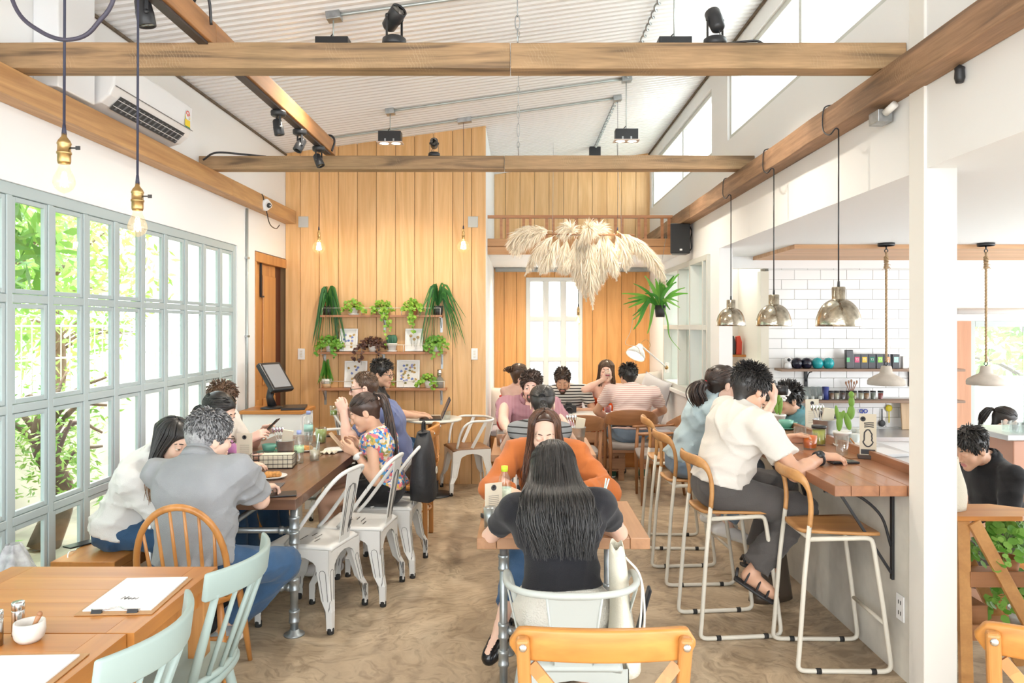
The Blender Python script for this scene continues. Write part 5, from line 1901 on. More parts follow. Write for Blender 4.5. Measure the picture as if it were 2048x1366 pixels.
# ---------------------------------------------------------------- the guests and the staff
def fall(face,path,roll=0.0,jit=0.006,front_gap=0.0):
 """hanging ends of long hair: path = [(world offset from head centre, half width, half depth)]"""
 R=head_frame(face,roll=roll)
 yaw=unit((R[0,1],R[1,1],0));rt=np.cross(yaw,(0,0,1))
 def tips(a,rnd):
  la,dp=math.sin(a),math.cos(a)
  lj=rnd.gauss(0,1)
  out=[]
  for i,(c,w,d)in enumerate(path):
   k=(i+1)/len(path)
   p=np.array(c,float)+rt*(la*w+rnd.gauss(0,jit)*k+lj*jit*k*1.5)+yaw*(dp*d+rnd.gauss(0,jit)*k)
   if i==len(path)-1:
    q=np.array(path[-2][0],float)
    p=p+unit(np.array(c,float)-q)*rnd.uniform(-0.06,0.045)
   out.append(R.T@p)
  return out
 return tips
def loc(face,pts,roll=0.0):
 """world offsets from the head centre as head coordinates"""
 R=head_frame(face,roll=roll)
 return [tuple(R.T@np.array(p,float))for p in pts]
JEANS=fabric('blue_denim',(0.045,0.105,0.21),0.3,0.3,300)
JEANSL=fabric('pale_denim',(0.22,0.30,0.40),0.25,0.3,300)
CHARCOAL=fabric('charcoal_trousers',(0.10,0.092,0.088),0.12)
BLACKCL=fabric('black_cloth',(0.018,0.018,0.02),0.1)
BLACKTOP=fabric('black_jersey',(0.020,0.020,0.024),0.15,0.3,340)
GREYPOLO=fabric('heather_grey_pique',(0.31,0.32,0.335),0.12,0.35,420)
WHITECL=fabric('white_cotton',(0.76,0.75,0.73),0.03,0.2)
IVORYCL=fabric('ivory_cotton',(0.72,0.685,0.63),0.04,0.2)
RUST=fabric('rust_orange_blouse',(0.55,0.165,0.045),0.12,0.2)
NAVY=fabric('faded_navy_cotton',(0.125,0.155,0.30),0.1)
PALEBLUE=fabric('pale_blue_cotton',(0.44,0.555,0.60),0.08)
TEAL=fabric('teal_shirt',(0.13,0.32,0.37),0.1)
REDDR=fabric('red_dress',(0.72,0.06,0.035),0.08)
ORANGEDR=fabric('bright_orange_red_cloth',(0.85,0.12,0.02),0.1)
PURPLE=fabric('purple_and_pink_cloth',(0.50,0.22,0.46),0.4)
APRON=fabric('grey_apron',(0.12,0.10,0.095),0.1)
STRIPEM=stripe_fabric('white_and_black_stripes',(0.76,0.75,0.72),(0.03,0.03,0.035),9.5,0.30)
STRIPEG=stripe_fabric('grey_with_dark_stripes',(0.27,0.28,0.29),(0.03,0.03,0.03),8.5,0.10)
STRIPEP=stripe_fabric('pale_pink_fine_stripes',(0.84,0.71,0.67),(0.66,0.42,0.38),16,0.3)
PLUM=stripe_fabric('plum_fine_check',(0.34,0.16,0.20),(0.46,0.27,0.30),30,0.4,'X')
WAFFLE=fabric('cream_waffle_knit',(0.74,0.71,0.64),0.06,0.8,150)
FLORAL=floral_fabric('floral_print')
SNEAK=plain('white_canvas_shoe',(0.74,0.73,0.72),0.7)
SOLEW=plain('white_rubber_sole',(0.78,0.77,0.74),0.6)
DKSHOE=plain('dark_shoe',(0.03,0.03,0.033),0.5)
PATENT=plain('black_patent_leather',(0.012,0.012,0.014),0.12)
GREENSH=plain('green_canvas_shoe',(0.05,0.16,0.10),0.7)
GREYSH=plain('grey_blue_shoe',(0.30,0.34,0.38),0.7)
LENSC=glass_mat('clear_lens',(0.95,0.96,0.97),0.08)
LENSD=plain('dark_lens',(0.02,0.02,0.025),0.1)
TORT=plain('dark_brown_frame',(0.05,0.025,0.015),0.3)
# ---- woman in the black top, back to the camera
f=(0.02,1,-0.42)
PW={}
PW['black']=person('woman with long black hair and black top, back to the camera',(0.175,2.93,0.555),(0.145,3.05,0.975),(0.140,3.15,1.035),f,[((0.10,3.12,0.09),(-0.2,1,0.5),(-0.1,1,0)),((0.26,3.0,0.09),(0.2,1,0.5),(0.1,1,0))],[((0.02,3.42,0.80),(-1.0,-0.75,-0.55),(0.35,1,0),(0.2,0,1),0.4),((0.29,3.42,0.80),(1.0,-0.75,-0.55),(-0.35,1,0),(-0.2,0,1),0.4)],SK_LIGHT,dict(mat=BLACKTOP,sleeve=0.60,hem=0.085,loose=0.014,amp=0.0016,neckline=0.03,res=0.009,hem_tilt=(0,0,0)),dict(mat=WAFFLE,length=1.0,skirt=True,waist=0.15,name='skirt',amp=0.001),dict(mat=GREYSH,sole=SOLEW),dict(style='long',mat=HBLACK,n=900,r=0.0040,grow=0.017,az0=0.85,line=0.03,pol_end=1.45,vol=[loc(f,[(0,-0.04,-0.02),(0.0,-0.12,-0.11)])+[0.062,0.045],loc(f,[(-0.035,-0.13,-0.09),(-0.025,-0.222,-0.18)])+[0.045,0.03],loc(f,[(0.035,-0.13,-0.09),(0.04,-0.222,-0.18)])+[0.045,0.03]],zlo=-0.34,tips=fall(f,[((0,-0.125,0.0),0.100,0.045),((0.002,-0.232,-0.045),0.118,0.025),((0.008,-0.278,-0.13),0.118,0.016),((0.02,-0.305,-0.22),0.09,0.012)],jit=0.012)),s=0.97,fem=True,h=0.011,wide=1.10)
# ---- woman in the rust blouse, facing the camera
f=(-0.03,-1,-0.22)
PW['rust']=person('woman in rust orange blouse facing the camera, half hidden',(0.15,4.32,0.555),(0.145,4.22,0.995),(0.135,4.135,1.062),f,[((0.22,3.62,0.09),(0.2,-1,0.5),(0.0,-1,-0.1)),((-0.115,3.50,0.16),(-0.2,-1,0.5),(-0.5,-0.85,-0.5))],[((0.33,3.90,0.80),(1,0.3,-0.7),(-0.6,-0.8,0),(0,0,1),0.5),((-0.04,3.86,0.80),(-1,0.3,-0.7),(0.5,-0.8,0),(0,0,1),0.5)],SK_LIGHT,dict(mat=RUST,sleeve=1.85,hem=0.01,loose=0.024,amp=0.004,collar=True),dict(mat=JEANS,length=1.7),dict(mat=PATENT,low=True),dict(style='long',mat=HAUBURN,n=340,r=0.0042,az0=0.80,line=-0.012,pol_end=1.35,vol=[loc(f,[(0,0.05,0.0),(0,0.085,-0.16)])+[0.07,0.05]],zlo=-0.35,tips=fall(f,[((0,0.0,-0.05),0.092,0.05),((0,0.005,-0.13),0.10,0.045),((0,0.0,-0.22),0.105,0.05),((0,-0.01,-0.30),0.10,0.05)],jit=0.009)),s=0.96,fem=True,h=0.012,wide=1.06,lids=0.8)
# ---- pony-tailed woman, back to the camera at the second table
f=(0.06,1,-0.18)
PW['pony']=person('woman with black ponytail and sleeveless striped top, back turned',(0.13,4.86,0.555),(0.13,4.93,1.02),(0.15,4.985,1.135),f,[((0.03,5.3,0.09),(-0.2,1,0.5),(0,1,0)),((0.24,5.3,0.09),(0.2,1,0.5),(0,1,0))],[((0.0,5.36,0.80),(-1,-0.5,-0.5),(0.5,0.9,0),(0,0,1),0.4),((0.30,5.36,0.80),(1,-0.5,-0.5),(-0.5,0.9,0),(0,0,1),0.4)],SK_LIGHT,dict(mat=STRIPEG,sleeve=0,hem=0.01,neckline=0.02,amp=0.0015),dict(mat=BLACKCL,length=1.95),dict(mat=DKSHOE),dict(style='tied',mat=HBLACK,n=260,knot=(0,-0.118,0.045),line=0.045,slope=0.9,tail=loc(f,[(0,-0.12,0.03),(0.0,-0.165,-0.02),(-0.01,-0.165,-0.12),(-0.02,-0.15,-0.22),(-0.03,-0.14,-0.32)]),tail_n=150,tail_w=0.017,band=BLACKCL,r=0.004,vol=[loc(f,[(0.0,-0.15,0.0),(-0.01,-0.155,-0.18)])+[0.024,0.022]],zlo=-0.3),s=0.96,fem=True,h=0.013)
# ---- man in the plum shirt
f=(-0.06,-1,-0.08)
PW['plum']=person('man with short curly dark hair, beard and plum checked shirt',(0.07,6.62,0.57),(0.075,6.45,1.02),(0.095,6.37,1.135),f,[((0.17,6.05,0.09),(0.2,-1,0.5),(0,-1,0)),((-0.05,6.05,0.09),(-0.2,-1,0.5),(0,-1,0))],[((0.25,6.05,0.80),(1,0.2,-0.6),(-0.7,-0.5,0),(0,0,1),0.5),((-0.10,5.93,0.80),(-1,0.3,-0.55),(0.8,-0.5,0),(0,0,1),0.6)],SK_PINK,dict(mat=PLUM,sleeve=1.6,hem=0.01,loose=0.022,amp=0.004,collar=True,neckline=0.02,scoop=0.5),dict(mat=CHARCOAL),dict(mat=DKSHOE),dict(style='short',mat=HDARK,n=420,len=0.032,grow=0.016,stand=0.75,curl=0.9,line=0.035,r=0.005),h=0.014,beard=HDARK,lids=0.3,wide=1.1)
# ---- gray polo man with glasses at the end of the dark table
f=(0.62,0.78,-0.14)
PW['polo']=person('man with salt and pepper hair, glasses and grey polo shirt',(-1.50,3.44,0.57),(-1.52,3.545,1.02),(-1.495,3.62,1.115),f,[((-1.72,3.72,0.09),(-0.5,1,0.4),(0,1,0)),((-1.46,3.72,0.16),(1.0,0.75,0.3),(-0.8,0.3,-0.4))],[((-1.56,4.14,0.80),(-0.6,-0.3,-0.8),(0.9,-0.25,-0.05),(0.1,0,1),0.45),((-1.37,3.93,0.80),(0.9,-0.35,-1.3),(0.55,0.8,0.02),(-0.15,0,1),0.7)],SK_LIGHT,dict(mat=GREYPOLO,sleeve=0.72,hem=0.0,loose=0.026,amp=0.0032,collar=True,res=0.009,grow=0.018),dict(mat=JEANS,length=1.85,loose=0.01),dict(mat=GREYSH,sole=SOLEW),dict(style='short',mat=HGREY,n=2200,len=0.034,grow=0.015,stand=0.34,line=0.03,top=0.004,r=0.0034,comb=(0,0.25,0.1)),h=0.011,glasses=(TORT,LENSC),wide=1.10,sh_axis=(0.97,-0.22,0),hip_axis=(0.9,-0.42,0),h_hand=0.004)
# ---- woman in the white blouse on the bench
f=(0.84,-0.44,-0.30)
PW['blouse']=person('woman in white blouse and jeans leaning over from the bench',(-2.20,4.14,0.545),(-1.985,4.05,0.93),(-1.85,4.005,1.035),f,[((-1.72,4.25,0.09),(1,0,0.6),(1,0,0)),((-1.75,4.05,0.09),(1,0,0.6),(1,0,0))],[((-1.70,4.36,0.80),(-0.3,0.6,-0.8),(1,-0.1,0),(0,0,1),0.4),((-1.77,4.11,0.80),(-0.5,-0.6,-0.7),(1,0.25,0),(0,0,1),0.4)],SK_LIGHT,dict(mat=WHITECL,sleeve=1.25,hem=0.0,loose=0.036,amp=0.004,grow=0.024,collar=True),dict(mat=JEANS,length=1.9,waist=0.05),dict(mat=DKSHOE),dict(style='long',mat=HBLACK,n=300,r=0.004,az0=0.62,line=0.04,pol_end=1.4,tips_mat=HTIPS,tips_z=-0.10,vol=[loc(f,[(-0.04,0.0,-0.02),(-0.06,-0.03,-0.12)])+[0.06,0.03]],zlo=-0.35,tips=fall(f,[((-0.03,-0.01,-0.05),0.088,0.05),((-0.035,-0.02,-0.12),0.09,0.035),((-0.03,-0.05,-0.20),0.08,0.03),((-0.02,-0.07,-0.26),0.075,0.028)],jit=0.007)),s=0.96,fem=True,h=0.012,lids=0.75)
# ---- woman and man further along the bench
f=(0.93,-0.1,-0.4)
PW['bench']=person('dark-haired woman in purple behind the man in grey polo',(-2.19,4.80,0.545),(-2.00,4.76,1.0),(-1.90,4.74,1.11),f,[((-1.75,4.9,0.09),(1,0,0.6),(1,0,0)),((-1.75,4.7,0.09),(1,0,0.6),(1,0,0))],[((-1.68,4.92,0.80),(-0.3,0.6,-0.8),(1,-0.2,0),(0,0,1),0.4),((-1.70,4.62,0.80),(-0.3,-0.6,-0.8),(1,0.2,0),(0,0,1),0.4)],SK_LIGHT,dict(mat=PURPLE,sleeve=1.5,hem=0.01,loose=0.02),dict(mat=JEANS),dict(mat=DKSHOE),dict(style='tied',mat=HBLACK,n=220,knot=(0,-0.115,-0.01),line=0.035,tail=[(0,-0.12,-0.01),(0,-0.135,-0.05),(0,-0.12,-0.12),(0,-0.11,-0.18)],tail_n=60,r=0.004),s=0.95,fem=True,h=0.016,lids=0.7)
f=(0.95,-0.12,-0.32)
PW['phone']=person('brown-haired man on the bench holding up a phone',(-2.24,5.42,0.545),(-2.17,5.38,1.02),(-2.12,5.34,1.125),f,[((-1.72,5.5,0.09),(1,0,0.6),(1,0,0)),((-1.72,5.3,0.09),(1,0,0.6),(1,0,0))],[((-1.87,5.44,0.88),(-0.4,0.6,-0.8),(0.8,-0.25,0.35),(0.3,0.8,0.4),0.6),((-1.89,5.22,0.86),(-0.4,-0.6,-0.8),(0.8,0.2,0.4),(-0.3,-0.8,0.4),0.6)],SK_PINK,dict(mat=IVORYCL,sleeve=0.7,hem=0.01),dict(mat=JEANS),dict(mat=DKSHOE),dict(style='short',mat=HBROWN,n=420,len=0.04,grow=0.012,stand=0.4,comb=(0,0.5,0.3),line=0.035),h=0.016)
# ---- woman in the floral top
f=(-0.93,-0.12,-0.42)
PW['floral']=person('woman in floral sleeveless top with long brown ponytail looking at a phone',(-0.90,5.10,0.555),(-0.985,5.10,0.96),(-1.055,5.08,1.07),f,[((-1.26,5.00,0.09),(-1,0,0.6),(-0.9,-0.4,0)),((-1.30,5.22,0.09),(-1,0,0.6),(-1,0,0))],[((-1.09,4.97,0.815),(0.5,-0.35,-1),(-0.75,0.1,0.35),(0.2,-0.75,-0.3),0.5),((-1.14,5.30,0.815),(0.4,0.5,-1),(-0.75,-0.35,0.3),(0.3,0.6,-0.2),0.5)],SK_WARM,dict(mat=FLORAL,sleeve=0,hem=0.0,grow=0.017,amp=0.003,neckline=0.0),dict(mat=BLACKCL,length=0.42,name='shorts',loose=0.012),dict(mat=SNEAK,sole=SOLEW,high=True),dict(style='tied',mat=HDARK,n=320,knot=(0,-0.105,0.082),line=0.04,slope=0.85,back=-0.05,tail=loc(f,[(0.075,0.0,0.125),(0.13,0.0,0.10),(0.165,-0.01,-0.02),(0.185,-0.02,-0.14),(0.20,-0.03,-0.26),(0.205,-0.03,-0.34)]),tail_n=190,tail_w=0.015,band=BLACKCL,r=0.0038,vol=[loc(f,[(0.13,0.0,0.085),(0.17,-0.01,-0.05)])+[0.025,0.024],loc(f,[(0.17,-0.01,-0.05),(0.195,-0.02,-0.22)])+[0.024,0.014]],zlo=-0.4),s=0.96,fem=True,h=0.012,lids=0.85,h_hand=0.004)
# ---- man in navy with sunglasses
f=(-0.97,-0.16,-0.10)
PW['navy']=person('man with receding brown hair, dark glasses and navy t-shirt holding a drink',(-0.93,5.80,0.57),(-1.075,5.80,1.04),(-1.205,5.78,1.175),f,[((-1.32,5.72,0.09),(-1,0,0.6),(-1,0,0)),((-1.32,5.95,0.09),(-1,0,0.6),(-1,0,0))],[((-1.33,5.66,1.0),(0.2,-0.5,-1),(-0.35,0.15,0.75),(0.2,-0.95,0.1),0.9),((-1.34,5.93,0.96),(0.2,0.5,-1),(-0.6,-0.4,0.3),(0.1,0.9,0.1),0.8)],SK_PINK,dict(mat=NAVY,sleeve=0.62,hem=0.01,loose=0.018,amp=0.003,neckline=0.03),dict(mat=CHARCOAL,length=0.85,name='shorts'),dict(mat=DKSHOE),dict(style='short',mat=HBROWN,n=700,len=0.018,grow=0.006,stand=0.25,line=0.005,slope=0.62,r=0.003,comb=(0,-0.1,0.1)),h=0.013,glasses=(TORT,LENSD),wide=1.1,h_hand=0.0045)
# ---- man at the round table
f=(0.95,-0.22,-0.16)
PW['laptop']=person('black-haired man with glasses typing at the round table',(-1.48,7.12,0.57),(-1.37,7.12,1.07),(-1.30,7.09,1.20),f,[((-1.10,7.25,0.09),(1,0,0.6),(1,0,0)),((-1.12,7.0,0.09),(1,0,0.6),(1,0,0))],[((-1.02,7.36,0.79),(-0.3,0.6,-1),(1,0,0),(0,0,1),0.4),((-0.985,7.17,0.79),(-0.3,-0.6,-1),(1,0.15,0),(0,0,1),0.4)],SK_WARM,dict(mat=BLACKCL,sleeve=0.6,hem=0.01),dict(mat=JEANS),dict(mat=DKSHOE),dict(style='short',mat=HBLACK,n=420,len=0.045,grow=0.013,stand=0.4,comb=(0,0.4,0.5),line=0.03),h=0.016,glasses=(BLACKP,LENSC))
# ---- the alcove party
f=(0.8,0.35,0.0)
PW['red']=person('woman in red strappy dress in the alcove, head turned away',(-0.10,8.80,0.53),(-0.045,8.72,0.955),(0.0,8.70,1.09),f,[((0.25,8.45,0.09),(1,-0.5,0.6),(1,-0.4,0)),((0.1,8.35,0.09),(0.6,-0.8,0.6),(0.6,-0.8,0))],[((0.22,8.72,0.70),(-0.2,0.5,-1),(1,-0.2,0),(0,0,1),0.4),((0.14,8.48,0.66),(-0.7,-0.4,-1),(1,-0.2,0),(0,0,1),0.4)],SK_PINK,dict(mat=REDDR,sleeve=0,hem=0.01,neckline=-0.13,scoop=0.0,name='dress_top',yoke=False),dict(mat=REDDR,length=0.95,skirt=True,name='skirt'),dict(mat=DKSHOE,low=True),dict(style='tied',mat=HBROWN,n=200,knot=(0,-0.10,0.07),line=0.03,tail=[(0,-0.10,0.07),(0.02,-0.14,0.08),(0.0,-0.15,0.05),(-0.02,-0.13,0.03)],tail_n=60,tail_w=0.022),s=0.98,fem=True,h=0.017)
f=(-0.06,-1,-0.5)
PW['stripe']=person('bearded man in black and white striped t-shirt looking down at a camera',(0.55,8.92,0.50),(0.52,8.72,0.94),(0.49,8.64,1.02),f,[((0.68,8.35,0.09),(0.2,-1,0.6),(0,-1,0)),((0.42,8.35,0.09),(-0.2,-1,0.6),(0,-1,0))],[((0.64,8.46,0.70),(1,0.2,-0.8),(-0.7,-0.6,0.0),(0.2,-0.4,0.9),0.7),((0.44,8.46,0.68),(-1,0.2,-0.8),(0.7,-0.6,0),(-0.2,-0.4,0.9),0.7)],SK_TAN,dict(mat=STRIPEM,sleeve=0.62,hem=0.01,neckline=0.02),dict(mat=JEANS),dict(mat=DKSHOE),dict(style='short',mat=HDARK,n=420,len=0.036,grow=0.012,stand=0.45,comb=(0,0.1,0.5),line=0.03),h=0.016,beard=HDARK,head_s=1.08,lids=0.9,wide=1.1,s=1.06)
f=(-0.15,-1,0.1)
PW['drink']=person('woman in strapless orange dress drinking from a glass in the alcove',(1.02,8.80,0.53),(1.01,8.70,0.985),(0.995,8.65,1.12),f,[((1.12,8.35,0.12),(0.2,-1,0.6),(0,-1,0)),((0.93,8.40,0.12),(-0.3,-1,1.2),(0,-1,0))],[((1.2,8.42,0.66),(1,0.2,-0.8),(-0.6,-0.6,0),(0,0,1),0.4),((0.945,8.49,1.045),(-1,-0.2,-0.5),(0.35,-0.1,0.6),(-0.6,-0.8,0.2),0.8)],SK_PINK,dict(mat=ORANGEDR,sleeve=0,hem=0.01,neckline=-0.15,scoop=0.0,name='dress_top',yoke=False),dict(mat=ORANGEDR,length=1.25,loose=0.03,name='skirt'),dict(mat=DKSHOE,low=True),dict(style='long',mat=HBROWN,n=200,r=0.0045,az0=0.6,line=0.04,pol_end=1.35,vol=[loc(f,[(0.0,0.05,0.0),(0,0.07,-0.10)])+[0.065,0.05]],zlo=-0.3,tips=fall(f,[((0,0.02,-0.05),0.09,0.05),((0,0.03,-0.11),0.095,0.045),((0,0.03,-0.16),0.09,0.04),((0,0.03,-0.19),0.085,0.035)],jit=0.006)),s=1.0,fem=True,h=0.016,head_s=1.06,lids=0.8)
f=(-0.25,1,-0.2)
PW['pink']=person('man in pale pink striped t-shirt and denim shorts, back to the camera',(1.13,7.68,0.57),(1.16,7.78,1.02),(1.13,7.84,1.12),f,[((1.00,8.16,0.09),(-0.3,1,0.6),(-0.1,1,0)),((1.33,8.14,0.09),(0.3,1,0.6),(0.2,1,0))],[((0.97,8.05,0.62),(-1,-0.4,0.2),(0,1,-0.2),(-0.8,0,0.6),0.4),((1.34,8.06,0.66),(1,-0.3,0),(0,1,-0.2),(0.8,0,0.6),0.4)],SK_TAN,dict(mat=STRIPEP,sleeve=0.62,hem=0.02,loose=0.02,amp=0.003,neckline=0.03),dict(mat=JEANSL,length=0.85,name='shorts',belt=True,waist=0.06),dict(mat=GREENSH,sole=SOLEW),dict(style='short',mat=HBLACK,n=420,len=0.05,grow=0.013,stand=0.4,comb=(0,0.1,0.4),line=0.03),h=0.014,wide=1.16)
# ---- the couple at the bar
f=(0.90,0.38,-0.12)
PW['blue']=person('woman in pale blue shirt with red hair tie raising a camera at the bar',(1.09,4.98,0.765),(1.255,4.93,1.165),(1.325,4.925,1.27),f,[((1.33,5.14,0.37),(1,0.2,0.6),(1,0,-0.3)),((1.33,4.84,0.37),(1,-0.1,0.6),(1,0,-0.3))],[((1.57,5.06,1.22),(0.2,0.6,-1),(0.3,-0.3,0.75),(0.4,0.85,0.1),0.8),((1.62,4.80,1.17),(-0.2,-0.7,-1),(0.2,0.1,0.9),(0.75,-0.6,-0.1),0.7)],SK_LIGHT,dict(mat=PALEBLUE,sleeve=1.5,hem=0.01,loose=0.026,amp=0.004,collar=True),dict(mat=JEANSL,length=1.9),dict(mat=SNEAK,sole=SOLEW),dict(style='tied',mat=HDARK,n=300,knot=(-0.012,-0.118,-0.005),line=0.04,tail=loc(f,[(-0.115,-0.06,0.0),(-0.165,-0.085,0.012),(-0.19,-0.09,-0.035),(-0.175,-0.09,-0.09),(-0.16,-0.09,-0.14)]),tail_n=140,tail_w=0.024,r=0.0042,band=plain('red_scrunchie',(0.75,0.03,0.06),0.6),vol=[loc(f,[(-0.15,-0.075,0.0),(-0.175,-0.085,-0.05)])+[0.04,0.03]],zlo=-0.2),s=0.97,fem=True,h=0.014)
f=(0.86,0.5,-0.38)
PW['white']=person('man in white t-shirt and charcoal trousers leaning on the bar',(1.09,4.16,0.765),(1.255,4.15,1.195),(1.285,4.18,1.30),f,[((1.36,4.34,0.33),(1,0.1,0.5),(1,0.1,-0.3)),((1.24,4.02,0.335),(1,0.05,0.5),(0.85,-0.25,-0.45))],[((1.60,4.50,0.975),(0.2,0.9,-0.6),(0.9,-0.1,0.1),(-0.2,0.8,0.5),0.7),((1.60,3.97,0.965),(-0.1,-0.7,-0.8),(1,0.05,-0.08),(0.05,-0.25,1),0.5)],SK_TAN,dict(mat=IVORYCL,sleeve=0.66,hem=0.035,loose=0.030,amp=0.0024,grow=0.024,neckline=0.035,res=0.009),dict(mat=CHARCOAL,length=1.9,loose=0.018,grow=0.014,waist=0.08,amp=0.003),None,dict(style='short',mat=HBLACK,n=1300,len=0.048,grow=0.015,stand=0.45,comb=(0.1,0.1,0.35),line=0.03,top=0.006,r=0.0036),h=0.011,wide=1.08,sh_axis=(0.25,-0.95,0),h_hand=0.004)
# ---- behind the bar
f=(-0.96,-0.15,-0.12)
PW['teal']=person('man in teal shirt with spiky black hair and glasses behind the bar',(2.28,6.05,0.42),(2.22,6.02,0.94),(2.14,6.0,1.06),f,[((2.34,6.16,KF+0.09),(-1,0,0.1),(-1,0,0)),((2.36,5.93,KF+0.09),(-1,0,0.1),(-1,0,0))],[((2.13,6.15,0.60),(0.3,0.5,-1),(-1,0,0),(0,0,1),0.4),((2.15,5.85,0.60),(0.3,-0.5,-1),(-1,0,0),(0,0,1),0.4)],SK_TAN,dict(mat=TEAL,sleeve=0.7,hem=0.01,collar=True),dict(mat=BLACKCL),dict(mat=DKSHOE),dict(style='short',mat=HBLACK,n=420,len=0.06,grow=0.012,stand=0.85,comb=(0,0.0,0.35),line=0.02,r=0.005),h=0.016,glasses=(BLACKP,LENSC),hip_axis=(-0.15,0.96,0))
f=(-0.75,-0.66,-0.2)
PW['face']=person('dark-haired woman behind the bar, face just showing past the white flowers',(2.24,6.42,0.38),(2.20,6.40,0.87),(2.135,6.36,0.985),f,[((2.24,6.52,KF+0.09),(-1,-0.6,0.1),(-1,-0.6,0)),((2.14,6.40,KF+0.09),(-1,-0.6,0.1),(-1,-0.6,0))],[((2.3,6.2,0.6),(0.6,0.3,-1),(-1,-0.5,0),(0,0,1),0.4),((2.05,6.36,0.6),(-0.6,0.3,-1),(-1,-0.5,0),(0,0,1),0.4)],SK_LIGHT,dict(mat=BLACKCL,sleeve=0.6,hem=0.01),dict(mat=BLACKCL),dict(mat=DKSHOE),dict(style='tied',mat=HBLACK,n=150,knot=(0,-0.115,0.0),line=0.04,tail=[(0,-0.12,0.0),(0,-0.15,-0.03),(0,-0.14,-0.1)],tail_n=40),s=0.94,fem=True,h=0.018,hip_axis=(-0.66,0.75,0))
f=(-0.93,-0.2,-0.42)
PW['barista']=person('barista in black polo shirt and grey apron bending over his work',(3.07,4.78,0.34),(2.96,4.74,0.80),(2.825,4.70,0.885),f,[((3.05,4.92,KF+0.09),(-1,0,0.1),(-1,-0.1,0)),((3.08,4.66,KF+0.09),(-1,0,0.1),(-1,-0.1,0))],[((2.72,4.60,0.36),(0.7,-0.5,-0.4),(-0.6,0.1,-0.6),(-0.6,-0.4,0.7),0.5),((2.70,4.92,0.36),(0.6,0.5,-0.4),(-0.6,-0.1,-0.6),(-0.6,0.4,0.7),0.5)],SK_TAN,dict(mat=BLACKCL,sleeve=0.68,hem=0.01,collar=True,loose=0.02),dict(mat=APRON,length=0.95,skirt=True,name='apron',waist=0.08),dict(mat=DKSHOE),dict(style='short',mat=HBLACK,n=600,len=0.05,grow=0.012,stand=0.25,comb=(0,0.25,0.0),line=0.035,r=0.004),h=0.013,hip_axis=(-0.1,0.99,0),lids=0.9)
f=(0.85,-0.35,-0.4)
PW['window']=person('woman with black ponytail beside the kitchen window',(4.42,7.05,0.22),(4.47,7.02,0.67),(4.53,7.0,0.77),f,[((4.40,7.15,KF+0.09),(1,-0.3,0.4),(1,0,0)),((4.38,6.95,KF+0.09),(1,-0.3,0.4),(1,0,0))],[((4.8,7.1,0.45),(-0.3,0.5,-1),(1,0,0),(0,0,1),0.4),((4.75,6.85,0.45),(-0.3,-0.5,-1),(1,0,0),(0,0,1),0.4)],SK_LIGHT,dict(mat=BLACKCL,sleeve=0.6,hem=0.01),dict(mat=BLACKCL),dict(mat=DKSHOE),dict(style='tied',mat=HBLACK,n=200,knot=(0,-0.112,0.05),line=0.04,tail=[(0,-0.115,0.05),(0,-0.16,0.04),(0,-0.18,-0.04),(0,-0.17,-0.12)],tail_n=70,tail_w=0.02),s=0.96,fem=True,h=0.018)
# ---------------------------------------------------------------- lamps, ceiling gear, things on the beams
BRASS=plain('aged_brass',(0.50,0.33,0.14),0.32,0.95,var=0.25,vscale=30)
CORD=plain('dark_blue_braided_cord',(0.03,0.032,0.06),0.6)
WARMGLASS=glass_mat('clear_bulb_glass',(1.0,0.93,0.82),0.10)
_n=WARMGLASS.node_tree
_e=_n.nodes.new('ShaderNodeEmission');_e.inputs[0].default_value=(1,0.72,0.42,1);_e.inputs[1].default_value=0.05
_a=_n.nodes.new('ShaderNodeAddShader');_o=_n.nodes['Material Output']
_n.links.new(_o.inputs[0].links[0].from_socket,_a.inputs[0]);_n.links.new(_e.outputs[0],_a.inputs[1]);_n.links.new(_a.outputs[0],_o.inputs[0])
FILAMENT=plain('glowing_filament',(1,0.8,0.5),0.5,emit=(1.0,0.66,0.32),estr=25.0)
FILAMENTS=plain('soft_glowing_filament',(1,0.85,0.6),0.5,emit=(1.0,0.74,0.42),estr=22.0)
MERC=plain('antique_silver_glass',(0.52,0.475,0.385),0.16,1.0,var=0.55,vscale=22,bump=0.15,bscale=50)
MERCI=plain('pale_lamp_inside',(0.80,0.74,0.62),0.4)
CONCRETE=plain('pale_concrete',(0.56,0.50,0.43),0.8,var=0.08,vscale=20,bump=0.1)
ROPE=plain('jute_rope',(0.46,0.315,0.175),0.9,bump=0.5,bscale=120,var=0.2,vscale=60)
def bulb(T,c,r,tall=1.0,fil=FILAMENT,globe=False):
 """c = centre of the widest part; neck points up"""
 prof=[]
 n=14
 if globe:
  for i in range(n+1):
   a=-PI/2+(PI*0.88)*i/n
   prof.append((max(0.0001,r*math.cos(a)),r*math.sin(a)))
  prof+=[(0.016,r*1.12),(0.014,r*1.25)]
 else:
  prof=[(0.0001,-r*1.06),(r*0.10,-r*1.02),(r*0.45,-r*0.86),(r*0.8,-r*0.55),(r*0.98,-r*0.12),(r,r*0.1),(r*0.93,r*0.5),(r*0.75,r*0.95),(r*0.56,r*1.35),(r*0.44,r*1.8),(r*0.42,r*2.05)]
 m=MB();m.lathe(prof,c,24)
 B=m.build('bulb',WARMGLASS,T)
 f=MB()
 k=6
 for i in range(k):
  a=2*PI*i/k;a2=2*PI*(i+0.5)/k
  f.tube([(c[0]+r*0.22*math.cos(a),c[1]+r*0.22*math.sin(a),c[2]+r*0.75),(c[0]+r*0.38*math.cos(a),c[1]+r*0.38*math.sin(a),c[2]-r*0.35),(c[0]+r*0.22*math.cos(a2),c[1]+r*0.22*math.sin(a2),c[2]+r*0.75)],r*0.035,5)
 f.build('filament',fil,B)
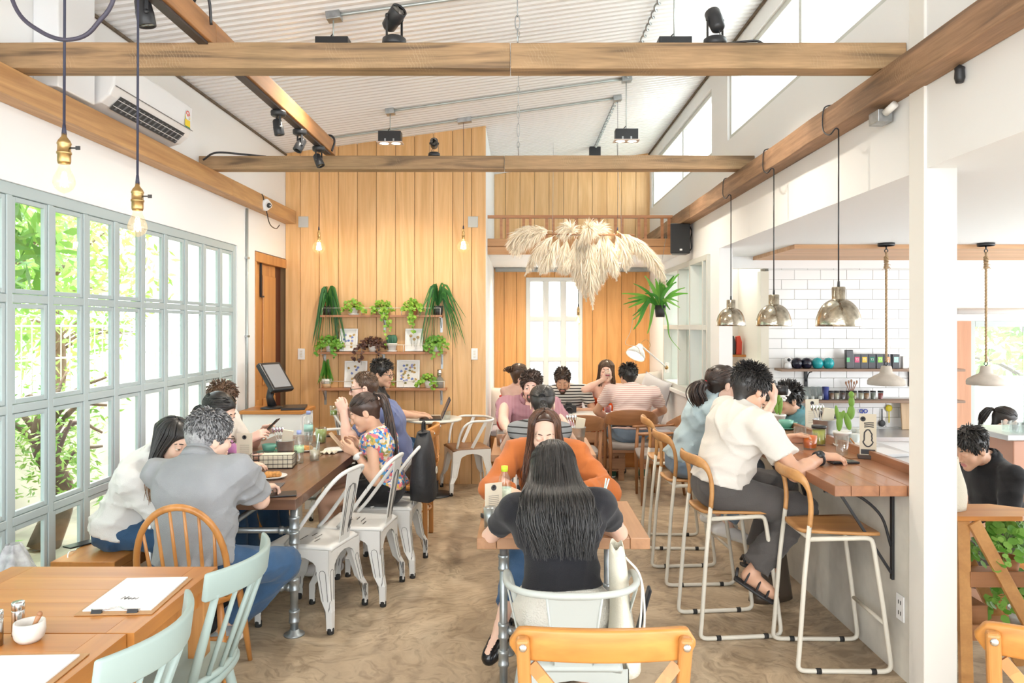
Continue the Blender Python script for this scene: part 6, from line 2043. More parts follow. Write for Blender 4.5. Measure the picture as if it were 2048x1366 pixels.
def pendant_bulb(label,x,y,zb,r,ztop,globe=False,key=True,group=None,cordr=0.0045,fil=FILAMENT,socket=0.021):
 T=thing('pendant_bulb',label,'lamp',(x,y,zb),0,group)
 bulb(T,(0,0,0),r,fil=fil,globe=globe)
 z0=r*(1.2 if globe else 2.0)
 m=MB()
 m.lathe([(0.0,z0-0.004),(socket*0.9,z0-0.004),(socket,z0+0.004),(socket,z0+0.028),(socket*1.12,z0+0.03),(socket*1.12,z0+0.036),(socket,z0+0.038),(socket*0.98,z0+0.06),(socket*1.1,z0+0.064),(socket*0.9,z0+0.075),(0.009,z0+0.088),(0.0075,z0+0.10),(0,z0+0.10)],n=18)
 S=m.build('socket',BRASS,T)
 if key:
  k=MB();k.tube([(socket,0,z0+0.05),(socket+0.02,0,z0+0.05)],0.003,6);k.box((socket+0.026,0,z0+0.05),(0.014,0.005,0.013));k.build('switch_key',BLACK,S)
 c=MB();c.tube([(0,0,z0+0.095),(0,0,z0+0.13)],[0.0085,0.005],8);c.tube([(0,0,z0+0.12),(0.002,0,(ztop-zb)*0.5),(0,0,ztop-zb)],cordr,8)
 c.build('cord',CORD,T)
 return T
pendant_bulb('left one of the two big filament bulbs hanging before the grid window',-1.556,2.56,2.145,0.0345,ceil_h(-1.556)-0.01)
pendant_bulb('right and lower one of the two big filament bulbs hanging before the grid window',-1.4535,2.85,2.03,0.0345,ceil_h(-1.45)-0.01)
pendant_bulb('round globe bulb hanging before the plank wall above the left shelf plants',-1.99,7.42,2.427,0.063,ceil_h(-1.99)-0.01,True,False,None,0.002,FILAMENTS,0.014)
pendant_bulb('round globe bulb hanging before the right edge of the plank wall',-0.56,7.42,2.437,0.063,ceil_h(-0.56)-0.01,True,False,None,0.002,FILAMENTS,0.014)
pendant_bulb('round globe bulb hanging against the loft edge, behind the pampas grass',0.965,7.42,2.42,0.063,ceil_h(0.965)-0.01,True,False,None,0.002,FILAMENTS,0.014)
pendant_bulb('small bulb hanging before the alcove window',0.66,8.5,1.70,0.036,2.43,False,False,None,0.0025,FILAMENTS,0.016)
def dome_pendant(label,y):
 T=thing('dome_pendant',label,'lamp',(1.682,y,1.652),0,'antique silver dome lamps over the bar')
 m=MB()
 R=0.115
 prof=[(R*0.985,0.0),(R,0.003)]
 for i in range(1,13):
  a=(PI/2)*i/12*0.80
  prof.append((R*math.cos(a)**0.85,0.003+0.145*math.sin(a)))
 prof+=[(0.036,0.142),(0.034,0.146),(0.034,0.205),(0.030,0.209),(0.0,0.209)]
 m.lathe(prof,n=40)
 S=m.build('lamp_shade',MERC,T)
 i_=MB();i_.lathe([(R*0.97,0.001),(R*0.88,0.05),(R*0.6,0.105),(0.0,0.12)],n=32);i_.build('shade_lining',MERCI,S)
 lamp_light('dome_light',(1.682,y,1.69),14,angle=120)
 b=MB();b.ball((0,0,0.055),0.028,16,10);b.build('bulb',plain('lit_bulb_warm',(1,0.9,0.7),0.4,emit=(1.0,0.80,0.52),estr=9.0),T)
 c=MB()
 ztop=2.712-1.652
 c.tube([(0,0,0.205),(0,0,0.24)],[0.008,0.006],8)
 c.tube([(0,0,0.22),(0,0,ztop-0.02)],0.004,8)
 P=smooth_path([(0,0,ztop-0.02),(-0.012,0.01,ztop-0.012),(-0.026,0.05,ztop-0.035),(-0.03,0.12,ztop+0.0),(-0.022,0.155,ztop+0.07),(-0.018,0.14,ztop+0.135),(0.02,0.12,ztop+0.145)],5)
 c.tube(P,0.004,8)
 c.build('cord',BLACKP,T)
 return T
for y,l in ((3.96,'antique silver dome lamp nearest the camera over the bar'),(4.97,'antique silver dome lamp in the middle of the row of three'),(5.98,'antique silver dome lamp farthest along the bar, by the pier')):
 dome_pendant(l,y)
def concrete_pendant(label,x,y):
 T=thing('concrete_pendant',label,'lamp',(x,y,1.145),0,'concrete lamps on ropes behind the bar')
 zc=2.361-1.145
 m=MB()
 m.lathe([(0.143,0.0),(0.149,0.003),(0.150,0.035),(0.140,0.052),(0.085,0.085),(0.058,0.098),(0.050,0.11),(0.042,0.158),(0.038,0.165),(0.0,0.165)],n=40)
 S=m.build('lamp_shade',CONCRETE,T)
 i_=MB();i_.lathe([(0.140,0.002),(0.130,0.045),(0.05,0.09),(0.0,0.095)],n=30);i_.build('shade_lining',CONCRETE,S)
 b=MB();b.ball((0,0,0.05),0.025,14,8);b.build('bulb',MATS['lit_bulb_warm'],T)
 c=MB();c.lathe([(0.066,zc-0.024),(0.068,zc-0.02),(0.068,zc),(0.0,zc)],n=28);c.lathe([(0.0,zc-0.024),(0.066,zc-0.024)],n=28);c.build('ceiling_rose',BLACK,T)
 h=MB();h.tube([(0,0,zc-0.02),(0,0,zc-0.05)],0.007,8);h.tube(arc((0,0,zc-0.066),0.014,0,2*PI*15/16,15,'XZ'),0.004,6,closed=True)
 h.build('hook',BLACK,T)
 h=MB();h.tube(arc((0,0,0.185),0.015,0,2*PI*15/16,15,'XZ'),0.0035,6,closed=True);h.tube([(0,0,0.16),(0,0,0.175)],0.006,6)
 h.build('eyelet',BLACK,T)
 r=MB()
 for k in range(3):
  P=[]
  n=90
  for i in range(n+1):
   t=i/n;z=0.195+(zc-0.075-0.195)*t
   a=t*75+2*PI*k/3
   P.append((0.0052*math.cos(a),0.0052*math.sin(a),z))
  r.tube(P,0.0055,6)
 for i in range(5):
  z=zc-0.12-0.022*i
  r.tube([(0.013*math.cos(a)*(1+0.15*math.sin(3*a+i)),0.013*math.sin(a),z+0.006*math.sin(a*2+i))for a in [2*PI*j/12 for j in range(12)]],0.0075,6,closed=True)
 rn=random.Random(5)
 for i in range(14):
  a=rn.uniform(0,2*PI);z=zc-0.20+rn.uniform(-0.02,0.03)
  r.tube([(0.012*math.cos(a),0.012*math.sin(a),z),(0.035*math.cos(a),0.035*math.sin(a),z-rn.uniform(0.0,0.04))],0.0014,4)
 r.build('rope',ROPE,T)
 w=MB();w.tube(smooth_path([(0.012,0,0.16),(0.03,0.01,0.24),(0.035,0,0.34),(0.008,0,0.42)],5),0.0025,6);w.build('cord',WHITE,T)
 return T
concrete_pendant('concrete lamp on a rope before the tea boxes, left of the column',3.14,6.43)
concrete_pendant('concrete lamp on a rope before the kitchen window, right of the column',3.995,6.43)
def spotlight(label,p,aim,base=True,up=False,s=1.0,mat=BLACK,group='small black spotlights',tall=0.07):
 """round base, yoke and can; hangs down unless up"""
 T=thing('spotlight',label,'spotlight',p,0,group)
 sg=1 if up else -1
 m=MB();m.lathe([(0.0,0.0),(0.042*s,0.0),(0.046*s,sg*0.01),(0.044*s,sg*0.028*s),(0.036*s,sg*0.034*s),(0.0,sg*0.034*s)]if up else [(0.0,-0.034*s),(0.036*s,-0.034*s),(0.044*s,-0.028*s),(0.046*s,-0.008),(0.044*s,0.0),(0.0,0.0)],n=24)
 m.build('base',mat,T)
 a=Vector(aim).normalized();side=a.cross(Vector((0,0,1)))
 side=side.normalized()if side.length>0.05 else Vector((1,0,0))
 c=Vector((0,0,sg*(0.034+tall)*s))
 y=MB()
 for k in (-1,1):
  q=c+side*k*0.033*s
  y.bar(Vector((0,0,sg*0.03*s))+side*k*0.033*s,q+Vector((0,0,sg*0.008)),0.012*s,0.003,tuple(side))
  y.lathe([(0.0,-0.004),(0.008*s,-0.004),(0.008*s,0.004),(0.0,0.004)],q,10,axis=side)
 y.bar(Vector((0,0,sg*0.034*s))-side*0.034*s,Vector((0,0,sg*0.034*s))+side*0.034*s,0.014*s,0.004)
 y.build('yoke',mat,T)
 h=MB()
 h.lathe([(0.0,-0.055*s),(0.018*s,-0.055*s),(0.027*s,-0.045*s),(0.029*s,-0.01*s),(0.0305*s,-0.008*s),(0.0305*s,0.04*s),(0.0285*s,0.042*s),(0.0265*s,0.036*s),(0.0,0.03*s)],c,24,axis=a)
 H=h.build('lamp_head',mat,T)
 l=MB();l.lathe([(0.0,0.0365*s),(0.0262*s,0.0365*s)],c,20,axis=a);l.build('lens',plain('spot_reflector',(0.8,0.8,0.78),0.15,0.8),H)
 w=MB();w.tube(smooth_path([Vector((0.01,0,sg*0.034*s)),c*0.55+side*0.02-a*0.03*s,c-a*0.05*s],5),0.0025,6);w.build('cord',BLACKP,T)
 return T
xu=-1.4625
zt=2.955
for (py,aim,lab)in ((4.54,(0.15,0.1,-1),'first black spotlight under the orange upper beam past the near beam'),(4.98,(-0.4,-0.35,-1),'middle one of three black spotlights under the orange upper beam'),(5.45,(0.45,-0.2,-1),'black spotlight under the orange upper beam closest to the far beam')):
 spotlight(lab,(xu,py,zt),aim)
spotlight('black spotlight hanging at the top edge, next to the filament bulb cord',(-1.51,3.02,3.03),(0.15,0.1,-1),s=1.15)
spotlight('black spotlight standing on the near beam',(-0.59,3.52,2.966),(0.55,-0.6,0.45),up=True,s=1.25,tall=0.075)
spotlight('small black spotlight standing on the far beam',(-0.66,5.765,2.951),(0.1,-1,0.2),up=True,s=1.0)
spotlight('black spotlight standing on the near beam at its right end, against the bright sky',(0.915,3.52,2.966),(-0.15,0.5,0.9),up=True,s=1.2)
def twin_downlight(label,p,rod_top):
 T=thing('twin_downlight',label,'ceiling light',p,0,'black twin downlights on thin rods')
 m=MB();m.box((0,0,0.065),(0.205,0.10,0.10));m.build('housing',BLACK,T,bevel=0.004)
 f=MB();f.bx(-0.115,0.115,-0.062,0.062,0.010,0.0175);f.build('trim_plate',plain('pale_pink_trim',(0.66,0.55,0.5),0.4),T)
 for sx in (-1,1):
  l=MB();l.lathe([(0.04,0.0095),(0.037,0.0085),(0.0,0.0085)],(sx*0.053,0,0),24);l.build('lens',plain('lit_downlight',(1,0.9,0.75),0.4,emit=(1.0,0.86,0.66),estr=4.5),T)
  c=MB();c.bx(sx*0.038-0.007,sx*0.038+0.007,-0.0525,-0.0500,0.018,0.045);c.build('spring_clip',STEEL,T)
 lamp_light('downlight',(p[0],p[1],p[2]-0.01),34,(1.0,0.9,0.76),140)
 r=MB();r.tube([(0,0,0.10),(0,0,rod_top-p[2])],0.0045,8);r.build('rod',CONDUIT,T)
 w=MB();w.tube(smooth_path([(0.0,0,0.15),(-0.02,0.01,0.13),(-0.025,0.02,0.10)],5),0.004,6);w.build('cord',BLACKP,T)
 return T
twin_downlight('black twin downlight hanging above the left half of the far beam',(-1.18,6.82,3.30),ceil_h(-1.18)-0.03)
twin_downlight('black twin downlight hanging at the right under the clerestory',(0.966,6.82,3.32),ceil_h(0.966)-0.03)
twin_downlight('twin downlight just showing over the top of the near beam, left of centre',(-1.175,4.72,3.345),ceil_h(-1.175)-0.03)
twin_downlight('twin downlight just showing over the top of the near beam at the right',(0.97,4.72,3.345),ceil_h(0.97)-0.03)
def conduit(label,pts,boxes):
 T=thing('conduit',label,'conduit',(0,0,0))
 m=MB()
 P=[Vector((x,y,ceil_h(x)-0.03))for x,y in pts]
 m.tube(smooth_path(P,6),0.011,8)
 m.build('pipe',CONDUIT,T)
 for (x,y,w,d)in boxes:
  b=MB();b.box((x,y,ceil_h(x)-0.036),(w,d,0.05),(0,-math.atan(0.138),0));b.build('junction_box',STEEL,T,bevel=0.003)
 return T
conduit('grey conduit along the ceiling between the two middle junction boxes',[(-1.18,6.82),(-0.6,6.82),(0.95,6.82)],[(-1.18,6.82,0.08,0.08),(0.97,6.82,0.09,0.08)])
conduit('grey conduit along the ceiling running from the upper beam over the plank wall',[(-1.97,7.42),(-0.6,7.42),(0.95,7.40)],[(-0.55,7.42,0.14,0.07),(0.96,7.40,0.08,0.08),(-1.98,7.42,0.07,0.07)])
conduit('grey conduit along the ceiling at the top of the picture',[(-1.17,4.72),(-0.7,4.72),(-0.1,4.72),(0.95,4.72)],[(-1.17,4.72,0.09,0.08),(0.97,4.72,0.08,0.08)])
for (lab,a,b,box)in (('twisted flex hanging from the ceiling box down to the small black box under the clerestory',(0.96,7.42),(0.945,9.45),True),('twisted flex along the ceiling above the right half of the near beam',(0.96,4.75),(0.96,6.8),False)):
 T=thing('flex_conduit',lab,'conduit',(0,0,0))
 P=[]
 for i in range(160):
  t=i/159;x=a[0]+(b[0]-a[0])*t;y=a[1]+(b[1]-a[1])*t
  z=ceil_h(x)-0.02-0.015
  P.append((x+0.014*math.cos(t*110),y,z+0.014*math.sin(t*110)))
 m=MB();m.tube(P,0.008,6);m.build('flex',STEEL,T)
 if box:
  m=MB();m.box((b[0],b[1]+0.02,P[-1][2]-0.05),(0.14,0.09,0.12));m.build('junction_box',BLACK,T,bevel=0.003)
T=thing('chain','thin steel chain hanging from the ceiling in the middle, past both beams','chain',(-0.012,5.4,0))
z=ceil_h(0)-0.02;k=0
rn=random.Random(3)
while z>2.96:
 L=rn.choice((0.045,0.045,0.10))
 P=[]
 for j in range(16):
  a=2*PI*j/16
  px,pz=0.009*math.cos(a),(L/2)*math.sin(a)
  P.append((px,0,z-L/2+pz)if k%2==0 else (0,px,z-L/2+pz))
 m=MB();m.tube(P,0.0025,6,closed=True);m.build('link',STEEL,T)
 z-=L-0.006;k+=1
m=MB();m.tube([(0,0,z+0.01),(0,0.33,2.952)],0.003,6);m.build('hook',STEEL,T)
T=thing('chain','thin steel chain over the near beam at the top centre','chain',(-0.012,3.52,0))
z=ceil_h(0)-0.02;k=0
while z>2.99:
 L=rn.choice((0.05,0.07,0.12))
 P=[]
 for j in range(16):
  a=2*PI*j/16
  px,pz=0.011*math.cos(a),(L/2)*math.sin(a)
  P.append((px,0,z-L/2+pz)if k%2==0 else (0,px,z-L/2+pz))
 m=MB();m.tube(P,0.003,6,closed=True);m.build('link',STEEL,T)
 z-=L-0.007;k+=1
T=thing('air_conditioner','white wall air conditioner with yellow label high on the left wall','air conditioner',(XL,4.62,2.87))
m=MB()
prof=[(0.0,0.0),(0.05,-0.005),(0.14,0.018),(0.19,0.06),(0.215,0.11),(0.222,0.26),(0.215,0.275),(0.0,0.275)]
prof=[(p[0],p[1])for p in prof]
M=Matrix(((1,0,0,0),(0,0,1,-0.49),(0,1,0,0),(0,0,0,1)))
m.prism(prof,0.98,M)
AC=plain('white_glossy_plastic',(0.84,0.85,0.86),0.28)
m.build('casing',AC,T,bevel=0.014,seg=3)
m=MB();m.add([(0.140,-0.40,0.006),(0.140,0.40,0.006),(0.205,0.40,0.073),(0.205,-0.40,0.073)],[(0,1,2,3)])
m.build('air_outlet',plain('outlet_shadow_grey',(0.05,0.055,0.06),0.7),T,solid=0.004)
for k in range(2):
 m=MB();t=0.3+0.45*k
 m.bar((0.144+0.065*t,-0.40,0.003+0.067*t),(0.144+0.065*t,0.40,0.003+0.067*t),0.012,0.003,(0.6,0,0.8))
 m.build('louvre',AC,T)
for k in range(14):
 m=MB();yy=-0.37+0.057*k
 m.add([(0.150,yy,0.011),(0.20,yy+0.014,0.0625),(0.20,yy+0.03,0.0625),(0.150,yy+0.016,0.011)],[(0,1,2,3)]);m.build('vane',plain('vane_grey',(0.16,0.17,0.19),0.5),T,solid=0.002)
m=MB();m.bx(0.2195,0.2235,-0.485,0.485,0.108,0.112);m.build('panel_seam',plain('seam_grey',(0.2,0.2,0.2),0.6),T)
lb=MB();lb.bx(0.2225,0.2245,0.37,0.44,0.118,0.165);lb.bx(0.2225,0.2245,0.37,0.44,0.172,0.195);lb.build('energy_label',plain('label_yellow',(0.90,0.68,0.03),0.5),T)
lb=MB();lb.bx(0.2226,0.2247,0.37,0.44,0.112,0.119);lb.build('label_band',plain('label_green',(0.02,0.25,0.12),0.5),T)
lb=MB();lb.lathe([(0.034,0.0),(0.034,0.0022),(0.0,0.0022)],(0.2224,0.405,0.196),20,axis=(1,0,0));lb.build('label_dial',plain('label_white',(0.85,0.85,0.85),0.5),T)
lb=MB();lb.tube(arc((0.225,0.405,0.196),0.026,0,PI,10,'YZ'),0.003,5);lb.lathe([(0.010,0.0),(0.010,0.0012),(0.0,0.0012)],(0.2246,0.405,0.196),14,axis=(1,0,0));lb.build('label_print',plain('label_red',(0.7,0.08,0.05),0.5),T)
T=thing('service_cover','white vertical duct cover beside the air conditioner','cover',(XL,3.93,2.86))
m=MB();m.bx(0,0.13,-0.16,0.165,0.0,0.64);m.build('cover',AC,T,bevel=0.006)
T=thing('security_camera','white dome camera on the left beam near the door','camera',(-2.334,6.86,2.76))
m=MB();m.lathe([(0.055,0.0),(0.055,0.018),(0.046,0.032),(0.0,0.036)],(0,0,0),24,axis=(0.9,-0.35,-0.15));m.build('base',AC,T)
m=MB();m.ball((0.035,-0.012,-0.006),0.034,18,12);m.build('dome',AC,T)
m=MB();m.lathe([(0.024,0.0),(0.022,0.006),(0.0,0.006)],(0.05,-0.035,-0.012),18,axis=(0.75,-0.6,-0.2));m.build('lens',BLACKP,T)
m=MB();m.tube(smooth_path([(-0.0,-0.03,0.0),(0.004,-0.05,0.06),(0.0,-0.08,0.085)],5),0.004,6);m.tube(smooth_path([(0.004,0.03,-0.05),(0.006,0.12,-0.16),(0.004,0.30,-0.18),(0.0,0.42,-0.13)],6),0.005,6);m.build('cord',BLACKP,T)
def cable(label,pts,r=0.006,mat=BLACKP,n=8):
 m=MB();m.tube(smooth_path(pts,n),r,8)
 return tag(m.build('cable',mat),label,'cable')
cable('dark cable looping down at the top left corner before the near beam',[(-1.60,2.3,2.85),(-1.55,2.3,2.64),(-1.47,2.3,2.56),(-1.38,2.3,2.535),(-1.30,2.3,2.58),(-1.23,2.3,2.75),(-1.22,2.3,3.4)],0.0065,plain('dark_violet_cable',(0.05,0.045,0.07),0.5))
cable('black cable curling over the left end of the far beam',[(-2.40,5.68,2.91),(-2.3,5.68,2.965),(-2.1,5.72,2.96),(-1.95,5.76,2.953)],0.008)
cable('black cable bent over the upper beam at the near beam',[(-1.40,3.40,3.02),(-1.395,3.36,3.12),(-1.43,3.34,3.14),(-1.47,3.36,3.085)],0.007)
cable('black cable behind the spotlight at the right end of the near beam',[(0.95,3.54,2.985),(1.05,3.55,3.0),(1.12,3.54,3.0),(1.16,3.53,2.97)],0.006)
cable('black cables wrapped on the end of the upper beam',[(-1.42,5.66,2.97),(-1.40,5.66,3.05),(-1.43,5.66,3.09),(-1.5,5.67,3.085)],0.008)
T=thing('conduit','grey upright conduit on the white wall before the door','conduit',(XL+0.012,6.70,0))
m=MB();m.tube([(0,0,0.4),(0,0,2.70)],0.012,8);m.build('pipe',CONDUIT,T)
for z in (1.55,2.25):
 m=MB();m.bx(-0.012,0.014,-0.03,0.03,z,z+0.018);m.build('clip',STEEL,T)
T=thing('junction_box','grey box and socket under the right beam by the column','box',(1.74,3.62,2.66))
m=MB();m.box((0,0,0),(0.07,0.10,0.06));m.build('box',STEEL,T,bevel=0.004)
m=MB();m.tube([(0.0,-0.05,0.01),(0.01,-0.12,0.03)],0.018,10);m.build('gland',CREAM,T)
T=thing('hook','dark metal hook under the right beam near the camera','hook',(1.77,3.02,2.665))
m=MB();m.lathe([(0.0,-0.03),(0.014,-0.03),(0.02,-0.01),(0.018,0.02),(0.02,0.03),(0.0,0.045)],n=14);m.build('knob',BLACK,T)
for (px,py,w,h,lab,nm,cat)in ((607,444,20,22,'square grey plate high on the plank wall at the left','junction_plate','plate'),(946,444,20,22,'square grey plate high on the plank wall at the right','junction_plate','plate'),(603,708,14,22,'white light switch on the plank wall beside the door','light_switch','switch'),(949,708,13,23,'white light switch at the right edge of the plank wall','light_switch','switch')):
 c=ay(px,py,YB);k=YB/FPX
 T=thing(nm,lab,cat,(c.x,YB,c.z))
 m=MB();m.box((0,-0.005,0),(w*k,0.01,h*k));m.build('plate',WHITE if 'switch' in nm else plain('pale_grey_plate',(0.55,0.57,0.56),0.4),T,bevel=0.003)
 if 'switch' in nm:
  for q in (-1,0,1):
   r=MB();r.box((0,-0.012,q*0.028),(0.022,0.006,0.018));r.build('rocker',plain('switch_cream',(0.76,0.72,0.62),0.4),T,bevel=0.002)
T=thing('loudspeaker','black loudspeaker on the white wall at the end of the loft','speaker',(1.66,7.80,2.56))
m=MB();m.prism([(-0.115,-0.09),(0.09,-0.09),(0.09,0.10),(-0.06,0.10)],0.31,Matrix.Translation((0,0,-0.165)),0);m.build('cabinet',BLACKP,T,bevel=0.008)
m=MB();m.bx(-0.108,0.083,-0.0965,-0.0905,-0.155,0.137);m.build('grille',plain('speaker_grille',(0.035,0.037,0.04),0.8,bump=0.6,bscale=500),T,bevel=0.004)
m=MB();m.bx(-0.02,0.006,-0.099,-0.0965,-0.135,-0.117);m.build('badge',CHROME,T)
m=MB();m.tube(smooth_path([(0.10,0.05,0.16),(0.13,0.02,0.08),(0.115,0.0,0.0),(0.125,0.01,-0.1),(0.095,0.05,-0.14)],5),0.006,6);m.build('cord',BLACKP,T)
# ---------------------------------------------------------------- plants
def leaf_mat(name,c,c2,rough=0.45):
 if name in MATS:
  return MATS[name]
 m,nt,b=_nt(name)
 N,L=nt.nodes.new,nt.links.new
 geo=N('ShaderNodeNewGeometry');r=N('ShaderNodeValToRGB')
 r.color_ramp.elements[0].color=rgb(c);r.color_ramp.elements[1].color=rgb(c2)
 L(geo.outputs['Random Per Island'],r.inputs['Fac']);L(r.outputs[0],b.inputs['Base Color'])
 b.inputs['Roughness'].default_value=rough
 tr=N('ShaderNodeBsdfTranslucent');L(r.outputs[0],tr.inputs['Color'])
 mx=N('ShaderNodeMixShader');mx.inputs[0].default_value=0.3
 L(b.outputs[0],mx.inputs[1]);L(tr.outputs[0],mx.inputs[2]);L(mx.outputs[0],nt.nodes['Material Output'].inputs[0])
 MATS[name]=m
 return m
LIME=leaf_mat('bright_green_leaves',(0.14,0.36,0.03),(0.40,0.62,0.08))
STRAP=leaf_mat('deep_green_straps',(0.025,0.13,0.035),(0.10,0.30,0.07))
FERNG=leaf_mat('fresh_green_fronds',(0.05,0.26,0.03),(0.20,0.46,0.06))
BROWNL=leaf_mat('dark_bronze_leaves',(0.05,0.022,0.018),(0.16,0.07,0.05))
CACT=leaf_mat('cactus_green',(0.16,0.36,0.05),(0.30,0.50,0.09))
CACTD=leaf_mat('blue_green_cactus',(0.06,0.19,0.11),(0.09,0.25,0.15))
POTW=plain('white_pot',(0.82,0.81,0.78),0.45)
TERRA=plain('terracotta',(0.55,0.23,0.11),0.7)
SOIL=plain('dark_soil',(0.06,0.04,0.025),0.9)
def blade(m,P,w,mi=0,fold=0.25,up=(0,0,1)):
 """long leaf along points P, w wide, slightly folded"""
 P=[Vector(p)for p in P];k=len(P)
 vs,fs=[],[]
 for i,p in enumerate(P):
  t=(P[min(i+1,k-1)]-P[max(i-1,0)]).normalized()
  s=t.cross(Vector(up))
  s=s.normalized()if s.length>1e-4 else Vector((1,0,0))
  n=s.cross(t)
  q=i/(k-1);ww=w*(0.35+0.65*math.sin(PI*min(1,q*1.15+0.12)))if q<0.999 else w*0.05
  vs+=[p-s*ww+n*ww*fold,p,p+s*ww+n*ww*fold]
 for i in range(k-1):
  a=3*i
  fs+=[(a,a+1,a+4,a+3),(a+1,a+2,a+5,a+4)]
 m.add(vs,fs,mi,True)
def round_leaf(m,c,n,r,mi=0):
 n=Vector(n).normalized();u=n.orthogonal().normalized();v=n.cross(u)
 c=Vector(c);k=7
 vs=[c-n*r*0.2]+[c+(u*math.cos(2*PI*j/k)+v*math.sin(2*PI*j/k))*r*(1 if j else 0.72)for j in range(k)]
 m.add(vs,[(0,1+j,1+(j+1)%k)for j in range(k)],mi,True)
def pot(T,r0,r1,h,mat,rim=0.0,saucer=None,z=0.0,sy=1.0):
 m=MB();m.lathe([(0,z),(r0,z),(r1,z+h-0.012),(r1+rim,z+h-0.012),(r1+rim,z+h),(r1-0.006,z+h),(r1-0.008,z+h-0.02),(0,z+h-0.02)],n=24)
 m.build('pot',mat,T)
 if saucer:
  m=MB();m.lathe([(0,0.0),(saucer*0.8,0.0),(saucer,0.014),(saucer-0.006,0.014),(saucer*0.78,0.005),(0,0.005)],n=24);m.build('saucer',mat,T)
def clover(T,rnd,top,spread,n,r,trails=(),mat=LIME,hgt=0.06,front=-1):
 m=MB()
 for i in range(n):
  a=rnd.uniform(0,2*PI);q=math.sqrt(rnd.random())*spread
  c=Vector((q*math.cos(a),q*math.sin(a)*0.7+(-0.02),top+hgt*(1-(q/spread)**2)+rnd.uniform(-0.03,0.02)-max(0,q-spread*0.6)*0.7))
  round_leaf(m,c,(rnd.uniform(-0.6,0.6),-0.8+rnd.uniform(-0.5,0.5),0.7),r*rnd.uniform(0.6,1.15))
  if i%3==0:
   m.tube([(0,0,top-0.01),c*0.5+Vector((0,0,top*0.5+0.02)),c],0.0012,4)
 for (dx,dz,k)in trails:
  P=smooth_path([(dx*0.2,-0.05,top),(dx*0.6,-0.085,top-0.02),(dx*0.9,-0.09,top-dz*0.45),(dx,-0.085,top-dz)],5)
  m.tube(P,0.0014,4)
  for i in range(k):
   p=P[int(rnd.uniform(0.25,1)*(len(P)-1))]
   round_leaf(m,p+Vector((rnd.uniform(-0.02,0.02),rnd.uniform(-0.02,0.008),rnd.uniform(-0.015,0.015))),(rnd.uniform(-0.5,0.5),-1,0.4),r*rnd.uniform(0.6,1.1))
 m.build('foliage',mat,T)
def straps(T,rnd,c,n,L,w,droop,mat=STRAP,bias=(0,0),lift=(0.02,0.14),name='foliage',spread=1.0,yk=0.5):
 m=MB()
 for i in range(n):
  a=rnd.uniform(0,2*PI);l=L*rnd.uniform(0.55,1.1)
  dx,dy=math.cos(a)*spread+bias[0],math.sin(a)*yk+bias[1]
  up=rnd.uniform(*lift);dr=droop*rnd.uniform(0.2,1.15)
  b=Vector(c)
  P=smooth_path([b,b+Vector((dx*l*0.25,dy*l*0.25,up)),b+Vector((dx*l*0.55,dy*l*0.5,up*0.7-dr*0.35)),b+Vector((dx*l*0.95,dy*l*0.7,-dr))],4)
  blade(m,P,w*rnd.uniform(0.7,1.2),up=(-dy,dx,0.2)if abs(dx)+abs(dy)>0.01 else (0,0,1))
 m.build(name,mat,T)
# ---------------------------------------------------------------- the three shelves on the plank wall
YS=7.69
SHW=wood('shelf_wood',(0.50,0.24,0.12),(0.38,0.165,0.08),'X',9,0.5,0.06,0.05)
RAILM=plain('cream_thin_rail',(0.75,0.72,0.64),0.4)
shz=[]
for (py,xa,xb,lab,brk)in ((630,640,884,'top wooden plant shelf on the plank wall',(770,883)),(704,638,891,'middle wooden plant shelf on the plank wall',(650,768,884)),(777,637,892,'lowest wooden plant shelf on the plank wall',(651,883))):
 z=EYE-(py-CY)*YS/FPX;shz.append(z)
 x0,x1=(xa-CX)*YS/FPX,(xb-CX)*YS/FPX
 T=thing('wall_shelf',lab,'shelf',((x0+x1)/2,YB,z));hw=(x1-x0)/2
 m=MB();m.bx(-hw,hw,-0.14,-0.001,-0.022,0.0);m.build('board',SHW,T,bevel=0.002)
 m=MB()
 m.tube([(-hw+0.02,-0.02,0.072),(-hw+0.02,-0.125,0.072),(hw-0.02,-0.125,0.072),(hw-0.02,-0.02,0.072)],0.0035,6)
 for x in (-hw+0.02,-hw*0.33,hw*0.33,hw-0.02):
  m.tube([(x,-0.125,0.0),(x,-0.125,0.072)],0.003,6)
 m.build('guard_rail',RAILM,T)
 for b in brk:
  x=(b-CX)*YB/FPX-(x0+x1)/2
  m=MB();m.bx(x-0.012,x+0.012,-0.006,0,-0.18,-0.022);m.bx(x-0.012,x+0.012,-0.11,0,-0.028,-0.022);m.bar((x,-0.10,-0.028),(x,-0.006,-0.13),0.008,0.006,(1,0,0));m.build('bracket',STEEL,T)
def on_shelf(k,px):
 return ((px-CX)*7.76/FPX,7.76,shz[k]+0.0005)
R_=random.Random(11)
P=on_shelf(0,657)
T=thing('potted_plant','drooping dark green strap-leaved plant at the left end of the top shelf','plant',P);pot(T,0.045,0.055,0.09,plain('dark_plastic_pot',(0.03,0.03,0.032),0.5));straps(T,R_,(0,-0.02,0.08),40,0.24,0.012,0.44,lift=(0.06,0.22),spread=0.75)
P=on_shelf(0,708)
T=thing('potted_plant','small leafy plant in white cup with a saucer, second on the top shelf','plant',P);pot(T,0.03,0.042,0.075,POTW,0.004,0.06);clover(T,R_,0.085,0.13,90,0.016,[(0.13,0.08,12),(-0.12,0.06,8)])
P=on_shelf(0,764)
T=thing('potted_plant','bright green trailing plant in white pot at the middle of the top shelf','plant',P);pot(T,0.032,0.042,0.07,POTW);clover(T,R_,0.075,0.13,110,0.017,[(0.06,0.42,32),(0.02,0.16,14),(-0.10,0.1,10),(0.09,0.25,20)])
P=on_shelf(0,826)
